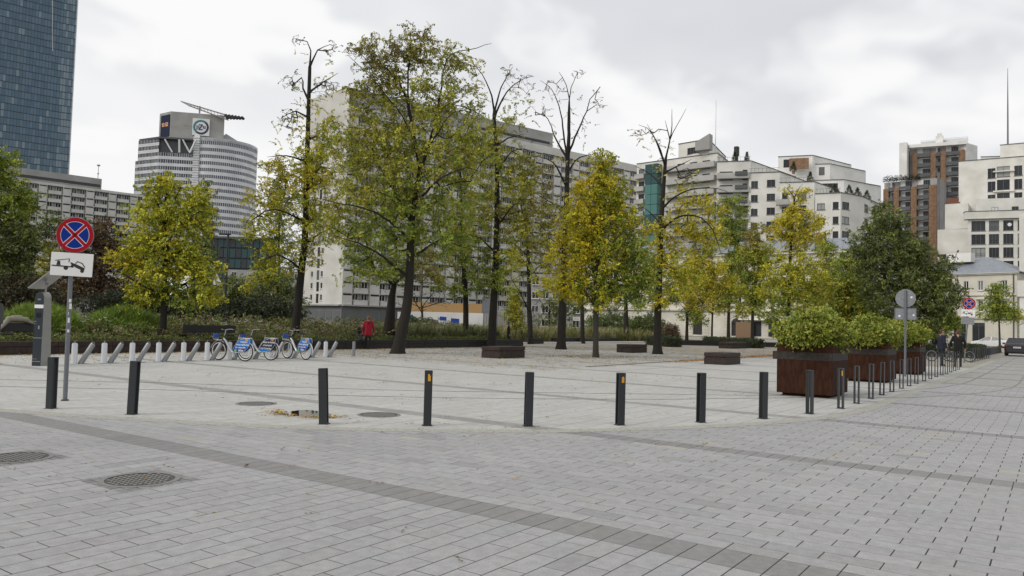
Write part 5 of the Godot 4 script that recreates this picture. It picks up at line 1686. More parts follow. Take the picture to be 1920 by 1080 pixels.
	for k in 28:
		var a := TAU * k / 28
		var q := 1.0 + 0.16 * sin(a * 3.0 + 1.0) + 0.10 * sin(a * 5.0)
		ring.append(Vector3(-10.2 + 0.58 * q * cos(a), 0.0035, -8.72 + 0.36 * q * sin(a)))
	for k in 28: mb.tri(Vector3(-10.2, 0.0035, -8.72), ring[(k + 1) % 28], ring[k])
	var m := mat("water", lin(0.02, 0.018, 0.014), 0.02)
	m.metallic_specular = 0.5
	struct("puddle", mb.mesh(m), "small dark puddle edged with yellow leaves beside the leaning bollard")

# ---------- buildings ----------
func at2(A: Vector2, B: Vector2, u: float, y: float, out := 0.0) -> Vector3:
	var d := (B - A).normalized()
	return Vector3(A.x + d.x * u - d.y * out, y, A.y + d.y * u + d.x * out)
func face_basis(A: Vector2, B: Vector2) -> Basis:
	var d := (B - A).normalized()
	var x := Vector3(d.x, 0, d.y)
	return Basis(x, Vector3.UP, x.cross(Vector3.UP))
func facade(mb: MB, A: Vector2, B: Vector2, y0: float, y1: float, holes := [], deep := 0.25) -> void:
	# A to B runs left to right as seen from outside; holes are [u, y, w, h]
	var L := A.distance_to(B)
	var us := [0.0, L]; var ys := [y0, y1]
	for h in holes:
		for q in [h[0], h[0] + h[2]]:
			if not us.has(q): us.append(q)
		for q in [h[1], h[1] + h[3]]:
			if not ys.has(q): ys.append(q)
	us.sort(); ys.sort()
	for j in ys.size() - 1:
		var run := -1
		for i in us.size():
			var open := true
			if i < us.size() - 1:
				open = false
				var cu: float = (us[i] + us[i + 1]) / 2; var cy: float = (ys[j] + ys[j + 1]) / 2
				for h in holes:
					if cu > h[0] and cu < h[0] + h[2] and cy > h[1] and cy < h[1] + h[3]:
						open = true
						break
			if open:
				if run >= 0:
					mb.quad(at2(A, B, us[run], ys[j]), at2(A, B, us[i], ys[j]), at2(A, B, us[i], ys[j + 1]), at2(A, B, us[run], ys[j + 1]))
				run = -1
			elif run < 0: run = i
	for h in holes:
		var c := [[h[0], h[1]], [h[0] + h[2], h[1]], [h[0] + h[2], h[1] + h[3]], [h[0], h[1] + h[3]]]
		for k in 4:
			var p: Array = c[k]; var q: Array = c[(k + 1) % 4]
			mb.quad(at2(A, B, p[0], p[1]), at2(A, B, q[0], q[1]), at2(A, B, q[0], q[1], -deep), at2(A, B, p[0], p[1], -deep))
func block(t: Node3D, called: String, A: Vector2, B: Vector2, back: Vector2, y0: float, y1: float, m: Material, holes := [], coping := 0.0) -> MeshInstance3D:
	var mb := MB.new()
	facade(mb, A, B, y0, y1, holes)
	facade(mb, B, B + back, y0, y1); facade(mb, B + back, A + back, y0, y1); facade(mb, A + back, A, y0, y1)
	mb.quad(at2(A, B, 0, y1), at2(A, B, A.distance_to(B), y1), Vector3(B.x + back.x, y1, B.y + back.y), Vector3(A.x + back.x, y1, A.y + back.y))
	var o := part(called, mb.mesh(m), t)
	if coping > 0:
		mb = MB.new()
		var L := A.distance_to(B)
		var b := face_basis(A, B)
		mb.box(at2(A, B, L / 2, y1 + 0.06, -0.05), Vector3(L + 0.2, 0.12, 0.4), b)
		var Ls := back.length()
		var bs := face_basis(B, B + back)
		mb.box(at2(B, B + back, Ls / 2, y1 + 0.061, -0.05), Vector3(Ls - 0.6, 0.12, 0.4), bs)
		part("coping", mb.mesh(M.towergrey if coping < 0.5 else M.render_bright), t)
	return o
var win_cache := {}
func win(t: Node3D, A: Vector2, B: Vector2, u: float, y: float, w: float, h: float, frame: String, sashes := 2, recess := 0.16, sill := true, called := "window") -> void:
	w = snappedf(w, 0.05); h = snappedf(h, 0.05)
	var key := "%.2f %.2f %s %d %s" % [w, h, frame, sashes, sill]
	if not win_cache.has(key):
		var mb := MB.new()
		var e := 0.07
		mb.box(Vector3(w / 2, e / 2, 0), Vector3(w, e, 0.08)); mb.box(Vector3(w / 2, h - e / 2, 0), Vector3(w, e, 0.08))
		for k in sashes + 1: mb.box(Vector3(clampf(w * k / sashes, e / 2, w - e / 2), h / 2, 0), Vector3(e if k in [0, sashes] else e * 1.2, h - 2 * e - 0.002, 0.08))
		if sill: mb.box(Vector3(w / 2, -0.06, 0.16), Vector3(w + 0.2, 0.08, 0.30))
		var g := MB.new()
		g.quad(Vector3(0.01, 0.01, -0.01), Vector3(w - 0.01, 0.01, -0.01), Vector3(w - 0.01, h - 0.01, -0.01), Vector3(0.01, h - 0.01, -0.01))
		var am := mb.mesh(M[frame])
		g.into(am, M.glass0)
		win_cache[key] = am
	var o := part(called, win_cache[key], t, at2(A, B, u, y, -recess), face_basis(A, B))
	var r := rng.randf()
	o.set_surface_override_material(1, M.glass0 if r < 0.55 else M.glass1 if r < 0.8 else M.glass2 if r < 0.92 else M.glass3)
func v2(x: float, z: float) -> Vector2: return Vector2(x, z)
func slab_bay(t: Node3D, A: Vector2, B: Vector2, u: float, y: float, w: float) -> void:
	# one recessed bay of the prefabricated slab: parapet, white-framed window group
	if not win_cache.has("bay%.1f" % w):
		var p := MB.new()
		p.box(Vector3(w / 2, 0.02, 0.05), Vector3(w, 0.14, 1.0))
		p.box(Vector3(w / 2, 0.60, 0.42), Vector3(w - 0.9, 1.0, 0.10))
		var f := MB.new()
		var g := MB.new()
		for s in [[0.35, 1.55], [w - 1.9, 1.55]]:
			for k in [0.0, 0.5, 1.0]: f.box(Vector3(s[0] + s[1] * k, 1.95, -0.30), Vector3(0.10, 1.5, 0.1))
			for k in [0.0, 1.0]: f.box(Vector3(s[0] + s[1] / 2, 1.22 + 1.46 * k, -0.301), Vector3(s[1] + 0.1, 0.1, 0.1))
			g.quad(Vector3(s[0], 1.25, -0.32), Vector3(s[0] + s[1], 1.25, -0.32), Vector3(s[0] + s[1], 2.68, -0.32), Vector3(s[0], 2.68, -0.32))
		f.box(Vector3(w / 2, 1.12, 0.44), Vector3(w - 0.7, 0.06, 0.16))
		win_cache["bay%.1f" % w] = [p.mesh(M.slab_light), g.into(f.mesh(M.wframe_white), M.glass0)]
	var m: Array = win_cache["bay%.1f" % w]
	var q := part("balcony", m[0], t, at2(A, B, u, y, -0.6), face_basis(A, B))
	var o := part("window", m[1], q)
	o.set_surface_override_material(1, M.glass0 if rng.randf() < 0.6 else M.glass1)
func slab_block(t: Node3D, A: Vector2, B: Vector2, back: Vector2, y0: float, floors: int, top: float, first: float, pw: float, bw: float) -> void:
	var L := A.distance_to(B)
	var holes := []; var bays := []
	var u := first
	while u + bw < L:
		for f in floors:
			var y := y0 + 2.8 * f
			bays.append([u, y])
			holes.append([u, y, bw, 2.79])
		u += pw + bw
	# merge each column of bays into one tall recess
	var tall := []
	u = first
	while u + bw < L:
		tall.append([u, y0, bw, 2.8 * floors])
		u += pw + bw
	var mb := MB.new()
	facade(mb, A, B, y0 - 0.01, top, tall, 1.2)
	facade(mb, B, B + back, y0, top); facade(mb, B + back, A + back, y0, top)
	mb.quad(at2(A, B, 0, top), at2(A, B, L, top), Vector3(B.x + back.x, top, B.y + back.y), Vector3(A.x + back.x, top, A.y + back.y))
	part("wall", mb.mesh(M.slab_light), t)
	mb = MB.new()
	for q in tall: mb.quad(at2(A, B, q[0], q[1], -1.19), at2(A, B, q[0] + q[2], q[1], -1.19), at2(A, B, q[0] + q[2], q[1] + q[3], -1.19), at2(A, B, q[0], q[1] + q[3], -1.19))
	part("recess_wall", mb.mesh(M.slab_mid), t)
	for q in bays: slab_bay(t, A, B, q[0], q[1], bw)
	# high strip windows and panel joints on the blank strips
	mb = MB.new()
	var j := MB.new()
	u = first - pw
	while u < L:
		for f in floors:
			if u >= 0 and u + pw <= L: mb.box(at2(A, B, u + pw / 2, y0 + 2.8 * f + 2.45, 0.0), Vector3(pw - 0.3, 0.42, 0.06), face_basis(A, B))
			if u >= 0 and u + pw <= L: j.box(at2(A, B, u + pw / 2, y0 + 2.8 * f, 0.0), Vector3(pw, 0.05, 0.03), face_basis(A, B))
		u += pw + bw
	part("strip_windows", mb.mesh(M.glass0), t)
	part("panel_joints", j.mesh(M.slab_dark), t)
func apartments() -> void:
	rng.seed = 909
	# the long grey slab behind the trees
	var t := thing("apartment_slab", "long grey prefabricated apartment slab behind the tall trees", "building")
	var A := v2(-135.4, -125.2); var B := v2(-104.0, -227.5)
	var L := v2(-151.4, -127.2)
	slab_block(t, A, B, (L - A), 4.7, 16, 51.6, 2.6, 2.5, 4.6)
	var at := A + (B - A).normalized() * 63.1
	block(t, "attic", A + (B - A).normalized() * 1.2, at, (L - A) * 0.9, 51.6, 55.6, M.slab_mid, [])
	var mb := MB.new()
	mb.box(at2(A, B, 50.0, 52.6, 0.0), Vector3(24.0, 0.7, 0.1), face_basis(A, B))
	part("attic_window_strip", mb.mesh(M.glass0), t)
	# gable end
	var hl := []
	for f in 16:
		for u in [3.1, 5.6, 7.2]: hl.append([u, 4.7 + 2.8 * f + (1.0 if u != 5.6 else 0.3), 0.9 if u != 5.6 else 1.1, 1.4 if u != 5.6 else 2.3])
	mb = MB.new()
	facade(mb, L, A, 4.7, 55.6, hl)
	part("gable_wall", mb.mesh(M.slab_light), t)
	for h in hl: win(t, L, A, h[0], h[1], h[2], h[3], "wframe_white" if h[2] < 1 else "wframe_dark", 1 if h[2] < 1 else 2, 0.16, h[2] < 1)
	mb = MB.new()
	mb.quad(at2(L, A, 0, 55.6), at2(L, A, 16.1, 55.6), at2(A, B, 6, 55.6), at2(A, B, 6, 55.6) + Vector3(-16, 0, -2))
	part("gable_roof", mb.mesh(M.slab_mid), t)
	block(t, "ground_floor", L + (A - L) * 0.02, A, (B - A), 0, 4.7, M.slab_dark)
	facade_shop(t, L, A); facade_shop(t, A, A + (B - A).normalized() * 60.0)
	# its twin far to the left, below the glass tower
	t = thing("apartment_slab", "lower grey apartment slab at left, below the glass tower", "building")
	A = v2(-292.0, -73.0); B = v2(-276.0, -163.5)
	slab_block(t, A, B, v2(-14, -2.5), 8.0, 13, 45.2, 1.55, 2.5, 4.9)
	block(t, "attic", A, A + (B - A).normalized() * 70.4, v2(-12, -2), 45.2, 49.0, M.slab_mid)
	block(t, "ground_floor", A, B, v2(-14, -2.5), 0, 8.0, M.slab_dark)
	mb = MB.new()
	mb.box(at2(A, B, 55.0, 46.4, 0.0), Vector3(30.0, 1.0, 0.1), face_basis(A, B))
	part("attic_window_strip", mb.mesh(M.glass1), t)
	mb = MB.new()
	mb.tube([at2(A, B, 70.0, 49.0, -3.0), at2(A, B, 70.0, 54.0, -3.0)], [0.12, 0.08], 6)
	mb.box(at2(A, B, 70.0, 54.2, -3.0), Vector3(0.8, 0.5, 0.8))
	mb.box(at2(A, B, 70.0, 51.2, -3.0), Vector3(0.9, 0.3, 0.3))
	part("roof_antenna", mb.mesh(M.dockgrey), t)
func facade_shop(t: Node3D, A: Vector2, B: Vector2) -> void:
	var mb := MB.new()
	var L := A.distance_to(B)
	var u := 1.0
	while u < L - 3:
		mb.box(at2(A, B, u + 1.3, 2.2, 0.02), Vector3(2.4, 2.0, 0.06), face_basis(A, B))
		u += 3.0
	part("shop_windows", mb.mesh(M.glass2), t)
	mb = MB.new()
	mb.box(at2(A, B, L / 2, 4.6, 0.35), Vector3(L, 0.35, 0.9), face_basis(A, B))
	part("canopy", mb.mesh(M.slab_mid), t)
func glass_tower() -> void:
	rng.seed = 77
	var t := thing("glass_tower", "tall blue glass office tower at the left edge", "skyscraper")
	var B := v2(-442.2, -199.9); var A := v2(-467.2, -107.4); var C := v2(-439.7, -206.0)
	for face in [[A, B, 1.45], [B, C, 1.3]]:
		var P: Vector2 = face[0]; var Q: Vector2 = face[1]
		var L := P.distance_to(Q)
		var n := int(round(L / face[2])); var w := L / n
		for f in 32:
			var y := 60.0 + 3.75 * f
			var pane := [MB.new(), MB.new(), MB.new()]
			var fr := MB.new()
			for k in n:
				var r := rng.randf()
				var side: bool = face[2] < 1.4
				var which := (2 if r < 0.45 else 1) if side else (0 if r < 0.50 else 1 if r < 0.955 else 2)
				var a := rng.randfn(0, 0.004)
				pane[which].quad(at2(P, Q, w * k, y + 0.35, a), at2(P, Q, w * (k + 1), y + 0.35, -a), at2(P, Q, w * (k + 1), y + 3.75, -a), at2(P, Q, w * k, y + 3.75, a))
				fr.box(at2(P, Q, w * k, y + 1.87, 0.03), Vector3(0.09, 3.74, 0.12), face_basis(P, Q))
			fr.box(at2(P, Q, L / 2, y + 0.17, 0.05), Vector3(L, 0.36, 0.14), face_basis(P, Q))
			var am := fr.mesh(M.towerline)
			for k in 3: pane[k].into(am, [M.tower0, M.tower1, M.tower2][k])
			part("storey", am, t)
	var mb := MB.new()
	facade(mb, C, C + v2(-40, -12), 0, 180); facade(mb, C + v2(-40, -12), A + v2(-40, 0), 0, 180); facade(mb, A + v2(-40, 0), A, 0, 180); facade(mb, A, B, 0, 60); facade(mb, B, C, 0, 60)
	part("rear_wall", mb.mesh(M.tower0), t)
	mb = MB.new()
	mb.bar(at2(B, C, 6.3, 60, 0.1), at2(B, C, 6.3, 180, 0.1), 0.4, 0.4)
	mb.bar(at2(A, B, 91.5, 141, 0.2), at2(A, B, 90.0, 170, 0.2), 0.3, 0.2)
	part("corner_trim", mb.mesh(M.panelgrey), t)
func office_tower() -> void:
	rng.seed = 78
	# local frame: x to the right as seen from the square, z towards it; a point of view column stands at x = 0
	var t := thing("office_tower", "pale grey office tower with curved right side, sign box and clock on top", "office tower", Vector3(-355.5, 0, -227.8), YAW)
	var lw := [v2(-33.2, -4.5), v2(-18.0, 3.0), v2(0.5, 0.0)]
	for f in range(8, 26):
		var y := 3.43 * f
		var pan := MB.new(); var gl := [MB.new(), MB.new()]
		var last := f >= 24
		for s in 2:
			var P: Vector2 = lw[s]; var Q: Vector2 = lw[s + 1]
			if f >= 24 and s == 1: continue
			if f >= 23 and s == 0: P = P.lerp(Q, 0.10)
			var L := P.distance_to(Q)
			facade(pan, P, Q, y, y + 1.55)
			var n := int(L / 1.05); var w := L / n
			for k in n:
				gl[0 if rng.randf() < 0.6 else 1].quad(at2(P, Q, w * k + 0.06, y + 1.55, -0.25), at2(P, Q, w * (k + 1) - 0.06, y + 1.55, -0.25), at2(P, Q, w * (k + 1) - 0.12, y + 3.43, -0.25), at2(P, Q, w * k + 0.12, y + 3.43, -0.25))
				pan.box(at2(P, Q, w * k, y + 2.49, -0.16), Vector3(0.16, 1.87, 0.2), face_basis(P, Q))
			pan.box(at2(P, Q, L / 2, y + 0.9, 0.02), Vector3(L, 0.06, 0.06), face_basis(P, Q))
		var am := pan.mesh(M.panelgrey)
		gl[0].into(am, M.office0); gl[1].into(am, M.office1)
		part("storey", am, t)
	# round part
	var c := Vector3(3.85, 0, -19.0); var R := 19.3
	for f in range(8, 26):
		var y := 3.43 * f
		var pan := MB.new(); var gl := [MB.new(), MB.new()]
		for k in 44:
			var a := deg_to_rad(100.0 - 3.0 * k); var b := deg_to_rad(100.0 - 3.0 * (k + 1))
			var p := c + Vector3(cos(a), 0, sin(a)) * R; var q := c + Vector3(cos(b), 0, sin(b)) * R
			var P := v2(p.x, p.z); var Q := v2(q.x, q.z)
			facade(pan, P, Q, y, y + 1.7)
			gl[0 if rng.randf() < 0.35 else 1].quad(at2(P, Q, 0.1, y + 1.7, -0.2), at2(P, Q, 0.95, y + 1.7, -0.2), at2(P, Q, 0.95, y + 3.43, -0.2), at2(P, Q, 0.1, y + 3.43, -0.2))
			pan.box(at2(P, Q, 0.0, y + 2.56, -0.12), Vector3(0.18, 1.72, 0.16), face_basis(P, Q))
			if k % 2 == 0: pan.box(at2(P, Q, 0.0, y + 1.0, 0.01), Vector3(0.05, 2.0, 0.04), face_basis(P, Q))
		var am := pan.mesh(M.panelgrey)
		gl[0].into(am, M.office1); gl[1].into(am, M.office1)
		part("round_storey", am, t)
	var mb := MB.new()
	for k in 60:
		var a := TAU * k / 60; var b := TAU * (k + 1) / 60
		var p := c + Vector3(cos(a), 0, sin(a)) * R; var q := c + Vector3(cos(b), 0, sin(b)) * R
		mb.quad(p + Vector3(0, 89.18, 0), q + Vector3(0, 89.18, 0), q + Vector3(0, 91.0, 0), p + Vector3(0, 91.0, 0))
		mb.quad(q + Vector3(0, 89.18, 0), p + Vector3(0, 89.18, 0), p + Vector3(0, 91.0, 0), q + Vector3(0, 91.0, 0))
		mb.tri(c + Vector3(0, 90.0, 0), q + Vector3(0, 90.0, 0), p + Vector3(0, 90.0, 0))
	part("round_parapet", mb.mesh(M.panelgrey), t)
	mb = MB.new()
	for f in 52: mb.box(Vector3(-0.2, 27.0 + 1.25 * f, 0.4), Vector3(3.2, 0.7, 1.0))
	mb.box(Vector3(-0.2, 60, 0.0), Vector3(2.6, 64.0, 1.0))
	part("stair_fin", mb.mesh(M.panelgrey), t)
	mb = MB.new()
	mb.slab([Vector3(-31.5, 89.2, -4.0), Vector3(-18.0, 89.2, 3.4), Vector3(-1, 89.2, 0), Vector3(-1, 89.2, -20), Vector3(-28, 89.2, -22)], Vector3(0, 0.9, 0))
	mb.slab([Vector3(-32.5, 27, -6), Vector3(-18.2, 27, 1.6), Vector3(-0.5, 27, -2.0), Vector3(-0.5, 27, -25), Vector3(-31, 27, -25)], Vector3(0, 62.2, 0))
	part("wing_core", mb.mesh(M.towergrey), t)
	mb = MB.new()
	for q in [[-15.5, -11.8], [-8.2, -8.2], [-6.5, -3.0], [0.2, -3.0]]: mb.bar(Vector3(q[0], 89.0, 2.4), Vector3(q[1], 82.6, 1.6), 0.9, 0.7)
	part("raking_struts", mb.mesh(M.panelgrey), t)
	# the box on top
	var P0 := v2(-21.6, -4.0); var P1 := v2(-13.4, 1.5); var P2 := v2(11.6, -4.0)
	mb = MB.new()
	facade(mb, P0, P1, 90.1, 103.5); facade(mb, P1, P2, 90.1, 103.5); facade(mb, P2, P2 + v2(-8, -10), 90.1, 103.5); facade(mb, P2 + v2(-8, -10), P0, 90.1, 103.5)
	mb.fan([Vector3(P0.x, 103.5, P0.y), Vector3(P1.x, 103.5, P1.y), Vector3(P2.x, 103.5, P2.y), Vector3(P2.x - 8, 103.5, P2.y - 10)], Vector3.UP)
	mb.box(at2(P1, P2, 9.0, 99.5, 0.05), Vector3(6.0, 5.4, 0.1), face_basis(P1, P2))
	part("rooftop_box", mb.mesh(M.slab_mid), t)
	mb = MB.new()
	mb.box(at2(P0, P1, 5.6, 96.5, 0.2), Vector3(7.4, 11.0, 0.4), face_basis(P0, P1))
	var scr := part("clock_display", mb.mesh(M.panelnavy), t)
	var led := mat("clock_led", lin(0.7, 0.35, 0.18), 0.5)
	led.emission_enabled = true
	led.emission = lin(0.7, 0.35, 0.18)
	led.emission_energy_multiplier = 0.25
	for q in [["1", 3.6], ["3", 4.8], ["5", 6.7], ["2", 7.9]]: text_part("clock_digit", q[0], 2.6, led, scr, at2(P0, P1, q[1] - 0.15, 97.0, 0.45), face_basis(P0, P1), "Droid Sans", 700, 0.1)
	# round emblem board
	mb = MB.new()
	mb.chamfer(at2(P1, P2, 14.6, 96.4, 0.35), Vector3(8.2, 8.6, 0.7), 0.1, face_basis(P1, P2))
	var eb := part("emblem_board", mb.mesh(M.white), t)
	var cc := at2(P1, P2, 14.6, 96.4, 0.75)
	var fb := face_basis(P1, P2)
	var teal := mat("emblem_teal", lin(0.02, 0.20, 0.24), 0.5); var navy := mat("emblem_navy", lin(0.012, 0.02, 0.10), 0.5)
	for half in 2:
		mb = MB.new()
		for k in 20:
			var a := PI * k / 20 + PI * half + 0.9; var b := PI * (k + 1) / 20 + PI * half + 0.9
			var p := fb.x * cos(a) + fb.y * sin(a); var q := fb.x * cos(b) + fb.y * sin(b)
			mb.quad(cc + p * 2.75, cc + p * 3.75, cc + q * 3.75, cc + q * 2.75)
		part("emblem_ring", mb.mesh(teal if half == 0 else navy), eb)
	text_part("emblem_letter", "p", 2.6, navy, eb, cc + fb.x * -1.55 + fb.y * 0.2, fb, "Droid Serif", 700, 0.1)
	text_part("emblem_letter", "Z", 4.0, navy, eb, cc + fb.x * -0.1 - fb.y * 0.1, fb, "Droid Sans", 700, 0.1)
	text_part("emblem_letter", "u", 2.6, navy, eb, cc + fb.x * 1.5 + fb.y * 0.2, fb, "Droid Serif", 700, 0.1)
	# roof truss with dark louvres reaching out to the right, glazed roof gable
	mb = MB.new()
	var a0 := Vector3(-10.0, 109.5, -2); var a1 := Vector3(14.0, 103.0, -2)
	for dz in [-1.0, 1.0]:
		mb.bar(a0 + Vector3(0, 0, dz), a1 + Vector3(0, 0, dz), 0.35, 0.35); mb.bar(a0 + Vector3(3, -1.6, dz), a1 + Vector3(0, -2.2, dz), 0.35, 0.35)
	for k in 14:
		var f := k / 13.0
		mb.bar(a0.lerp(a1, f), (a0 + Vector3(3, -1.6, 0)).lerp(a1 + Vector3(0, -2.2, 0), f), 0.2, 0.2)
	mb.bar(Vector3(-0.5, 99, -2), Vector3(-0.5, 107.5, -2), 0.6, 0.6); mb.bar(Vector3(11.2, 93, -4), Vector3(11.2, 103, -4), 0.3, 0.3)
	part("roof_truss", mb.mesh(M.slab_mid), t)
	mb = MB.new()
	for k in 6: mb.box(Vector3(13.5 + 1.6 * k, 102.4 - 0.1 * k, -2), Vector3(1.2, 2.0 - 0.2 * k, 3.0), Basis(Vector3(0, 0, 1), 0.5))
	part("roof_louvres", mb.mesh(M.black), t)
	mb = MB.new()
	mb.slab([Vector3(8.0, 90.4, -4), Vector3(19.0, 90.4, -8), Vector3(12.0, 94.6, -6)], Vector3(0, 0, -4))
	part("roof_gable", mb.mesh(M.glass3), t)
func stepped() -> void:
	rng.seed = 79
	var t := thing("stepped_apartments", "white stepped apartment house with roof terraces and long balconies", "building")
	var bk := v2(6, -40)
	# each step: front corners, height, windows in the front
	var steps := [
		[v2(-61.4, -165.9), v2(-54.6, -168.2), 38.4, [[0.6, 34.3, 2.8, 1.9], [4.1, 34.5, 1.0, 1.7], [5.5, 34.3, 1.0, 2.2]], 6],
		[v2(-54.6, -167.0), v2(-48.5, -168.8), 35.5, [[0.5, 32.2, 1.4, 1.5], [3.75, 32.4, 1.7, 1.5]], 7],
		[v2(-48.2, -167.8), v2(-41.6, -169.9), 33.0, [[0.5, 29.5, 1.2, 1.4], [3.6, 29.2, 1.8, 1.9]], 6],
		[v2(-40.7, -166.9), v2(-35.9, -167.8), 29.9, [[0.4, 26.6, 1.5, 1.3], [3.4, 26.6, 1.1, 1.5]], 5],
	]
	for s in steps:
		var A: Vector2 = s[0]; var B: Vector2 = s[1]
		var holes := []
		for f in int(s[4]) + 2:
			for h in s[3]: holes.append([h[0], snappedf(h[1] - 3.02 * f, 0.01), h[2], h[3]])
		block(t, "step_wall", A, B, bk, 0, s[2], M.render_white, holes, 0.2)
		for h in holes: win(t, A, B, h[0], h[1], h[2], h[3], "wframe_dark", 2 if h[2] > 1.2 else 1)
		# terrace rail and pots on the roof
		var mb := MB.new()
		var L := A.distance_to(B)
		for k in 8: mb.box(at2(A, B, L * (k + 0.5) / 8, s[2] + 0.6, -0.6), Vector3(0.04, 1.0, 0.04))
		mb.box(at2(A, B, L / 2, s[2] + 1.1, -0.6), Vector3(L, 0.05, 0.05), face_basis(A, B))
		part("terrace_rail", mb.mesh(M.towergrey), t)
	# rounded end
	for s in [[v2(-35.9, -167.8), v2(-33.0, -174.7), 29.95, [[0.5, 26.7, 2.4, 1.5]]], [v2(-33.0, -174.7), v2(-31.9, -185.3), 29.9, [[1.0, 27.0, 2.6, 1.6]]]]:
		var holes := []
		for f in 7:
			for h in s[3]: holes.append([h[0], snappedf(h[1] - 3.02 * f, 0.01), h[2], h[3]])
		var mb := MB.new()
		facade(mb, s[0], s[1], 0, s[2], holes)
		part("end_wall", mb.mesh(M.render_white), t)
		for h in holes: win(t, s[0], s[1], h[0], h[1], h[2], h[3], "wframe_dark", 2)
		mb = MB.new()
		mb.box(at2(s[0], s[1], s[0].distance_to(s[1]) / 2, s[2] + 0.06, -0.05), Vector3(s[0].distance_to(s[1]), 0.12, 0.4), face_basis(s[0], s[1]))
		part("coping", mb.mesh(M.towergrey), t)
	var mb := MB.new()
	mb.fan([Vector3(-40.7, 29.5, -166.9), Vector3(-35.9, 29.5, -167.8), Vector3(-33, 29.5, -174.7), Vector3(-31.9, 29.5, -185.3), Vector3(-40, 29.5, -190)], Vector3.UP)
	part("end_roof", mb.mesh(M.render_white), t)
	# penthouses behind
	for q in [[v2(-44.5, -179.0), v2(-38.1, -181.0), 35.0, 12.0], [v2(-55.0, -190.0), v2(-47.5, -192.0), 43.5, 16.0], [v2(-47.5, -193.0), v2(-44.0, -194.2), 41.5, 13.0]]:
		block(t, "penthouse", q[0], q[1], v2(5.5, -q[3]), 26, q[2], M.render_bright, [[1.2, q[2] - 2.7, q[0].distance_to(q[1]) - 2.4, 2.0]], 0.2)
		win(t, q[0], q[1], 1.2, q[2] - 2.7, q[0].distance_to(q[1]) - 2.4, 2.0, "wframe_dark", 4, 0.1, false)
	mb = MB.new()
	mb.box(Vector3(-50.0, 41.3, -189.6), Vector3(4.4, 2.6, 0.4), Basis(Vector3.UP, 0.26))
	part("brown_cladding", mb.mesh(M.terracotta), t)
	# left wing with long balconies
	var A := v2(-82.6, -169.4); var B := v2(-61.7, -166.9)
	var holes := []
	for f in 11:
		for u in [11.0, 14.2, 17.4]: holes.append([u, snappedf(39.0 - 3.02 * f - 1.6, 0.01), 1.9, 1.9])
		for u in [0.6]: holes.append([u, snappedf(37.4 - 3.02 * f, 0.01), 1.6, 1.8])
	block(t, "wing_wall", A, B, v2(-4, -40), 0, 40.6, M.render_white, holes, 0.2)
	for h in holes: win(t, A, B, h[0], h[1], h[2], h[3], "wframe_dark", 2)
	block(t, "wing_upper", A + v2(11.0, 1.0), B + v2(-2.2, 0.0), v2(-3, -20), 40.6, 44.0, M.render_white, [[2.4, 41.2, 3.0, 1.5]], 0.2)
	win(t, A + v2(11.0, 1.0), B, 2.4, 41.2, 3.0, 1.5, "wframe_dark", 4)
	mb = MB.new()
	mb.slab([Vector3(-66.6, 41.5, -166.0), Vector3(-63.2, 41.5, -165.8), Vector3(-63.2, 45.0, -165.8), Vector3(-66.6, 43.4, -166.0)], Vector3(0, 0, -2))
	part("roof_wedge", mb.mesh(M.slab_mid), t)
	mb = MB.new()
	mb.tube([Vector3(-62.6, 40, -168), Vector3(-62.6, 53.0, -168)], [0.09, 0.05], 6)
	part("roof_mast", mb.mesh(M.panelgrey), t)
	mb = MB.new()
	mb.chamfer(Vector3(-59.8, 42.2, -174), Vector3(1.0, 2.2, 1.0), 0.1)
	mb.box(Vector3(-59.8, 40, -174), Vector3(0.6, 3.0, 0.6))
	part("chimney", mb.mesh(M.black), t)
	for f in 10:
		var y := 38.6 - 3.02 * f
		for q in [[A, B, 8.2, 21.0], [v2(-61.4, -165.9), v2(-54.6, -168.2), 0.1, 6.9]]:
			if f == 0 and q[2] < 1: continue
			mb = MB.new()
			var P: Vector2 = q[0]; var Q: Vector2 = q[1]; var a: float = q[2]; var b: float = q[3]
			mb.box(at2(P, Q, (a + b) / 2, y - 1.05, 0.75), Vector3(b - a, 0.22, 1.5), face_basis(P, Q))
			mb.box(at2(P, Q, (a + b) / 2, y - 0.45, 1.45), Vector3(b - a, 1.05, 0.12), face_basis(P, Q))
			mb.box(at2(P, Q, b - 0.06, y - 0.45, 0.72), Vector3(0.12, 1.049, 1.34), face_basis(P, Q))
			part("balcony", mb.mesh(M.balcony), t)
		if f > 0:
			mb = MB.new()
			mb.chamfer(at2(v2(-61.4, -165.9), v2(-54.6, -168.2), 5.2, y - 0.15, 1.62), Vector3(2.6, 0.9, 0.3), 0.05, face_basis(v2(-61.4, -165.9), v2(-54.6, -168.2)))
			part("flower_box", mb.mesh(M.towergrey), t)
		mb = MB.new()
		mb.box(at2(A, B, 1.4, y - 1.3, 0.6), Vector3(2.6, 1.1, 1.2), face_basis(A, B))
		part("bay_balcony", mb.mesh(M.balcony), t)
	# teal glass stair bay, in panes
	for f in 8:
		for k in 2:
			mb = MB.new()
			mb.box(at2(A, B, 4.4 + 1.7 * k, 38.5 - 2.4 * f, 1.0), Vector3(1.62, 2.3, 2.0), face_basis(A, B))
			part("glass_bay_pane", mb.mesh(M.tealglass if f in [0, 1, 5, 6] else M.tealpale), t)
	# balconies between the blocks
	for f in 6:
		mb = MB.new()
		var P := v2(-48.2, -167.8); var Q := v2(-41.6, -169.9)
		mb.box(at2(P, Q, 0.6, 28.6 - 3.02 * f, 0.9), Vector3(2.6, 1.1, 1.8), face_basis(P, Q))
		part("side_balcony", mb.mesh(M.balcony), t)
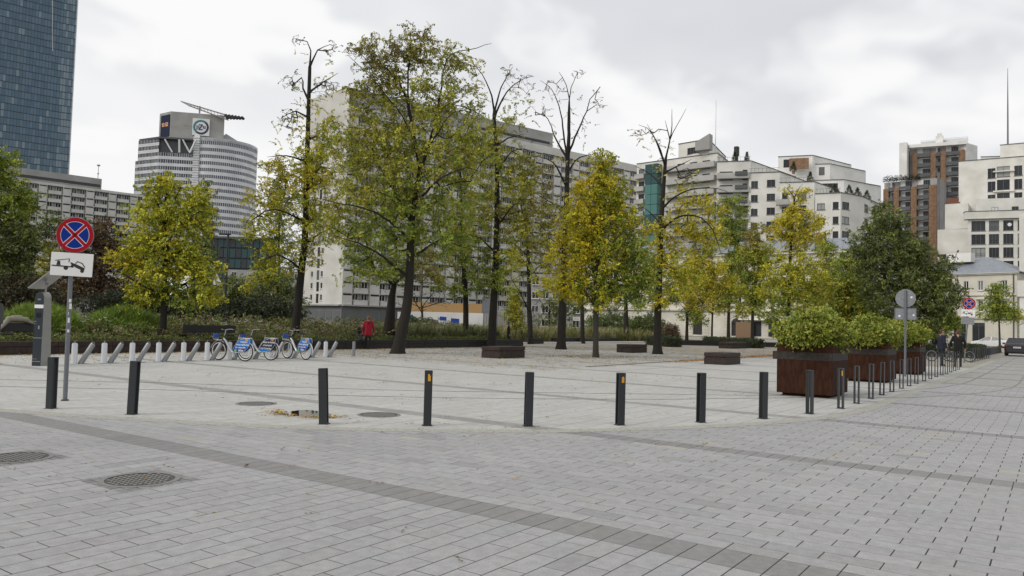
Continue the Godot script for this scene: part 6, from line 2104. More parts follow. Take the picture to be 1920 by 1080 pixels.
	# terrace plants stand on it
	for q in [[-58.5, 38.5, -169.0, 0.6, 3], [-43.0, 33.1, -172.0, 0.7, 4], [-37.5, 29.6, -169.5, 1.0, 5], [-35.2, 29.6, -172.0, 0.9, 6], [-34.2, 29.6, -175.5, 0.8, 7], [-33.2, 29.6, -180.0, 0.9, 8], [-56.2, 38.5, -170.4, 0.5, 9], [-46.5, 35.6, -172.0, 0.7, 10]]:
		var label := "dark potted conifer on the stepped house's terrace, %s from the left end" % ORD[q[4] - 3]
		var p := thing("terrace_plant", label, "plant", Vector3(q[0], q[1], q[2]), 0.0, "potted plants on the stepped house")
		mb = MB.new()
		mb.tube([Vector3(0, -0.1, 0), Vector3(0, 0.6, 0)], [0.3, 0.38], 8)
		part("pot", mb.mesh(M.terracotta), p)
		var X := []
		for i in 120:
			var h := rng.randf()
			var a := rng.randf() * TAU
			X.append([Vector3(cos(a) * (1 - h) * q[3], 0.6 + h * 1.9, sin(a) * (1 - h) * q[3]), 1.3, Color(0.035, 0.05, 0.02) * rng.randf_range(0.8, 1.4)])
		leaves("foliage", X, p)
func brown_house() -> void:
	rng.seed = 80
	var t := thing("brown_apartments", "terracotta and glass apartment tower between the white houses", "building")
	for q in [[v2(-42.8, -257.1), v2(-28.0, -255.2), 18.0, 47.4, [[0.0, 1.5], [2.9, 1.5], [7.7, 1.6], [12.6, 2.1]], 10], [v2(-37.2, -267.1), v2(-22.1, -269.1), 40.0, 59.2, [[0.9, 1.3], [5.9, 1.4], [8.6, 1.4], [13.5, 1.5]], 6]]:
		var A: Vector2 = q[0]; var B: Vector2 = q[1]
		var L := A.distance_to(B)
		var y0: float = 8.0 if q[2] < 20 else 36.0
		block(t, "core", A + v2(0, -1.6), B + v2(0, -1.6), v2(1.5, -18), 0, q[3], M.slab_mid)
		for s in q[4]:
			for f in int((q[3] - y0) / 3.1):
				var mb := MB.new()
				mb.box(at2(A, B, s[0] + s[1] / 2, y0 + 3.1 * f + 1.55, -0.5), Vector3(s[1], 3.06, 1.2), face_basis(A, B))
				part("cladding_panel", mb.mesh(M.terracotta), t)
		for f in int((q[3] - y0) / 3.1):
			var y: float = q[3] - 3.1 * (f + 1)
			for k in q[4].size() - 1:
				var u0: float = q[4][k][0] + q[4][k][1] + 0.05; var u1: float = q[4][k + 1][0] - 0.05
				if u1 - u0 < 0.6: continue
				var mb := MB.new()
				mb.box(at2(A, B, (u0 + u1) / 2, y + 0.1, -0.3), Vector3(u1 - u0, 0.24, 1.5), face_basis(A, B))
				mb.box(at2(A, B, (u0 + u1) / 2, y + 0.75, 0.3), Vector3(u1 - u0, 0.9, 0.06), face_basis(A, B))
				part("balcony", mb.mesh(M.towergrey), t)
				mb = MB.new()
				mb.box(at2(A, B, u0 + (u1 - u0) * 0.22, y + 1.6, -1.5), Vector3((u1 - u0) * 0.42, 2.6, 0.1), face_basis(A, B))
				part("white_wall_panel", mb.mesh(M.render_bright), t)
				win(t, A, B, u0 + (u1 - u0) * 0.44, y + 0.5, (u1 - u0) * 0.54, 2.3, "wframe_dark", 3, 1.45, false)
	block(t, "side_wall", v2(-22.0, -269.4), v2(-19.5, -276.0), v2(-14, -6), 0, 59.8, M.render_bright)
	block(t, "lift_house", v2(-19.0, -282.0), v2(-13.0, -284.0), v2(1, -8), 30, 57.5, M.render_bright, [], 0.2)
	var mb := MB.new()
	mb.box(Vector3(-29.6, 59.7, -268.6), Vector3(15.6, 1.0, 2.0), Basis(Vector3.UP, 0.13))
	part("roof_edge", mb.mesh(M.render_bright), t)
	mb = MB.new()
	for k in 26: mb.box(Vector3(-34.5 + 0.5 * k, 61.4, -272.0 - 0.05 * k), Vector3(0.07, 1.9, 0.07))
	mb.box(Vector3(-28.2, 62.3, -272.6), Vector3(13.0, 0.1, 0.1)); mb.box(Vector3(-28.2, 61.2, -272.7), Vector3(13.0, 1.6, 0.04))
	part("roof_railing", mb.mesh(M.panelgrey), t)
	mb = MB.new()
	mb.box(Vector3(-29.3, 61.8, -271.4), Vector3(2.0, 2.4, 1.4)); mb.box(Vector3(-29.3, 63.4, -271.4), Vector3(1.2, 0.8, 1.0))
	part("chimney", mb.mesh(M.render_bright), t)
	block(t, "narrow_wing", v2(-39.5, -264.0), v2(-37.4, -264.2), v2(0, -10), 0, 60.5, M.render_bright)
	mb = MB.new()
	mb.box(Vector3(-27.7, 36, -254.6), Vector3(0.7, 25, 0.7))
	part("corner_fin", mb.mesh(M.slab_dark), t)
	var p := thing("roof_hedge", "dark planting along the terracotta tower's lower roof", "plant", Vector3(-36, 47.4, -256.8))
	var X := []
	for i in 500: X.append([Vector3(rng.randf_range(-6.8, 3.2), rng.randf() * (1.3 + sin(i * 0.7) * 0.5), rng.randf_range(-0.6, 0.6)), 1.5, Color(0.03, 0.042, 0.02) * rng.randf_range(0.7, 1.4)])
	leaves("foliage", X, p)
func white_house() -> void:
	rng.seed = 81
	var t := thing("white_apartments", "large white apartment house at the right edge with a grid of loggias", "building")
	var A := v2(-19.4, -218.4); var B := v2(2.0, -218.8)
	var holes := []
	for f in 3:
		holes.append([6.1, snappedf(39.5 - 3.2 * f, 0.01), 1.6, 2.4]); holes.append([8.0, snappedf(39.7 - 3.2 * f, 0.01), 2.6, 2.5]); holes.append([11.5, snappedf(39.7 - 3.2 * f, 0.01), 1.6, 2.4]); holes.append([15.0, snappedf(39.7 - 3.2 * f, 0.01), 2.2, 2.4])
	block(t, "upper_wall", A, B, v2(0, -30), 0, 44.2, M.render_white, holes, 0.2)
	for h in holes: win(t, A, B, h[0], h[1], h[2], h[3], "wframe_dark", 2)
	block(t, "roof_house", v2(-11.0, -224), v2(2, -224.3), v2(0, -18), 44, 48.5, M.render_white, [], 0.2)
	var mb := MB.new()
	mb.box(at2(A, B, 9.4, 41.0, 0.25), Vector3(4.4, 0.3, 0.5), face_basis(A, B)); mb.box(at2(A, B, 9.4, 36.2, 0.25), Vector3(4.4, 0.3, 0.5), face_basis(A, B))
	part("bay_trim", mb.mesh(M.render_white), t)
	var C := v2(-23.4, -213.2); var D := v2(-16.9, -212.8)
	block(t, "side_wall", C, D, v2(0, -16), 0, 26.9, M.render_white, [[0.4, 18.9, 1.5, 2.0]])
	win(t, C, D, 0.4, 18.9, 1.5, 2.0, "wframe_dark", 1)
	block(t, "side_wall", C + v2(1.6, 0.1), D + v2(0, 0.1), v2(0, -16), 26.9, 33.0, M.render_white)
	mb = MB.new()
	mb.box(Vector3(-20.4, 34.0, -216.0), Vector3(2.4, 1.6, 1.6)); mb.box(Vector3(-20.4, 33.4, -214.4), Vector3(3.4, 0.3, 0.3))
	part("balcony_frame", mb.mesh(M.brickred), t)
	# loggia grid
	var P := v2(-16.6, -208.2); var Q := v2(2.0, -211.5)
	holes = []
	for f in 9:
		for u in [[0.7, 2.8], [4.2, 2.0], [7.0, 2.0], [9.8, 2.2], [13.0, 2.2]]: holes.append([u[0], snappedf(25.7 - 3.1 * f, 0.01), u[1], 2.3])
	block(t, "loggia_wall", P, Q, v2(0.5, -4.0), 0, 28.4, M.render_white, holes)
	for h in holes:
		win(t, P, Q, h[0], h[1], h[2], h[3], "wframe_dark", 3, 0.2, true)
		if rng.randf() < 0.6:
			mb = MB.new()
			for k in 2: mb.box(at2(P, Q, h[0] + h[2] / 2, h[1] + 0.55 + 0.45 * k, -0.03), Vector3(h[2], 0.05, 0.05), face_basis(P, Q))
			part("loggia_rail", mb.mesh(M.towergrey), t)
	mb = MB.new()
	mb.box(at2(P, Q, 9.0, 29.3, -0.6), Vector3(19.4, 1.7, 2.6), face_basis(P, Q))
	part("cornice", mb.mesh(M.render_white), t)
	mb = MB.new()
	mb.box(at2(P, Q, 9.0, 30.2, -0.6), Vector3(19.6, 0.12, 2.8), face_basis(P, Q))
	part("cornice_flashing", mb.mesh(M.towergrey), t)
	for u in [8.2, 5.6, 10.9]:
		mb = MB.new()
		mb.tube([at2(P, Q, u, 27.0 - (u - 8.2) * 1.2, 0.1), at2(P, Q, u, 27.0 - (u - 8.2) * 1.2, 0.22)], [0.30, 0.42], 14)
		part("satellite_dish", mb.mesh(M.white), t)
	for u in [4.6, 8.6, 11.6]: win(t, P + v2(0, -1.8), Q + v2(0, -1.8), u, 30.5, 1.3, 0.9, "wframe_dark", 2, 0.0, false)
	block(t, "attic_wall", P + v2(1.5, -2.0), Q + v2(0, -2.0), v2(0, -6), 30.2, 33.4, M.render_white)
	t = thing("roof_mast", "tall thin antenna mast above the white apartment house", "mast", Vector3(-9.5, 48.5, -226))
	mb = MB.new()
	mb.tube([Vector3(0, -0.2, 0), Vector3(0, 10, 0), Vector3(0, 19.5, 0)], [0.22, 0.16, 0.05], 8)
	part("tube", mb.mesh(M.pole), t)
	mb = MB.new()
	mb.box(Vector3(0, 0.1, 0), Vector3(1.0, 0.3, 1.0))
	part("foot", mb.mesh(M.towergrey), t)
func old_houses() -> void:
	rng.seed = 82
	# cream palace with arched doors
	var t := thing("cream_palace", "long cream palace with arched doors and a blue-grey metal roof, behind the trees", "building")
	var A := v2(-80.0, -139.7); var B := v2(-26.5, -137.8)
	var off := 16.9
	var holes := []
	for k in 12:
		var u := 2.2 + 4.3 * k
		holes.append([u, 6.2, 1.4, 2.6]); holes.append([u, 11.0, 1.4, 2.0])
	for u in [24.5, 31.9, 12.0, 42.0, 47.0]: holes.append([u, 0.3, 1.8, 2.3])
	block(t, "wall", A, B, v2(0, -16), 0, 15.2, M.render_cream, holes)
	for h in holes:
		if h[1] > 1: win(t, A, B, h[0], h[1], h[2], h[3], "wframe_white", 2, 0.2)
	for u in [24.5, 31.9, 12.0, 42.0, 47.0]:
		var mb := MB.new()
		mb.box(at2(A, B, u + 0.9, 1.45, -0.2), Vector3(1.8, 2.3, 0.1), face_basis(A, B))
		var pts := []
		for k in 13: pts.append(at2(A, B, u + 0.9 + 0.9 * cos(PI * k / 12), 2.6 + 0.9 * sin(PI * k / 12), 0.03))
		mb.slab(pts, face_basis(A, B).z * 0.03)
		part("arched_door", mb.mesh(M.black), t)
		mb = MB.new()
		mb.box(Vector3.ZERO, Vector3(1.2, 0.48, 0.08))
		var stone := mb.mesh(M.render_cream)
		for s in [-1, 1]:
			for k in 8: part("rusticated_stone", stone, t, at2(A, B, u + 0.9 + 1.6 * s, 0.4 + 0.55 * k, 0.04), face_basis(A, B))
	var mb := MB.new()
	var L := A.distance_to(B)
	for y in [4.9, 9.9, 15.0]: mb.box(at2(A, B, L / 2, y, 0.2), Vector3(L + 0.3, 0.35, 0.5), face_basis(A, B))
	part("cornice", mb.mesh(M.render_cream), t)
	mb = MB.new()
	mb.quad(at2(A, B, -0.6, 15.3, 0.7), at2(A, B, L + 0.6, 15.3, 0.7), at2(A, B, L - 4, 18.2, -8), at2(A, B, 4, 18.2, -8))
	mb.quad(at2(A, B, L + 0.6, 15.3, 0.7), at2(A, B, L + 0.6, 15.3, -16.7), at2(A, B, L - 4, 18.2, -8), at2(A, B, L - 4, 18.2, -8.01))
	for k in 26: mb.bar(at2(A, B, 0.5 + 2.1 * k, 15.35, 0.6), at2(A, B, 2.5 + 1.95 * k, 18.25, -7.9), 0.06, 0.06)
	part("roof", mb.mesh(M.roofmetal), t)
	for u in [34.0, 41.5, 46.0]:
		mb = MB.new()
		mb.box(at2(A, B, u, 17.8, -5.0), Vector3(1.6, 2.2, 0.9), face_basis(A, B))
		part("chimney", mb.mesh(M.brickred), t)
	# shopfront awnings and railings to the right
	mb = MB.new()
	for k in 3: mb.box(at2(A, B, 36.2 + 3.6 * k, 1.7, 0.06), Vector3(2.3, 2.6, 0.08), face_basis(A, B))
	part("shop_window", mb.mesh(M.glass1), t)
	mb = MB.new()
	mb.box(at2(A, B, 34.6, 1.4, 0.8), Vector3(3.0, 2.8, 0.5), face_basis(A, B))
	part("kiosk_shutter", mb.mesh(M.timber_panel), t)
	mb = MB.new()
	mb.box(at2(A, B, 37.0, 3.3, 0.5), Vector3(7.0, 0.18, 1.0), face_basis(A, B))
	part("canopy", mb.mesh(M.white), t)
	# the cream corner house at right
	t = thing("corner_house", "two-storey cream corner house with grey hipped roof at right", "building")
	A = v2(-22.0, -157.0); B = v2(-5.1, -151.2)
	L = A.distance_to(B)
	holes = []
	for u in [2.5, 6.0, 9.6, 11.9, 15.6]:
		holes.append([u, 9.2, 0.8, 1.6]); holes.append([u, 5.6, 0.8, 1.8])
	for u in [8.0, 11.0]: holes.append([u, 0.3, 2.0, 3.4])
	block(t, "wall", A, B, v2(4, -14), 0, 12.0, M.render_cream, holes)
	for h in holes: win(t, A, B, h[0], h[1], h[2], h[3], "wframe_white" if h[1] > 1 else "wframe_dark", 2, 0.15, h[1] > 1)
	mb = MB.new()
	for y in [4.5, 8.4, 11.9]: mb.box(at2(A, B, L / 2, y, 0.12), Vector3(L + 0.2, 0.22, 0.3), face_basis(A, B))
	for u in [6.0, 9.6, 11.9, 15.6]: mb.box(at2(A, B, u + 0.4, 7.75, 0.15), Vector3(1.4, 0.2, 0.35), face_basis(A, B))
	part("cornice", mb.mesh(M.render_cream), t)
	mb = MB.new()
	var e0 := at2(A, B, -0.6, 12.1, 0.6); var e1 := at2(A, B, L + 0.6, 12.1, 0.6); var r0 := at2(A, B, 3, 15.4, -7); var r1 := at2(A, B, L - 7, 15.4, -7)
	mb.quad(e0, e1, r1, r0)
	mb.tri(e1, e1 + Vector3(4, 0, -15), r1)
	part("roof", mb.mesh(M.roofmetal), t)
	mb = MB.new()
	mb.box(at2(A, B, 7.4, 15.2, -4), Vector3(4.0, 1.6, 1.6), face_basis(A, B))
	part("chimney", mb.mesh(M.render_bright), t)
	mb = MB.new()
	mb.tube([at2(A, B, L - 0.5, 0, 0.1), at2(A, B, L - 0.5, 12.0, 0.1)], [0.09, 0.09], 8)
	part("downpipe", mb.mesh(M.towergrey), t)
	# arcade of the white house at the right edge
	t = thing("arcade", "pale pillared arcade below the white house at the right edge", "building")
	A = v2(-4.9, -150.0); B = v2(8.0, -152.0)
	mb = MB.new()
	for k in 5: mb.box(at2(A, B, 0.5 + 3.0 * k, 4.0, 0), Vector3(0.7, 8.0, 0.7), face_basis(A, B))
	part("pillars", mb.mesh(M.render_white), t)
	mb = MB.new()
	mb.box(at2(A, B, 6.5, 9.3, 0), Vector3(13.4, 2.6, 1.2), face_basis(A, B))
	part("lintel", mb.mesh(M.render_white), t)
	block(t, "rear_wall", A + v2(0, -4), B + v2(0, -4), v2(0, -10), 0, 22.0, M.render_white, [[0.8, 11.5, 3.0, 3.0], [5.0, 11.5, 3.0, 3.0], [0.8, 2.0, 4.0, 5.0], [6.0, 2.0, 4.0, 5.0]])
	for q in [[0.8, 11.5, 3.0, 3.0], [5.0, 11.5, 3.0, 3.0], [0.8, 2.0, 4.0, 5.0], [6.0, 2.0, 4.0, 5.0]]: win(t, A + v2(0, -4), B + v2(0, -4), q[0], q[1], q[2], q[3], "wframe_dark", 3)
	# hoarding with its orange upper wall, in the middle distance
	t = thing("site_hut", "low building with orange upper wall and white painted hoarding in front", "building")
	A = v2(-72.5, -77.0); B = v2(-62.0, -84.6)
	block(t, "orange_wall", A + v2(0.8, -0.6), B, v2(-4, -6), 2.75, 4.0, M.hoarding)
	mb = MB.new()
	for k in 7: mb.box(at2(A, B, 1.0 + 1.8 * k, 1.5, 0.4), Vector3(1.76, 2.3, 0.06), face_basis(A, B))
	part("hoarding_panel", mb.mesh(M.render_bright), t)
	mb = MB.new()
	for q in [[2.0, 1.5, 1.4, 0.9], [4.6, 1.3, 1.0, 1.3], [7.8, 1.5, 0.9, 1.1], [6.2, 1.9, 0.9, 0.5]]: mb.box(at2(A, B, q[0], q[1], 0.45), Vector3(q[2], q[3], 0.03), face_basis(A, B) * Basis(Vector3(0, 0, 1), q[0]))
	part("painted_shapes", mb.mesh(M.panelroyal), t)
	block(t, "base_wall", A + v2(0.8, -0.6), B, v2(-4, -6), 0, 2.75, M.render_bright)
	# low grey wall further right of it
	t = thing("site_wall", "low white wall beyond the bed, left of the bikes", "wall")
	mb = MB.new()
	mb.box(Vector3(-62.0, 1.15, -33.5), Vector3(9.0, 2.3, 0.3), Basis(Vector3.UP, YAW))
	part("wall", mb.mesh(M.render_bright), t)
	t = thing("site_container", "grey ribbed site container behind the tall grass", "container", Vector3(-58.0, 0, -83.0), YAW)
	mb = MB.new()
	mb.box(Vector3(0, 1.6, 0), Vector3(7.0, 3.0, 2.4))
	for k in 24: mb.box(Vector3(-3.3 + 0.29 * k, 1.6, 1.23), Vector3(0.14, 2.8, 0.06))
	part("box", mb.mesh(M.slab_mid), t)
	# green glass hall by the office tower's foot, with pale canopy before it
	t = thing("glass_hall", "low dark green glass building below the round office tower", "building", Vector3(-262.0, 0, -184.0), YAW)
	for f in 4:
		for k in 12:
			mb = MB.new()
			mb.box(Vector3(-13.0 + 2.3 * k, 17.5 + 4.0 * f, 0), Vector3(2.1, 3.3, 0.3))
			part("pane", mb.mesh(M.tealglass if (k + f) % 3 else M.glass1), t)
	mb = MB.new()
	mb.box(Vector3(0, 15.5, -5), Vector3(30, 31, 9)); mb.box(Vector3(0, 31.4, -2), Vector3(32, 0.8, 8))
	part("frame", mb.mesh(M.towergrey), t)
	t = thing("entrance_canopy", "small pale sloping canopy seen between the yellow trees", "canopy", Vector3(-95.0, 0, -60.0), YAW)
	mb = MB.new()
	mb.slab([Vector3(-2.5, 6.8, 0), Vector3(1.5, 9.2, 0), Vector3(3.6, 5.6, 0), Vector3(3.2, 5.6, 0), Vector3(1.2, 8.6, 0), Vector3(-2.5, 6.4, 0)], Vector3(0, 0, -4))
	part("sheet", mb.mesh(M.render_bright), t)
	for s in [-2.0, 2.8]:
		mb = MB.new()
		mb.tube([Vector3(s, 0, -1), Vector3(s, 6.6 if s < 0 else 6.6, -1)], [0.12, 0.12], 8)
		part("post", mb.mesh(M.towergrey), t)
	t = thing("street_lamp", "dark street lamp post standing behind the bikes' trees", "lamp post", Vector3(-52.5, 0, -36.6), YAW)
	mb = MB.new()
	mb.tube([Vector3.ZERO, Vector3(0, 7.9, 0)], [0.11, 0.07], 10)
	part("post", mb.mesh(M.bollard), t)
	mb = MB.new()
	mb.chamfer(Vector3(-0.25, 7.85, 0), Vector3(0.9, 0.12, 0.3), 0.04)
	part("lamp_head", mb.mesh(M.bollard), t)
	# filler blocks that close the horizon behind the trees
	var fill := [[v2(-215, -150), v2(-185, -172), 16.0, "slab_mid", "plain grey block low behind the bed's dark bushes"], [v2(-100, -150), v2(-84, -158), 13.0, "slab_mid", "plain grey block low between the slab and the palace"], [v2(-420, -60), v2(-330, -10), 20.0, "slab_dark", "low dark block behind the left-hand tree"]]
	for q in fill:
		t = thing("far_block", q[4], "building")
		block(t, "wall", q[0], q[1], v2(-6, -12), 0, q[2], M[q[3]])
		for f in int(q[2] / 3.2):
			for k in 7: win(t, q[0], q[1], q[0].distance_to(q[1]) * (k + 0.3) / 7.5, 0.9 + 3.2 * f, 1.6, 1.6, "wframe_white", 2, -0.05)

func benches() -> void:
	bench_block(Vector3(-20.6, 0, -28.95), Vector3(1.0, 0.52, 2.0), "rust brown block bench in front of the tree with the bare top branches", "cortenbench")
	bench_block(Vector3(-21.0, 0, -42.9), Vector3(1.0, 0.5, 2.1), "rust brown block bench between the young golden tree and the pollarded tree", "cortenbench")
	bench_block(Vector3(-12.3, 0, -34.3), Vector3(1.0, 0.52, 1.9), "rust brown block bench nearest the first planter", "cortenbench")
	bench_block(Vector3(-21.7, 0, -63.3), Vector3(1.1, 0.5, 4.4), "long rust brown block bench behind the small yellow tree", "cortenbench")
	for q in [[Vector3(-31.9, 0.42, -21.5), 2.7, "black bench with tall back in the bed behind the leftmost hire bikes"], [Vector3(-31.9, 0.42, -13.4), 1.3, "black bench in the bed beside the terminal with a jacket over it"], [Vector3(-32.2, 0.42, -31.6), 1.1, "black bench in the bed right of the person in red"]]:
		var t := thing("bed_bench", q[2], "bench", q[0], PI / 2, "black benches in the raised bed")
		var mb := MB.new()
		mb.chamfer(Vector3(0, 0.52, 0), Vector3(q[1], 0.34, 0.06), 0.01)
		part("backrest", mb.mesh(M.black), t)
		mb = MB.new()
		mb.chamfer(Vector3(0, 0.24, -0.28), Vector3(q[1], 0.06, 0.45), 0.01)
		part("seat", mb.mesh(M.black), t)
		for s in [-0.42, 0.42]:
			mb = MB.new()
			mb.box(Vector3(q[1] * s, 0.11, -0.25), Vector3(0.06, 0.22, 0.4))
			part("leg", mb.mesh(M.black), t)
	# jacket thrown over the bench by the terminal
	var cl := Color(0.30, 0.28, 0.22)
	var j := body_mesh([[Vector3(-0.3, 0.14, 0), Vector3(0.3, 0.12, 0.02), 0.10, 0.09, cl], [Vector3(-0.3, 0.12, 0.0), Vector3(-0.62, -0.24, 0.1), 0.10, 0.05, cl], [Vector3(0.2, 0.12, 0.02), Vector3(0.5, 0.0, 0.04), 0.08, 0.06, cl], [Vector3(-0.15, 0.2, -0.02), Vector3(0.1, 0.2, -0.02), 0.08, 0.08, cl], [Vector3(-0.35, 0.02, -0.1), Vector3(0.2, 0.0, -0.1), 0.09, 0.08, cl]], 0.025)
	single("jacket", j, "crumpled pale beige jacket lying over the black bench beside the terminal", "jacket", Vector3(-31.85, 1.10, -13.35), PI / 2)
	# litter bin at the left edge
	var t := thing("litter_bin", "dark grey ribbed litter bin cut off by the left picture edge", "litter bin", Vector3(-10.20, 0, -3.87), 0.6)
	var mb := MB.new()
	mb.tube([Vector3(0, 1.06, 0), Vector3(0, 1.18, 0), Vector3(0, 1.185, 0), Vector3(0, 1.42, 0), Vector3(0, 1.425, 0), Vector3(0, 1.60, 0), Vector3(0, 1.66, 0), Vector3(0, 1.69, 0)], [0.17, 0.19, 0.205, 0.215, 0.232, 0.238, 0.22, 0.16], 28)
	part("drum", mb.mesh(M.binplastic), t)
	mb = MB.new()
	mb.tube([Vector3(-0.30, 0, 0), Vector3(-0.30, 1.6, 0)], [0.04, 0.04], 12)
	part("post", mb.mesh(M.pole), t)
	mb = MB.new()
	for y in [1.15, 1.5]: mb.box(Vector3(-0.24, y, 0), Vector3(0.12, 0.05, 0.08))
	part("bracket", mb.mesh(M.pole), t)
func _ready() -> void:
	rng.seed = 1
	world()
	materials()
	leaf_meshes()
	rng.seed = 2
	ground()
	apartments()
	glass_tower()
	office_tower()
	stepped()
	brown_house()
	white_house()
	old_houses()
	for d in TREES: tree(d)
	beds()
	rng.seed = 3
	planter(Vector3(-4.99, 0, -20.4), Vector3(1.30, 1.24, 1.66), "nearest rusty steel planter box with dark timber band", "bright green shrub in the nearest rusty planter", 51)
	planter(Vector3(-5.02, 0, -28.0), Vector3(1.30, 1.24, 1.66), "middle rusty steel planter box in the row of three", "bright green shrub in the middle rusty planter", 52)
	planter(Vector3(-4.95, 0, -34.6), Vector3(1.30, 1.24, 1.66), "farthest rusty steel planter box in the row of three", "bright green shrub in the farthest rusty planter", 53)
	rng.seed = 4
	bollards()
	docks()
	kiosk()
	signs()
	bikes()
	benches()
	people()
	cars()
	cover(Vector3(-7.2, 0, -4.17), 0.36, "round iron manhole cover in a square of small setts, nearest the camera", true)
	cover(Vector3(-9.21, 0, -3.92), 0.36, "round iron manhole cover cut off by the left picture edge", true)
	cover(Vector3(-11.94, 0, -9.06), 0.36, "dark round cover left of the leafy puddle", false)
	cover(Vector3(-9.28, 0, -9.5), 0.36, "dark round cover between the third and fourth bollards", false)
	win_cache.clear()

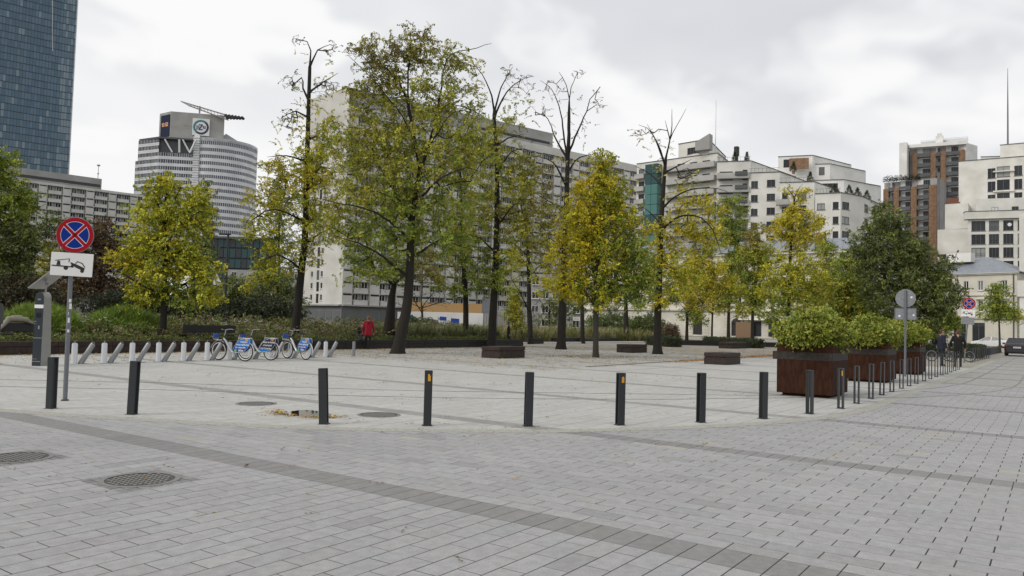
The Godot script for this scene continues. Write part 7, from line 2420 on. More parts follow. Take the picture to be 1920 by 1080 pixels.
const TREES := [
	{"l":"tallest tree on the plaza, leaning dark trunk forking high into a wide olive crown","g":"trees on the plaza","p":[-25.41,0.00,-27.10],"r":0.30,"k":5,"s":1.00,"seed":11,
	"t":[[0.15,0.96,0.04],[0.37,2.09,0.09],[0.48,3.60,0.16],[0.48,5.36,0.24],[0.55,6.61,0.29],[0.85,8.68,0.39]],
	"b":[[[0.85,8.68,0.39],[0.53,10.08,0.45],[0.18,11.87,0.53],[0.18,13.63,0.61],[0.22,15.14,0.67]],[[0.85,8.68,0.39],[1.26,9.90,0.44],[1.62,11.66,0.52],[1.82,13.42,0.60],[2.16,14.14,0.63],[3.00,14.38,0.64],[4.06,14.34,1.64]],[[0.51,10.00,0.45],[-0.23,11.31,1.50],[-1.47,12.58,2.56],[-2.29,13.31,2.59]],[[0.51,6.36,0.28],[-0.80,8.21,-1.13],[-1.64,9.52,-1.58],[-2.73,10.99,-1.51]],[[0.59,6.87,0.31],[1.97,8.03,1.86],[3.16,8.44,2.38],[3.97,8.21,2.37]],[[0.48,5.36,0.24],[-0.80,6.33,2.28],[-2.31,6.54,3.29],[-3.32,6.76,3.30]],[[1.62,11.66,0.52],[2.30,12.31,-0.95],[2.84,12.95,-1.42]],[[0.48,3.60,0.16],[-1.26,4.81,1.71],[-2.78,5.27,2.23]],[[0.50,4.61,0.20],[2.23,5.91,-1.74],[3.24,5.68,-1.75]],[[0.18,11.87,0.53],[-0.61,13.36,-0.41],[-1.76,14.08,-0.37]],[[1.26,9.90,0.44],[2.59,10.94,2.49],[3.73,10.72,2.48]]],
	"c":[[-1.38,13.97,0.62,1.56,1.00,70,"drab"],[0.36,14.51,0.65,1.38,0.95,60,"drab"],[2.14,13.93,0.62,1.51,0.70,40,"olive"],[-1.72,12.45,0.55,1.21,1.00,40,"drab"],[0.06,11.87,0.53,2.51,1.63,120,"olive"],[2.33,11.43,0.51,1.88,1.76,90,"olive"],[-1.90,10.06,0.45,1.88,1.51,90,"olive"],[0.37,9.37,0.42,3.01,1.51,120,"olive"],[3.14,9.19,0.41,1.51,1.38,60,"olive"],[-1.59,7.81,0.35,2.13,1.51,100,"olive"],[1.19,7.13,0.32,2.76,1.51,110,"green"],[-2.80,6.02,0.27,1.51,1.26,50,"olive"],[-0.28,5.59,0.25,2.26,1.38,90,"green"],[2.24,5.41,0.24,1.51,1.26,50,"green"],[-1.24,3.93,0.17,1.76,0.88,50,"green"]]},
	{"l":"thick forked trunk standing in the raised bed behind the person in red","g":"trees in the raised bed","p":[-32.65,0.45,-33.97],"r":0.42,"k":6,"s":1.00,"seed":12,
	"t":[[0.10,1.43,0.06],[0.16,2.55,0.11],[0.30,3.28,0.15]],
	"b":[[[0.24,3.02,0.13],[-0.41,3.64,1.16],[-0.94,4.58,1.20],[-1.37,6.16,1.27]],[[0.30,3.28,0.15],[0.31,5.25,0.23],[0.11,8.11,0.36],[0.10,10.65,0.47],[0.21,12.56,0.56]],[[0.27,3.18,0.14],[0.91,4.16,-0.82],[1.36,5.28,-1.76]]],
	"c":[[-1.38,6.48,0.29,1.91,1.43,50,"green"],[0.17,8.11,0.36,2.55,2.23,70,"olive"],[0.25,10.97,0.49,2.23,1.91,60,"olive"],[-1.00,4.26,0.19,1.59,1.11,40,"green"],[1.54,4.33,0.19,1.91,1.43,50,"drab"],[-3.08,10.57,0.47,1.59,1.59,40,"olive"]]},
	{"l":"tall slender tree with bare arching tip and yellow lower foliage, left of the big crown","g":"trees in the raised bed","p":[-33.24,0.45,-27.45],"r":0.24,"k":5,"s":1.00,"seed":13,
	"t":[[0.15,1.55,0.07],[0.27,3.26,0.14],[0.44,5.53,0.25],[0.44,8.65,0.39],[0.44,11.77,0.52],[0.45,14.47,0.64]],
	"b":[[[0.45,14.47,0.64],[0.48,15.32,0.68],[0.27,15.80,0.70],[-0.30,15.92,0.71]],[[0.45,14.55,0.65],[0.97,15.19,1.18],[1.76,15.41,1.49]],[[0.41,12.74,0.57],[0.11,13.32,0.59],[-0.11,14.03,0.12],[-0.69,13.67,-0.19]],[[0.41,12.91,0.57],[1.16,13.35,1.19],[2.14,13.92,1.42]],[[0.41,11.72,0.52],[-0.08,11.96,1.03],[-0.78,11.46,1.31]],[[0.41,10.64,0.47],[1.08,10.94,-0.31],[1.66,10.53,-0.53]],[[0.41,9.50,0.42],[-0.44,9.54,1.22],[-1.37,9.40,1.42]],[[0.42,8.08,0.36],[-0.85,8.90,-0.60],[-1.68,8.03,-0.64]],[[0.43,7.80,0.35],[1.42,8.96,1.40],[2.28,8.70,1.39]],[[0.42,6.10,0.27],[-0.79,6.63,1.80],[-1.91,6.04,1.77]],[[0.39,5.25,0.23],[1.50,6.13,-1.23],[2.22,5.86,-0.74]],[[0.31,3.83,0.17],[-0.73,4.36,1.19],[-1.56,3.77,1.17]]],
	"c":[[-0.30,15.84,0.70,0.40,0.23,15,"bare"],[1.67,15.38,0.68,0.45,0.28,21,"bare"],[-0.55,13.68,0.61,0.57,0.40,24,"bare"],[1.30,13.36,0.59,0.85,0.57,36,"bare"],[-0.64,11.60,0.52,0.62,0.51,27,"bare"],[1.36,11.09,0.49,0.85,0.85,20,"yellowgreen"],[0.84,9.51,0.42,1.42,1.14,55,"yellowgreen"],[-1.28,9.17,0.41,0.99,0.57,18,"yellow"],[-0.27,8.35,0.37,1.42,1.14,55,"yellow"],[1.44,8.40,0.37,1.28,1.28,45,"yellow"],[-1.66,7.46,0.33,1.14,1.14,40,"yellow"],[0.06,6.66,0.30,1.70,1.28,60,"yellowgreen"],[-1.76,5.76,0.26,1.14,1.14,40,"yellowgreen"],[1.21,6.12,0.27,1.28,1.14,40,"yellowgreen"],[-1.00,4.07,0.18,1.28,1.14,50,"yellowgreen"],[0.40,4.68,0.21,1.14,0.99,35,"yellowgreen"],[-1.82,2.92,0.13,0.99,0.57,20,"yellowgreen"]]},
	{"l":"straight dark trunk behind the long dark bench, left of the bench corner, loose green crown","g":"trees in the raised bed","p":[-32.27,0.45,-40.95],"r":0.22,"k":8,"s":1.00,"seed":14,
	"t":[[-0.07,2.67,0.12],[-0.33,5.50,0.24],[-0.51,8.34,0.37],[-0.71,11.89,0.53]],
	"b":[[[-0.33,5.50,0.24],[-1.35,6.54,1.29],[-2.07,6.88,1.31]],[[-0.40,6.92,0.31],[0.73,8.38,-0.63],[1.43,8.75,-0.61]],[[-0.48,8.34,0.37],[-1.81,10.44,1.46],[-2.39,11.85,1.53]],[[-0.60,10.12,0.45],[0.28,11.92,-0.47]]],
	"c":[[-0.62,5.85,0.26,1.60,1.42,40,"green"],[0.49,4.10,0.18,1.78,1.42,40,"green"],[-1.40,8.32,0.37,1.60,1.60,35,"olive"],[0.36,9.08,0.40,1.60,1.78,35,"olive"],[-0.78,11.54,0.51,1.78,1.78,35,"olive"],[-0.91,3.35,0.15,1.60,0.89,26,"green"],[-1.68,5.47,0.24,1.78,1.78,40,"olive"],[-0.12,13.69,0.61,1.60,1.42,26,"olive"]]},
	{"l":"tall dark trunk at the end of the long bench with bare upright top branches","g":"trees on the plaza","p":[-29.53,0.00,-40.19],"r":0.30,"k":7,"s":1.00,"seed":15,
	"t":[[0.02,1.74,0.08],[0.10,5.14,0.23],[0.11,8.55,0.38],[-0.02,11.95,0.53],[-0.26,14.84,0.66]],
	"b":[[[-0.26,14.84,0.66],[-0.43,16.03,0.71],[-1.04,17.20,1.27],[-1.78,17.96,1.60]],[[-0.26,14.84,0.66],[0.04,16.21,0.72],[0.55,17.41,0.77],[0.87,18.10,0.31]],[[-0.22,14.50,0.65],[0.52,16.05,1.51],[1.69,16.93,1.75],[2.20,17.05,1.76]],[[-0.08,12.97,0.58],[0.93,13.68,-0.39],[1.77,14.04,-0.88]],[[0.01,10.93,0.49],[0.96,12.32,1.55],[1.98,12.35,2.05]],[[0.06,9.23,0.41],[-1.04,10.56,-1.03],[-1.73,10.88,-1.52]],[[0.07,7.53,0.33],[1.22,8.92,1.90],[2.41,9.29,2.41]],[[0.08,5.82,0.26],[-0.93,6.82,1.80],[-1.62,6.80,2.30]],[[0.07,5.14,0.23],[1.13,6.19,-1.22],[1.98,6.22,-1.72]]],
	"c":[[-1.57,17.70,0.79,0.68,0.48,15,"bare"],[1.35,16.75,0.75,1.19,0.82,30,"bare"],[0.65,17.59,0.78,0.61,0.61,15,"bare"],[0.41,13.66,0.61,1.36,1.36,26,"olive"],[-0.91,12.27,0.55,1.29,1.36,36,"olive"],[1.16,11.30,0.50,1.53,1.36,36,"olive"],[-0.33,9.56,0.43,1.70,1.53,42,"olive"],[1.40,8.58,0.38,1.53,1.36,28,"drab"],[-0.92,6.14,0.27,1.36,1.36,28,"green"],[1.14,5.85,0.26,1.53,1.36,26,"yellowgreen"],[-0.18,4.12,0.18,1.53,0.85,30,"green"],[-1.64,7.82,0.35,1.70,1.53,40,"olive"],[1.86,10.64,0.47,1.53,1.53,36,"olive"],[2.45,7.59,0.34,1.70,1.53,40,"olive"]]},
	{"l":"dark trunk with one limb forking low to the left beside the white kerb","g":"trees on the plaza","p":[-33.13,0.00,-49.98],"r":0.24,"k":7,"s":1.00,"seed":16,
	"t":[[0.00,1.43,0.06],[-0.12,2.86,0.13],[-0.16,4.29,0.19],[-0.32,7.16,0.32],[-0.60,10.01,0.45]],
	"b":[[[-0.06,2.25,0.10],[-0.63,3.46,1.15],[-1.40,4.67,1.71],[-1.70,5.28,1.73]],[[-0.31,6.75,0.30],[-1.57,7.94,-0.65],[-2.21,9.15,-0.59]],[[-0.32,7.16,0.32],[0.87,8.83,1.39],[1.66,9.67,1.43]],[[-0.48,8.79,0.39],[-1.03,10.82,0.48],[-1.28,12.45,0.55]],[[-0.22,5.11,0.23],[0.93,6.37,-0.72],[1.56,5.98,-0.73]]],
	"c":[[-1.10,5.91,0.26,1.64,1.23,26,"yellowgreen"],[0.50,7.18,0.32,1.84,1.84,36,"drab"],[-1.59,8.76,0.39,1.64,1.64,26,"drab"],[0.00,10.44,0.46,1.84,1.64,28,"drab"],[-0.65,12.06,0.54,1.43,1.23,14,"drab"],[-1.88,4.25,0.19,1.23,0.82,14,"yellowgreen"],[0.77,4.73,0.21,1.43,1.02,18,"yellowgreen"]]},
	{"l":"tall dark tree almost bare at the top, just left of the yellow young tree","g":"trees on the plaza","p":[-25.64,0.00,-42.29],"r":0.30,"k":4,"s":1.00,"seed":17,
	"t":[[0.02,1.85,0.08],[0.06,5.22,0.23],[0.09,9.27,0.41],[0.11,12.30,0.55],[0.14,13.65,0.61]],
	"b":[[[0.14,13.65,0.61],[0.13,15.34,0.68],[-0.11,16.68,0.74],[-0.61,17.51,0.78]],[[0.12,12.98,0.58],[0.08,15.67,0.70],[0.32,16.86,0.75],[0.57,17.50,0.78]],[[0.14,12.30,0.55],[0.64,13.66,1.11],[1.15,14.86,1.46],[1.30,15.54,1.69],[1.92,16.33,1.73]],[[1.15,14.86,0.66],[1.71,15.21,1.68],[2.39,15.13,1.87]],[[0.12,11.97,0.53],[-0.60,13.29,0.09],[-0.93,14.30,-0.36],[-1.49,15.12,-0.33],[-1.99,15.01,-0.33]],[[0.09,11.63,0.52],[-0.46,14.65,1.45],[-1.11,16.14,1.72],[-1.80,16.63,1.74]],[[0.14,10.96,0.49],[0.95,12.33,-0.25],[2.29,12.70,-0.43]],[[0.13,10.28,0.46],[-0.89,11.60,1.52],[-2.08,11.91,1.53]],[[0.10,8.60,0.38],[-1.00,9.58,-1.07],[-2.03,10.22,-1.55]],[[0.06,7.58,0.34],[1.04,8.96,1.40],[1.70,9.31,1.41]],[[0.04,5.90,0.26],[-0.93,6.88,1.31],[-1.59,6.53,1.29]]],
	"c":[[0.58,17.37,0.77,0.47,0.34,9,"bare"],[-0.85,16.32,0.73,1.01,0.84,21,"bare"],[1.87,15.72,0.70,0.67,0.67,15,"bare"],[-1.66,15.12,0.67,0.67,0.61,18,"bare"],[0.56,14.34,0.64,1.01,1.01,15,"bare"],[-1.74,11.92,0.53,1.35,1.01,12,"drab"],[-1.34,9.57,0.43,1.52,1.35,22,"drab"],[1.05,8.62,0.38,1.35,1.35,18,"drab"],[-0.93,6.88,0.31,1.52,1.52,30,"drab"],[0.61,6.25,0.28,1.35,1.35,26,"yellowgreen"],[-0.52,4.20,0.19,1.35,1.01,30,"yellowgreen"],[-2.05,10.90,0.48,1.52,1.35,22,"drab"],[-0.47,8.58,0.38,1.52,1.35,30,"olive"]]},
	{"l":"young tree with a dense egg-shaped crown, golden left side, in front of the others","g":"trees on the plaza","p":[-18.64,0.00,-34.07],"r":0.12,"k":5,"s":1.05,"seed":18,
	"t":[[-0.04,1.58,0.07],[-0.05,2.90,0.13],[-0.08,5.00,0.22],[-0.10,7.64,0.34],[-0.07,9.48,0.42]],
	"b":[[[-0.04,2.63,0.12],[-1.07,3.66,0.96],[-1.87,3.90,1.17]],[[-0.05,2.90,0.13],[1.03,3.85,-0.63],[1.82,4.00,-0.82]],[[-0.05,3.95,0.18],[-0.85,4.98,-0.78],[-1.66,5.75,-0.74]],[[-0.07,4.48,0.20],[0.71,5.82,1.26],[1.75,6.37,1.28]],[[-0.08,5.80,0.26],[-0.64,7.10,1.32],[-1.06,7.88,1.35]],[[-0.09,6.32,0.28],[0.53,7.66,-0.66],[1.04,8.20,-0.64]]],
	"c":[[0.03,9.62,0.43,0.63,0.79,40,"goldgreen"],[-0.41,8.42,0.37,0.95,0.95,65,"gold"],[0.65,8.19,0.36,0.95,1.05,65,"goldgreen"],[-0.76,6.83,0.30,1.21,1.11,90,"gold"],[0.82,6.61,0.29,1.37,1.21,95,"goldgreen"],[-1.38,5.23,0.23,1.19,0.90,70,"gold"],[0.08,5.01,0.22,1.45,1.19,100,"goldgreen"],[1.66,5.05,0.22,1.11,1.11,75,"green"],[-1.54,3.44,0.15,1.21,0.84,75,"gold"],[-0.14,3.16,0.14,1.32,0.90,80,"goldgreen"],[1.52,3.33,0.15,1.48,0.95,90,"green"],[2.34,4.02,0.18,0.58,0.79,22,"green"]]},
	{"l":"thin dark trunk between the young golden tree and the bench behind it","g":"trees on the plaza","p":[-35.00,-0.00,-70.15],"r":0.30,"k":3,"s":1.00,"seed":19,
	"t":[[-0.06,2.17,0.10],[-0.18,4.82,0.21],[-0.31,7.46,0.33]],
	"b":[[[-0.18,4.82,0.21],[0.91,7.49,1.33]],[[-0.20,5.35,0.24],[-1.49,7.96,-0.65]]],
	"c":[[-0.19,9.05,0.40,3.18,2.39,45,"yellowgreen"],[1.08,11.21,0.50,2.65,2.12,30,"green"]]},
	{"l":"slim dark trunk standing behind and left of the young golden tree","g":"trees on the plaza","p":[-32.89,-0.00,-57.71],"r":0.22,"k":3,"s":1.00,"seed":20,
	"t":[[-0.05,1.99,0.09],[-0.22,4.69,0.21],[-0.38,7.40,0.33]],
	"b":[[[-0.16,4.24,0.19],[-1.17,6.48,1.29]],[[-0.17,4.69,0.21],[0.85,6.98,-0.69]]],
	"c":[[-0.53,7.85,0.35,2.71,2.26,40,"drab"],[0.09,10.12,0.45,2.26,1.81,24,"yellowgreen"]]},
	{"l":"tall pollarded tree with lopped bare top and drooping right-hand branches","g":"trees on the plaza","p":[-18.99,0.00,-42.15],"r":0.26,"k":5,"s":1.00,"seed":21,
	"t":[[-0.05,1.67,0.07],[-0.03,4.47,0.20],[0.01,7.57,0.34],[0.10,10.05,0.45],[0.16,11.29,0.50]],
	"b":[[[0.16,11.29,0.50],[0.38,12.48,0.56],[0.48,13.32,0.59],[0.45,14.28,0.64]],[[0.38,12.48,0.56],[0.73,13.32,1.09],[1.14,14.14,1.23]],[[0.38,12.38,0.55],[0.24,13.00,0.58],[0.07,13.59,0.60]],[[0.13,11.14,0.50],[-0.24,12.21,0.14],[-0.57,12.98,-0.02],[-0.86,13.50,0.00]],[[0.11,10.83,0.48],[-0.48,12.05,1.34],[-1.12,12.87,1.57],[-1.63,13.04,1.58]],[[0.12,10.36,0.46],[0.61,10.75,1.28],[1.47,11.17,1.50]],[[0.11,9.74,0.43],[-0.54,10.65,-0.53],[-1.45,11.09,-0.51]],[[0.05,8.34,0.37],[0.66,9.07,1.40],[1.52,9.41,1.82],[2.76,9.44,2.02],[3.54,9.15,2.01]],[[0.02,7.26,0.32],[0.69,7.83,0.95],[1.55,7.98,1.36],[2.44,7.48,1.53],[2.99,6.41,1.59],[3.33,5.49,1.54]],[[0.04,7.57,0.34],[-0.63,8.48,-0.62],[-1.11,8.78,-0.61]],[[0.00,5.71,0.25],[0.64,4.86,1.22],[1.17,5.12,1.23]],[[-0.01,5.09,0.23],[0.70,5.17,-0.77],[1.95,4.98,-0.78]]],
	"c":[[1.33,10.39,0.46,0.93,0.50,30,"bare"],[-1.37,12.80,0.57,0.74,0.31,15,"bare"],[-0.44,12.67,0.56,0.93,0.50,12,"bare"],[1.53,9.00,0.40,1.24,0.50,22,"yellow"],[2.93,8.73,0.39,0.93,0.62,16,"yellow"],[-0.29,7.25,0.32,1.06,1.06,36,"yellow"],[0.98,6.35,0.28,1.24,0.93,26,"yellow"],[-0.39,5.08,0.23,0.99,0.93,34,"gold"],[2.54,6.08,0.27,0.99,1.06,16,"drab"],[-0.03,3.38,0.15,0.93,0.81,26,"gold"],[3.12,7.34,0.33,0.93,0.74,14,"yellow"],[-1.19,5.98,0.27,0.62,0.93,14,"green"],[1.25,7.60,0.34,1.40,0.93,34,"yellow"],[1.65,4.51,0.20,1.24,1.24,40,"yellowgreen"],[2.20,7.01,0.31,1.40,1.24,30,"yellow"]]},
	{"l":"small tree with a spreading pale yellow crown behind the low benches","g":"trees on the plaza","p":[-26.55,0.00,-71.15],"r":0.13,"k":8,"s":1.15,"seed":22,
	"t":[[-0.04,1.36,0.06],[-0.03,2.86,0.13],[0.03,4.62,0.21]],
	"b":[[[-0.03,2.86,0.13],[-1.63,4.33,1.19],[-2.65,5.05,1.22]],[[0.00,3.62,0.16],[1.37,5.16,-0.77],[2.36,5.69,-0.75]],[[0.03,4.62,0.21],[-0.17,6.37,0.28],[-0.46,7.62,0.34]]],
	"c":[[-1.90,5.32,0.24,1.91,1.41,60,"yellow"],[0.34,5.89,0.26,2.26,1.71,80,"yellow"],[2.02,5.18,0.23,1.31,1.41,36,"yellowgreen"],[-0.45,7.37,0.33,1.76,1.01,30,"yellow"],[-0.60,3.75,0.17,2.51,0.90,36,"yellow"],[-1.46,7.34,0.33,2.01,1.31,40,"yellow"],[2.42,3.43,0.15,1.21,0.90,20,"yellowgreen"]]},
	{"l":"green tree with slim trunk before the arched door of the cream palace","g":"trees before the cream palace","p":[-32.70,0.00,-93.15],"r":0.24,"k":10,"s":1.70,"seed":23,
	"t":[[-0.05,2.64,0.12],[-0.05,5.24,0.23],[-0.13,10.43,0.46]],
	"b":[[[-0.05,5.24,0.23],[-1.55,7.79,1.35]],[[-0.09,6.53,0.29],[1.34,9.17,-0.59]]],
	"c":[[-0.14,15.63,0.70,2.21,2.34,50,"green"],[-0.38,12.37,0.55,2.73,2.34,50,"green"],[-1.14,4.56,0.20,1.95,1.56,26,"green"],[0.36,9.15,0.41,2.93,2.34,45,"olive"]]},
	{"l":"green tree on a slim trunk left of the first rusty planter","g":"trees before the cream palace","p":[-29.35,0.00,-91.84],"r":0.24,"k":10,"s":1.70,"seed":24,
	"t":[[-0.05,2.68,0.12],[-0.06,5.20,0.23],[-0.03,8.97,0.40]],
	"b":[[[-0.04,4.57,0.20],[1.04,6.49,1.29]],[[-0.06,5.20,0.23],[-1.18,7.05,-0.69]]],
	"c":[[-0.19,10.23,0.46,2.14,2.77,55,"olive"],[-0.32,5.50,0.24,2.39,2.27,60,"green"],[1.67,6.50,0.29,2.01,2.52,40,"yellowgreen"],[0.24,12.76,0.57,1.51,1.64,24,"drab"],[-1.86,8.92,0.40,2.27,2.27,40,"green"],[1.59,9.65,0.43,1.89,2.14,36,"yellowgreen"]]},
	{"l":"two-tiered yellow tree rising behind the first rusty planter","g":"trees on the plaza","p":[-15.31,0.00,-55.80],"r":0.17,"k":7,"s":1.05,"seed":25,
	"t":[[-0.06,2.31,0.10],[-0.03,3.80,0.17],[-0.03,6.77,0.30],[0.05,9.01,0.40],[0.15,10.87,0.48]],
	"b":[[[-0.03,5.29,0.24],[-1.02,6.00,1.27],[-1.39,5.81,1.26]],[[-0.05,6.03,0.27],[1.19,6.81,-0.70],[1.75,6.82,-0.70]],[[0.01,7.89,0.35],[-0.82,8.43,1.38],[-1.27,8.23,1.37]],[[0.05,9.01,0.40],[1.01,9.41,-0.58],[1.70,8.87,-0.61]],[[0.15,10.87,0.48],[-0.31,11.42,0.51],[-0.61,11.60,0.52]],[[0.15,10.87,0.48],[0.51,11.63,0.52],[0.69,11.82,0.53]]],
	"c":[[0.07,11.17,0.50,1.04,0.60,12,"yellow"],[0.18,9.76,0.43,1.42,1.12,50,"yellow"],[-0.82,8.43,0.38,0.82,0.82,30,"gold"],[1.52,8.68,0.39,1.12,1.19,45,"yellow"],[0.42,7.90,0.35,1.27,0.97,30,"yellow"],[-0.80,4.89,0.22,1.68,1.56,75,"yellowgreen"],[0.86,5.31,0.24,1.68,1.64,75,"yellowgreen"],[2.19,4.41,0.20,1.27,1.34,45,"olive"],[0.35,3.43,0.15,2.23,0.89,40,"green"]]},
	{"l":"large dark green tree behind the three rusty planters","g":"trees on the plaza","p":[-9.09,0.00,-62.03],"r":0.24,"k":5,"s":1.50,"seed":26,
	"t":[[-0.06,2.55,0.11],[-0.05,4.84,0.22],[-0.20,7.52,0.33],[-0.44,9.43,0.42]],
	"b":[[[-0.06,4.08,0.18],[-2.07,5.94,1.26],[-3.05,6.68,1.30]],[[-0.07,4.46,0.20],[1.76,6.04,-0.73],[2.90,6.45,-0.71]],[[-0.16,6.37,0.28],[0.93,8.31,1.37]],[[-0.19,7.14,0.32],[-1.58,9.01,-0.60]]],
	"c":[[-1.21,9.60,0.43,1.30,1.38,70,"dark"],[-2.12,7.85,0.35,1.76,1.53,90,"dark"],[0.19,7.53,0.34,1.92,1.69,110,"dark"],[-1.28,5.19,0.23,2.45,1.92,120,"dark"],[1.59,5.27,0.23,2.15,1.69,110,"dark"],[2.96,4.16,0.19,1.38,1.53,60,"dark"],[1.08,2.96,0.13,2.87,1.53,90,"dark"],[-2.86,6.68,0.30,1.30,1.30,40,"dark"],[2.72,6.07,0.27,1.15,1.15,34,"dark"],[-0.43,2.15,0.10,2.30,0.92,70,"dark"],[3.01,2.44,0.11,1.30,0.84,50,"green"],[1.87,1.83,0.08,1.92,0.69,40,"green"]]},
	{"l":"mid green tree between the yellow tree and the large dark one","g":"trees on the plaza","p":[-13.72,0.00,-66.12],"r":0.20,"k":8,"s":1.50,"seed":27,
	"t":[[-0.06,2.53,0.11],[-0.06,4.22,0.19],[-0.02,5.92,0.26]],
	"b":[[[-0.05,3.80,0.17],[-1.18,5.04,1.22]],[[-0.06,4.22,0.19],[0.92,5.52,-0.75]]],
	"c":[[-0.36,5.91,0.26,1.87,1.44,60,"green"],[-0.94,3.77,0.17,2.04,1.53,70,"olive"],[1.17,4.26,0.19,1.95,1.70,70,"green"],[0.45,7.20,0.32,1.19,0.93,26,"green"],[-1.11,2.29,0.10,2.12,1.02,60,"olive"],[1.64,2.57,0.11,2.12,1.10,60,"green"]]},
	{"l":"small round street tree in front of the cream corner house at the right edge","g":"trees on the plaza","p":[-4.38,0.00,-88.52],"r":0.12,"k":5,"s":1.40,"seed":28,
	"t":[[-0.11,2.10,0.09],[-0.20,3.63,0.16],[-0.24,5.17,0.23]],
	"b":[[[-0.19,3.12,0.14],[-1.15,4.38,1.19]],[[-0.20,3.63,0.16],[0.64,4.68,-0.79]]],
	"c":[[-0.26,5.78,0.26,1.03,1.03,40,"green"],[-0.78,4.13,0.18,1.33,1.23,60,"green"],[0.46,3.91,0.17,1.23,1.33,60,"green"],[1.45,3.37,0.15,0.72,0.82,18,"olive"]]},
	{"l":"yellow green tree on a slim trunk in the bed behind the bike docks","g":"trees in the raised bed","p":[-32.42,0.45,-19.48],"r":0.16,"k":4,"s":1.10,"seed":29,
	"t":[[0.05,0.85,0.04],[0.06,1.56,0.07],[0.04,3.21,0.14],[0.01,5.10,0.23],[0.02,6.51,0.29]],
	"b":[[[0.05,1.80,0.08],[-0.86,2.48,0.91],[-1.58,2.93,1.13]],[[0.05,2.03,0.09],[1.02,2.76,-0.68],[1.83,3.14,-0.86]],[[0.04,3.21,0.14],[-0.67,4.13,-0.62],[-1.27,4.35,-0.81]],[[0.03,3.68,0.16],[0.73,4.64,1.01],[1.43,4.90,1.22]],[[0.01,5.10,0.23],[-0.37,6.03,0.27],[-0.51,6.73,0.30]],[[0.00,5.33,0.24],[0.45,6.29,0.28],[0.67,6.76,0.30]]],
	"c":[[-0.08,6.86,0.31,0.76,0.61,55,"yellowgreen"],[1.40,6.19,0.28,0.71,0.71,45,"yellowgreen"],[-0.24,5.56,0.25,1.13,0.85,85,"yellowgreen"],[0.95,5.12,0.23,0.99,0.90,75,"yellowgreen"],[-0.91,4.36,0.19,1.09,0.80,80,"yellowgreen"],[0.52,3.81,0.17,1.32,0.94,90,"yellowgreen"],[-1.71,3.16,0.14,0.85,0.61,45,"yellow"],[-0.28,2.73,0.12,1.42,0.80,90,"yellowgreen"],[1.59,3.25,0.14,0.85,0.80,60,"yellowgreen"],[-0.85,1.89,0.08,0.94,0.47,35,"yellowgreen"],[0.92,1.94,0.09,1.18,0.57,45,"green"],[2.09,2.20,0.10,0.52,0.66,26,"yellowgreen"]]},
	{"l":"broad dark green tree cut off by the left edge of the picture","g":"trees in the raised bed","p":[-46.64,0.45,-18.70],"r":0.28,"k":6,"s":1.25,"seed":30,
	"t":[[-0.02,1.12,0.05],[-0.14,3.42,0.15],[-0.29,5.71,0.25]],
	"b":[[[-0.05,2.27,0.10],[1.06,3.45,1.15]],[[-0.14,3.42,0.15],[0.73,5.16,-0.77]],[[-0.20,4.56,0.20],[-1.58,5.68,1.25]]],
	"c":[[-0.38,8.87,0.39,1.15,1.29,70,"green"],[0.40,6.88,0.31,1.32,1.44,100,"green"],[-1.31,6.26,0.28,1.44,1.72,70,"green"],[0.60,4.59,0.20,1.32,1.32,100,"dark"],[-0.36,3.12,0.14,1.72,1.15,90,"dark"],[1.09,2.59,0.12,0.86,0.98,45,"dark"],[-1.82,3.95,0.18,1.72,1.72,60,"dark"]]},
	{"l":"russet brown tree behind the no stopping sign","g":"trees in the raised bed","p":[-58.44,0.45,-29.99],"r":0.20,"k":5,"s":1.40,"seed":31,
	"t":[[0.07,0.92,0.04],[0.10,2.90,0.13],[0.11,5.28,0.24]],
	"b":[[[0.08,2.11,0.09],[-1.43,3.65,1.16]],[[0.07,2.50,0.11],[1.53,4.13,-0.82]],[[0.08,3.69,0.16],[-0.90,6.05,1.27]],[[0.11,4.09,0.18],[1.07,6.50,-0.71]]],
	"c":[[-0.13,6.86,0.31,1.98,1.35,70,"russet"],[-1.87,5.23,0.23,1.98,1.59,80,"russet"],[1.30,5.31,0.24,1.75,1.75,80,"russet"],[-0.23,3.29,0.15,2.78,1.75,110,"russet"],[-2.60,2.83,0.13,1.75,1.59,60,"russet"],[1.78,2.55,0.11,1.59,1.59,50,"russet"]]},
	{"l":"dark shrubby tree between the left-hand tree and the sign","g":"trees in the raised bed","p":[-65.61,0.45,-29.87],"r":0.15,"k":5,"s":1.40,"seed":32,
	"t":[[0.04,0.80,0.04],[-0.06,2.91,0.13],[-0.13,5.46,0.24]],
	"b":[[[-0.01,2.49,0.11],[-0.89,3.74,1.17]],[[-0.02,2.91,0.13],[0.78,4.63,-0.79]]],
	"c":[[-0.14,7.58,0.34,1.36,1.44,45,"dark"],[-0.50,5.02,0.22,1.87,1.70,50,"olive"],[-1.50,2.87,0.13,1.70,1.53,45,"yellowgreen"],[0.43,2.08,0.09,1.87,1.44,45,"dark"]]},
	{"l":"narrow dark poplar standing before the round office tower","g":"far trees","p":[-85.05,0.00,-56.58],"r":0.25,"k":6,"s":1.80,"seed":33,
	"t":[[-0.09,6.11,0.27],[-0.22,10.66,0.47],[-0.34,15.20,0.68]],
	"b":[],
	"c":[[-0.37,16.18,0.72,0.91,1.56,26,"dark"],[-0.22,13.26,0.59,1.17,2.34,40,"dark"],[-0.18,9.36,0.42,1.56,2.86,50,"dark"],[-0.12,4.81,0.21,1.69,2.99,50,"dark"]]},
	{"l":"narrow dark poplar to the left of the apartment slab","g":"far trees","p":[-81.83,0.00,-64.94],"r":0.30,"k":6,"s":1.90,"seed":34,
	"t":[[-0.11,6.60,0.29],[-0.18,11.39,0.51],[-0.25,16.86,0.75]],
	"b":[],
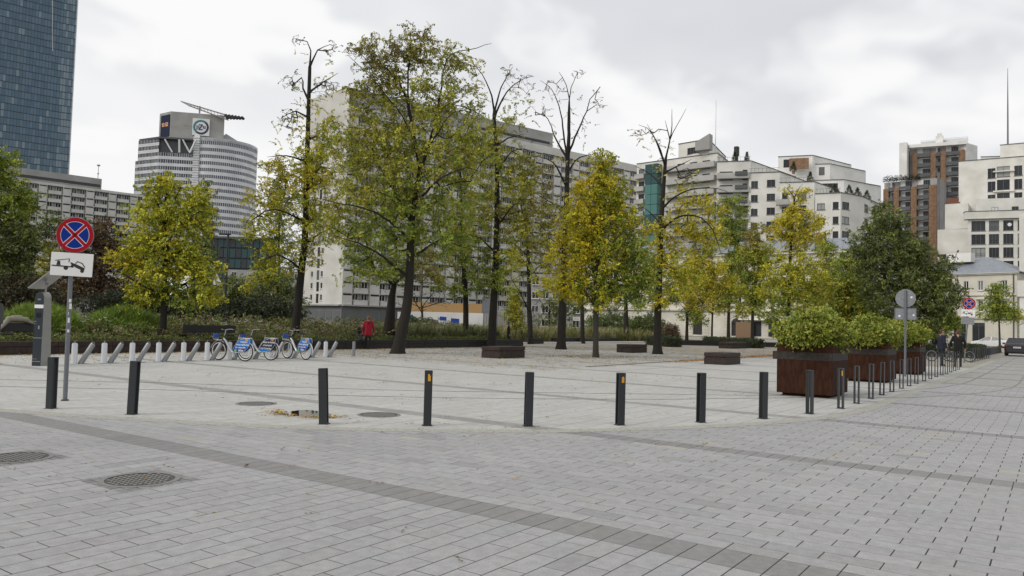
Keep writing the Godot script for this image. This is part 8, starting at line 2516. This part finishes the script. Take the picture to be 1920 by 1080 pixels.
	"c":[[-0.25,19.25,0.86,0.96,1.78,26,"dark"],[-0.30,15.83,0.70,1.51,2.46,40,"dark"],[-0.25,11.73,0.52,1.92,2.74,50,"dark"],[-0.27,7.28,0.32,2.33,3.01,55,"dark"]]},
	{"l":"bushy brown-twigged tree with few leaves in front of the orange hoarding","g":"far trees","p":[-41.33,0.20,-46.83],"r":0.14,"k":2,"s":1.00,"seed":35,
	"t":[[0.01,1.42,0.06],[-0.11,2.69,0.12]],
	"b":[[[-0.05,2.05,0.09],[-0.99,3.72,1.17],[-1.45,5.20,1.23]],[[-0.06,2.27,0.10],[0.91,3.99,-0.82],[1.51,5.28,-0.77]],[[-0.11,2.69,0.12],[-0.09,4.81,0.21],[-0.23,6.92,0.31]],[[-0.11,2.48,0.11],[-1.82,3.07,-0.86]],[[-0.11,2.48,0.11],[1.79,2.95,1.13]]],
	"c":[[-0.19,5.65,0.25,2.33,1.44,60,"twig"],[-1.41,3.71,0.17,1.91,1.44,50,"twig"],[1.34,3.79,0.17,1.91,1.44,50,"twig"],[-0.11,2.69,0.12,2.55,0.93,30,"twig"]]},
	{"l":"slim upright yellow sapling behind the dark bench end","g":"far trees","p":[-35.27,0.20,-51.06],"r":0.06,"k":5,"s":1.20,"seed":36,
	"t":[[-0.00,1.41,0.06],[-0.03,2.47,0.11],[-0.06,3.53,0.16]],
	"b":[],
	"c":[[-0.06,3.48,0.15,0.51,0.76,22,"goldgreen"],[-0.07,2.25,0.10,0.76,0.85,34,"goldgreen"],[-0.08,1.28,0.06,0.81,0.59,26,"goldgreen"]]},
	{"l":"dark leafy tree mass left of the round office tower's foot","g":"far trees","p":[-64.62,0.20,-46.44],"r":0.25,"k":6,"s":1.80,"seed":37,
	"t":[[0.01,1.97,0.09],[-0.04,3.51,0.16]],
	"b":[[[0.01,1.97,0.09],[-1.32,3.47,1.15]],[[-0.00,2.22,0.10],[1.24,3.80,-0.83]]],
	"c":[[-0.31,4.01,0.18,1.85,1.44,45,"dark"],[-1.30,2.70,0.12,1.85,1.44,45,"dark"],[1.26,3.03,0.13,1.85,1.54,45,"dark"]]},
	{"l":"low dark tree beyond the bed behind the blue bike baskets","g":"far trees","p":[-57.36,0.20,-45.40],"r":0.25,"k":6,"s":1.70,"seed":38,
	"t":[[0.00,2.03,0.09],[-0.04,3.46,0.15]],
	"b":[[[0.00,2.03,0.09],[-1.00,3.44,1.15]],[[-0.00,2.27,0.10],[1.15,3.73,-0.83]]],
	"c":[[-0.30,4.41,0.20,1.72,1.63,50,"dark"],[-0.97,2.48,0.11,1.72,1.25,45,"dark"],[1.18,2.78,0.12,1.44,1.44,40,"dark"]]},
	{"l":"low dark tree beyond the bed right of the yellow green tree","g":"far trees","p":[-60.01,0.20,-38.66],"r":0.22,"k":6,"s":1.70,"seed":39,
	"t":[[0.02,1.57,0.07],[-0.01,2.70,0.12]],
	"b":[[[0.02,1.57,0.07],[-0.91,2.67,1.12]],[[0.01,1.80,0.08],[1.11,2.95,-0.87]]],
	"c":[[-0.45,2.24,0.10,1.72,1.17,50,"dark"],[1.14,2.05,0.09,1.45,1.08,40,"dark"],[-2.24,1.74,0.08,1.72,0.90,40,"dark"],[2.50,1.64,0.07,1.08,0.81,26,"dark"]]},
	{"l":"dark brown thicket tree behind the white sign on the lawn","g":"far trees","p":[-50.63,0.10,-80.63],"r":0.20,"k":4,"s":1.70,"seed":40,
	"t":[[-0.03,2.60,0.12],[-0.09,4.54,0.20]],
	"b":[[[-0.03,2.60,0.12],[-1.39,4.51,1.20]],[[-0.04,2.92,0.13],[1.53,4.91,-0.78]]],
	"c":[[-0.73,4.20,0.19,2.34,2.34,60,"twig"],[1.88,3.95,0.18,2.34,2.34,60,"dark"],[0.63,1.96,0.09,2.86,1.17,40,"dark"],[4.17,3.36,0.15,1.56,1.95,30,"dark"]]},
	{"l":"silvery grey spruce-like shrub tree before the pale wall at right of centre","g":"far trees","p":[-42.51,0.10,-92.41],"r":0.10,"k":5,"s":1.60,"seed":41,
	"t":[[-0.03,2.33,0.10],[-0.06,3.35,0.15]],
	"b":[],
	"c":[[-4.98,2.88,0.13,1.37,1.10,16,"grey"],[-0.06,3.15,0.14,0.68,0.96,14,"grey"],[-0.18,2.46,0.11,0.96,0.68,14,"grey"]]},
	{"l":"yellow green tree behind the pollarded trunk's drooping branches","g":"trees before the cream palace","p":[-31.82,0.00,-77.90],"r":0.20,"k":7,"s":1.60,"seed":42,
	"t":[[-0.02,1.82,0.08],[-0.01,3.50,0.16],[-0.02,5.74,0.26]],
	"b":[[[-0.00,3.22,0.14],[-1.39,4.58,1.20]],[[-0.02,3.78,0.17],[1.23,5.21,-0.77]]],
	"c":[[-0.36,7.98,0.35,2.53,1.91,60,"yellowgreen"],[-1.58,5.42,0.24,2.02,1.91,50,"green"],[1.23,5.33,0.24,2.24,1.91,50,"olive"],[0.62,2.84,0.13,2.02,1.01,30,"green"],[1.83,10.28,0.46,2.02,1.68,36,"olive"]]},
	{"l":"olive tree before the palace roof, right of the two-tiered yellow tree","g":"trees before the cream palace","p":[-17.83,0.00,-75.46],"r":0.20,"k":7,"s":1.50,"seed":43,
	"t":[[-0.04,2.12,0.09],[-0.08,3.60,0.16],[-0.04,5.57,0.25]],
	"b":[[[-0.08,3.35,0.15],[-1.24,4.55,1.20]],[[-0.09,3.84,0.17],[1.06,5.11,-0.77]]],
	"c":[[-0.09,7.54,0.34,1.77,1.77,55,"olive"],[-1.02,5.30,0.24,1.97,1.58,55,"yellowgreen"],[0.95,5.35,0.24,1.77,1.68,50,"green"],[0.03,3.11,0.14,2.96,1.18,60,"olive"],[-4.40,2.99,0.13,1.48,1.18,30,"green"],[0.10,9.51,0.42,1.08,1.18,22,"green"]]},
]
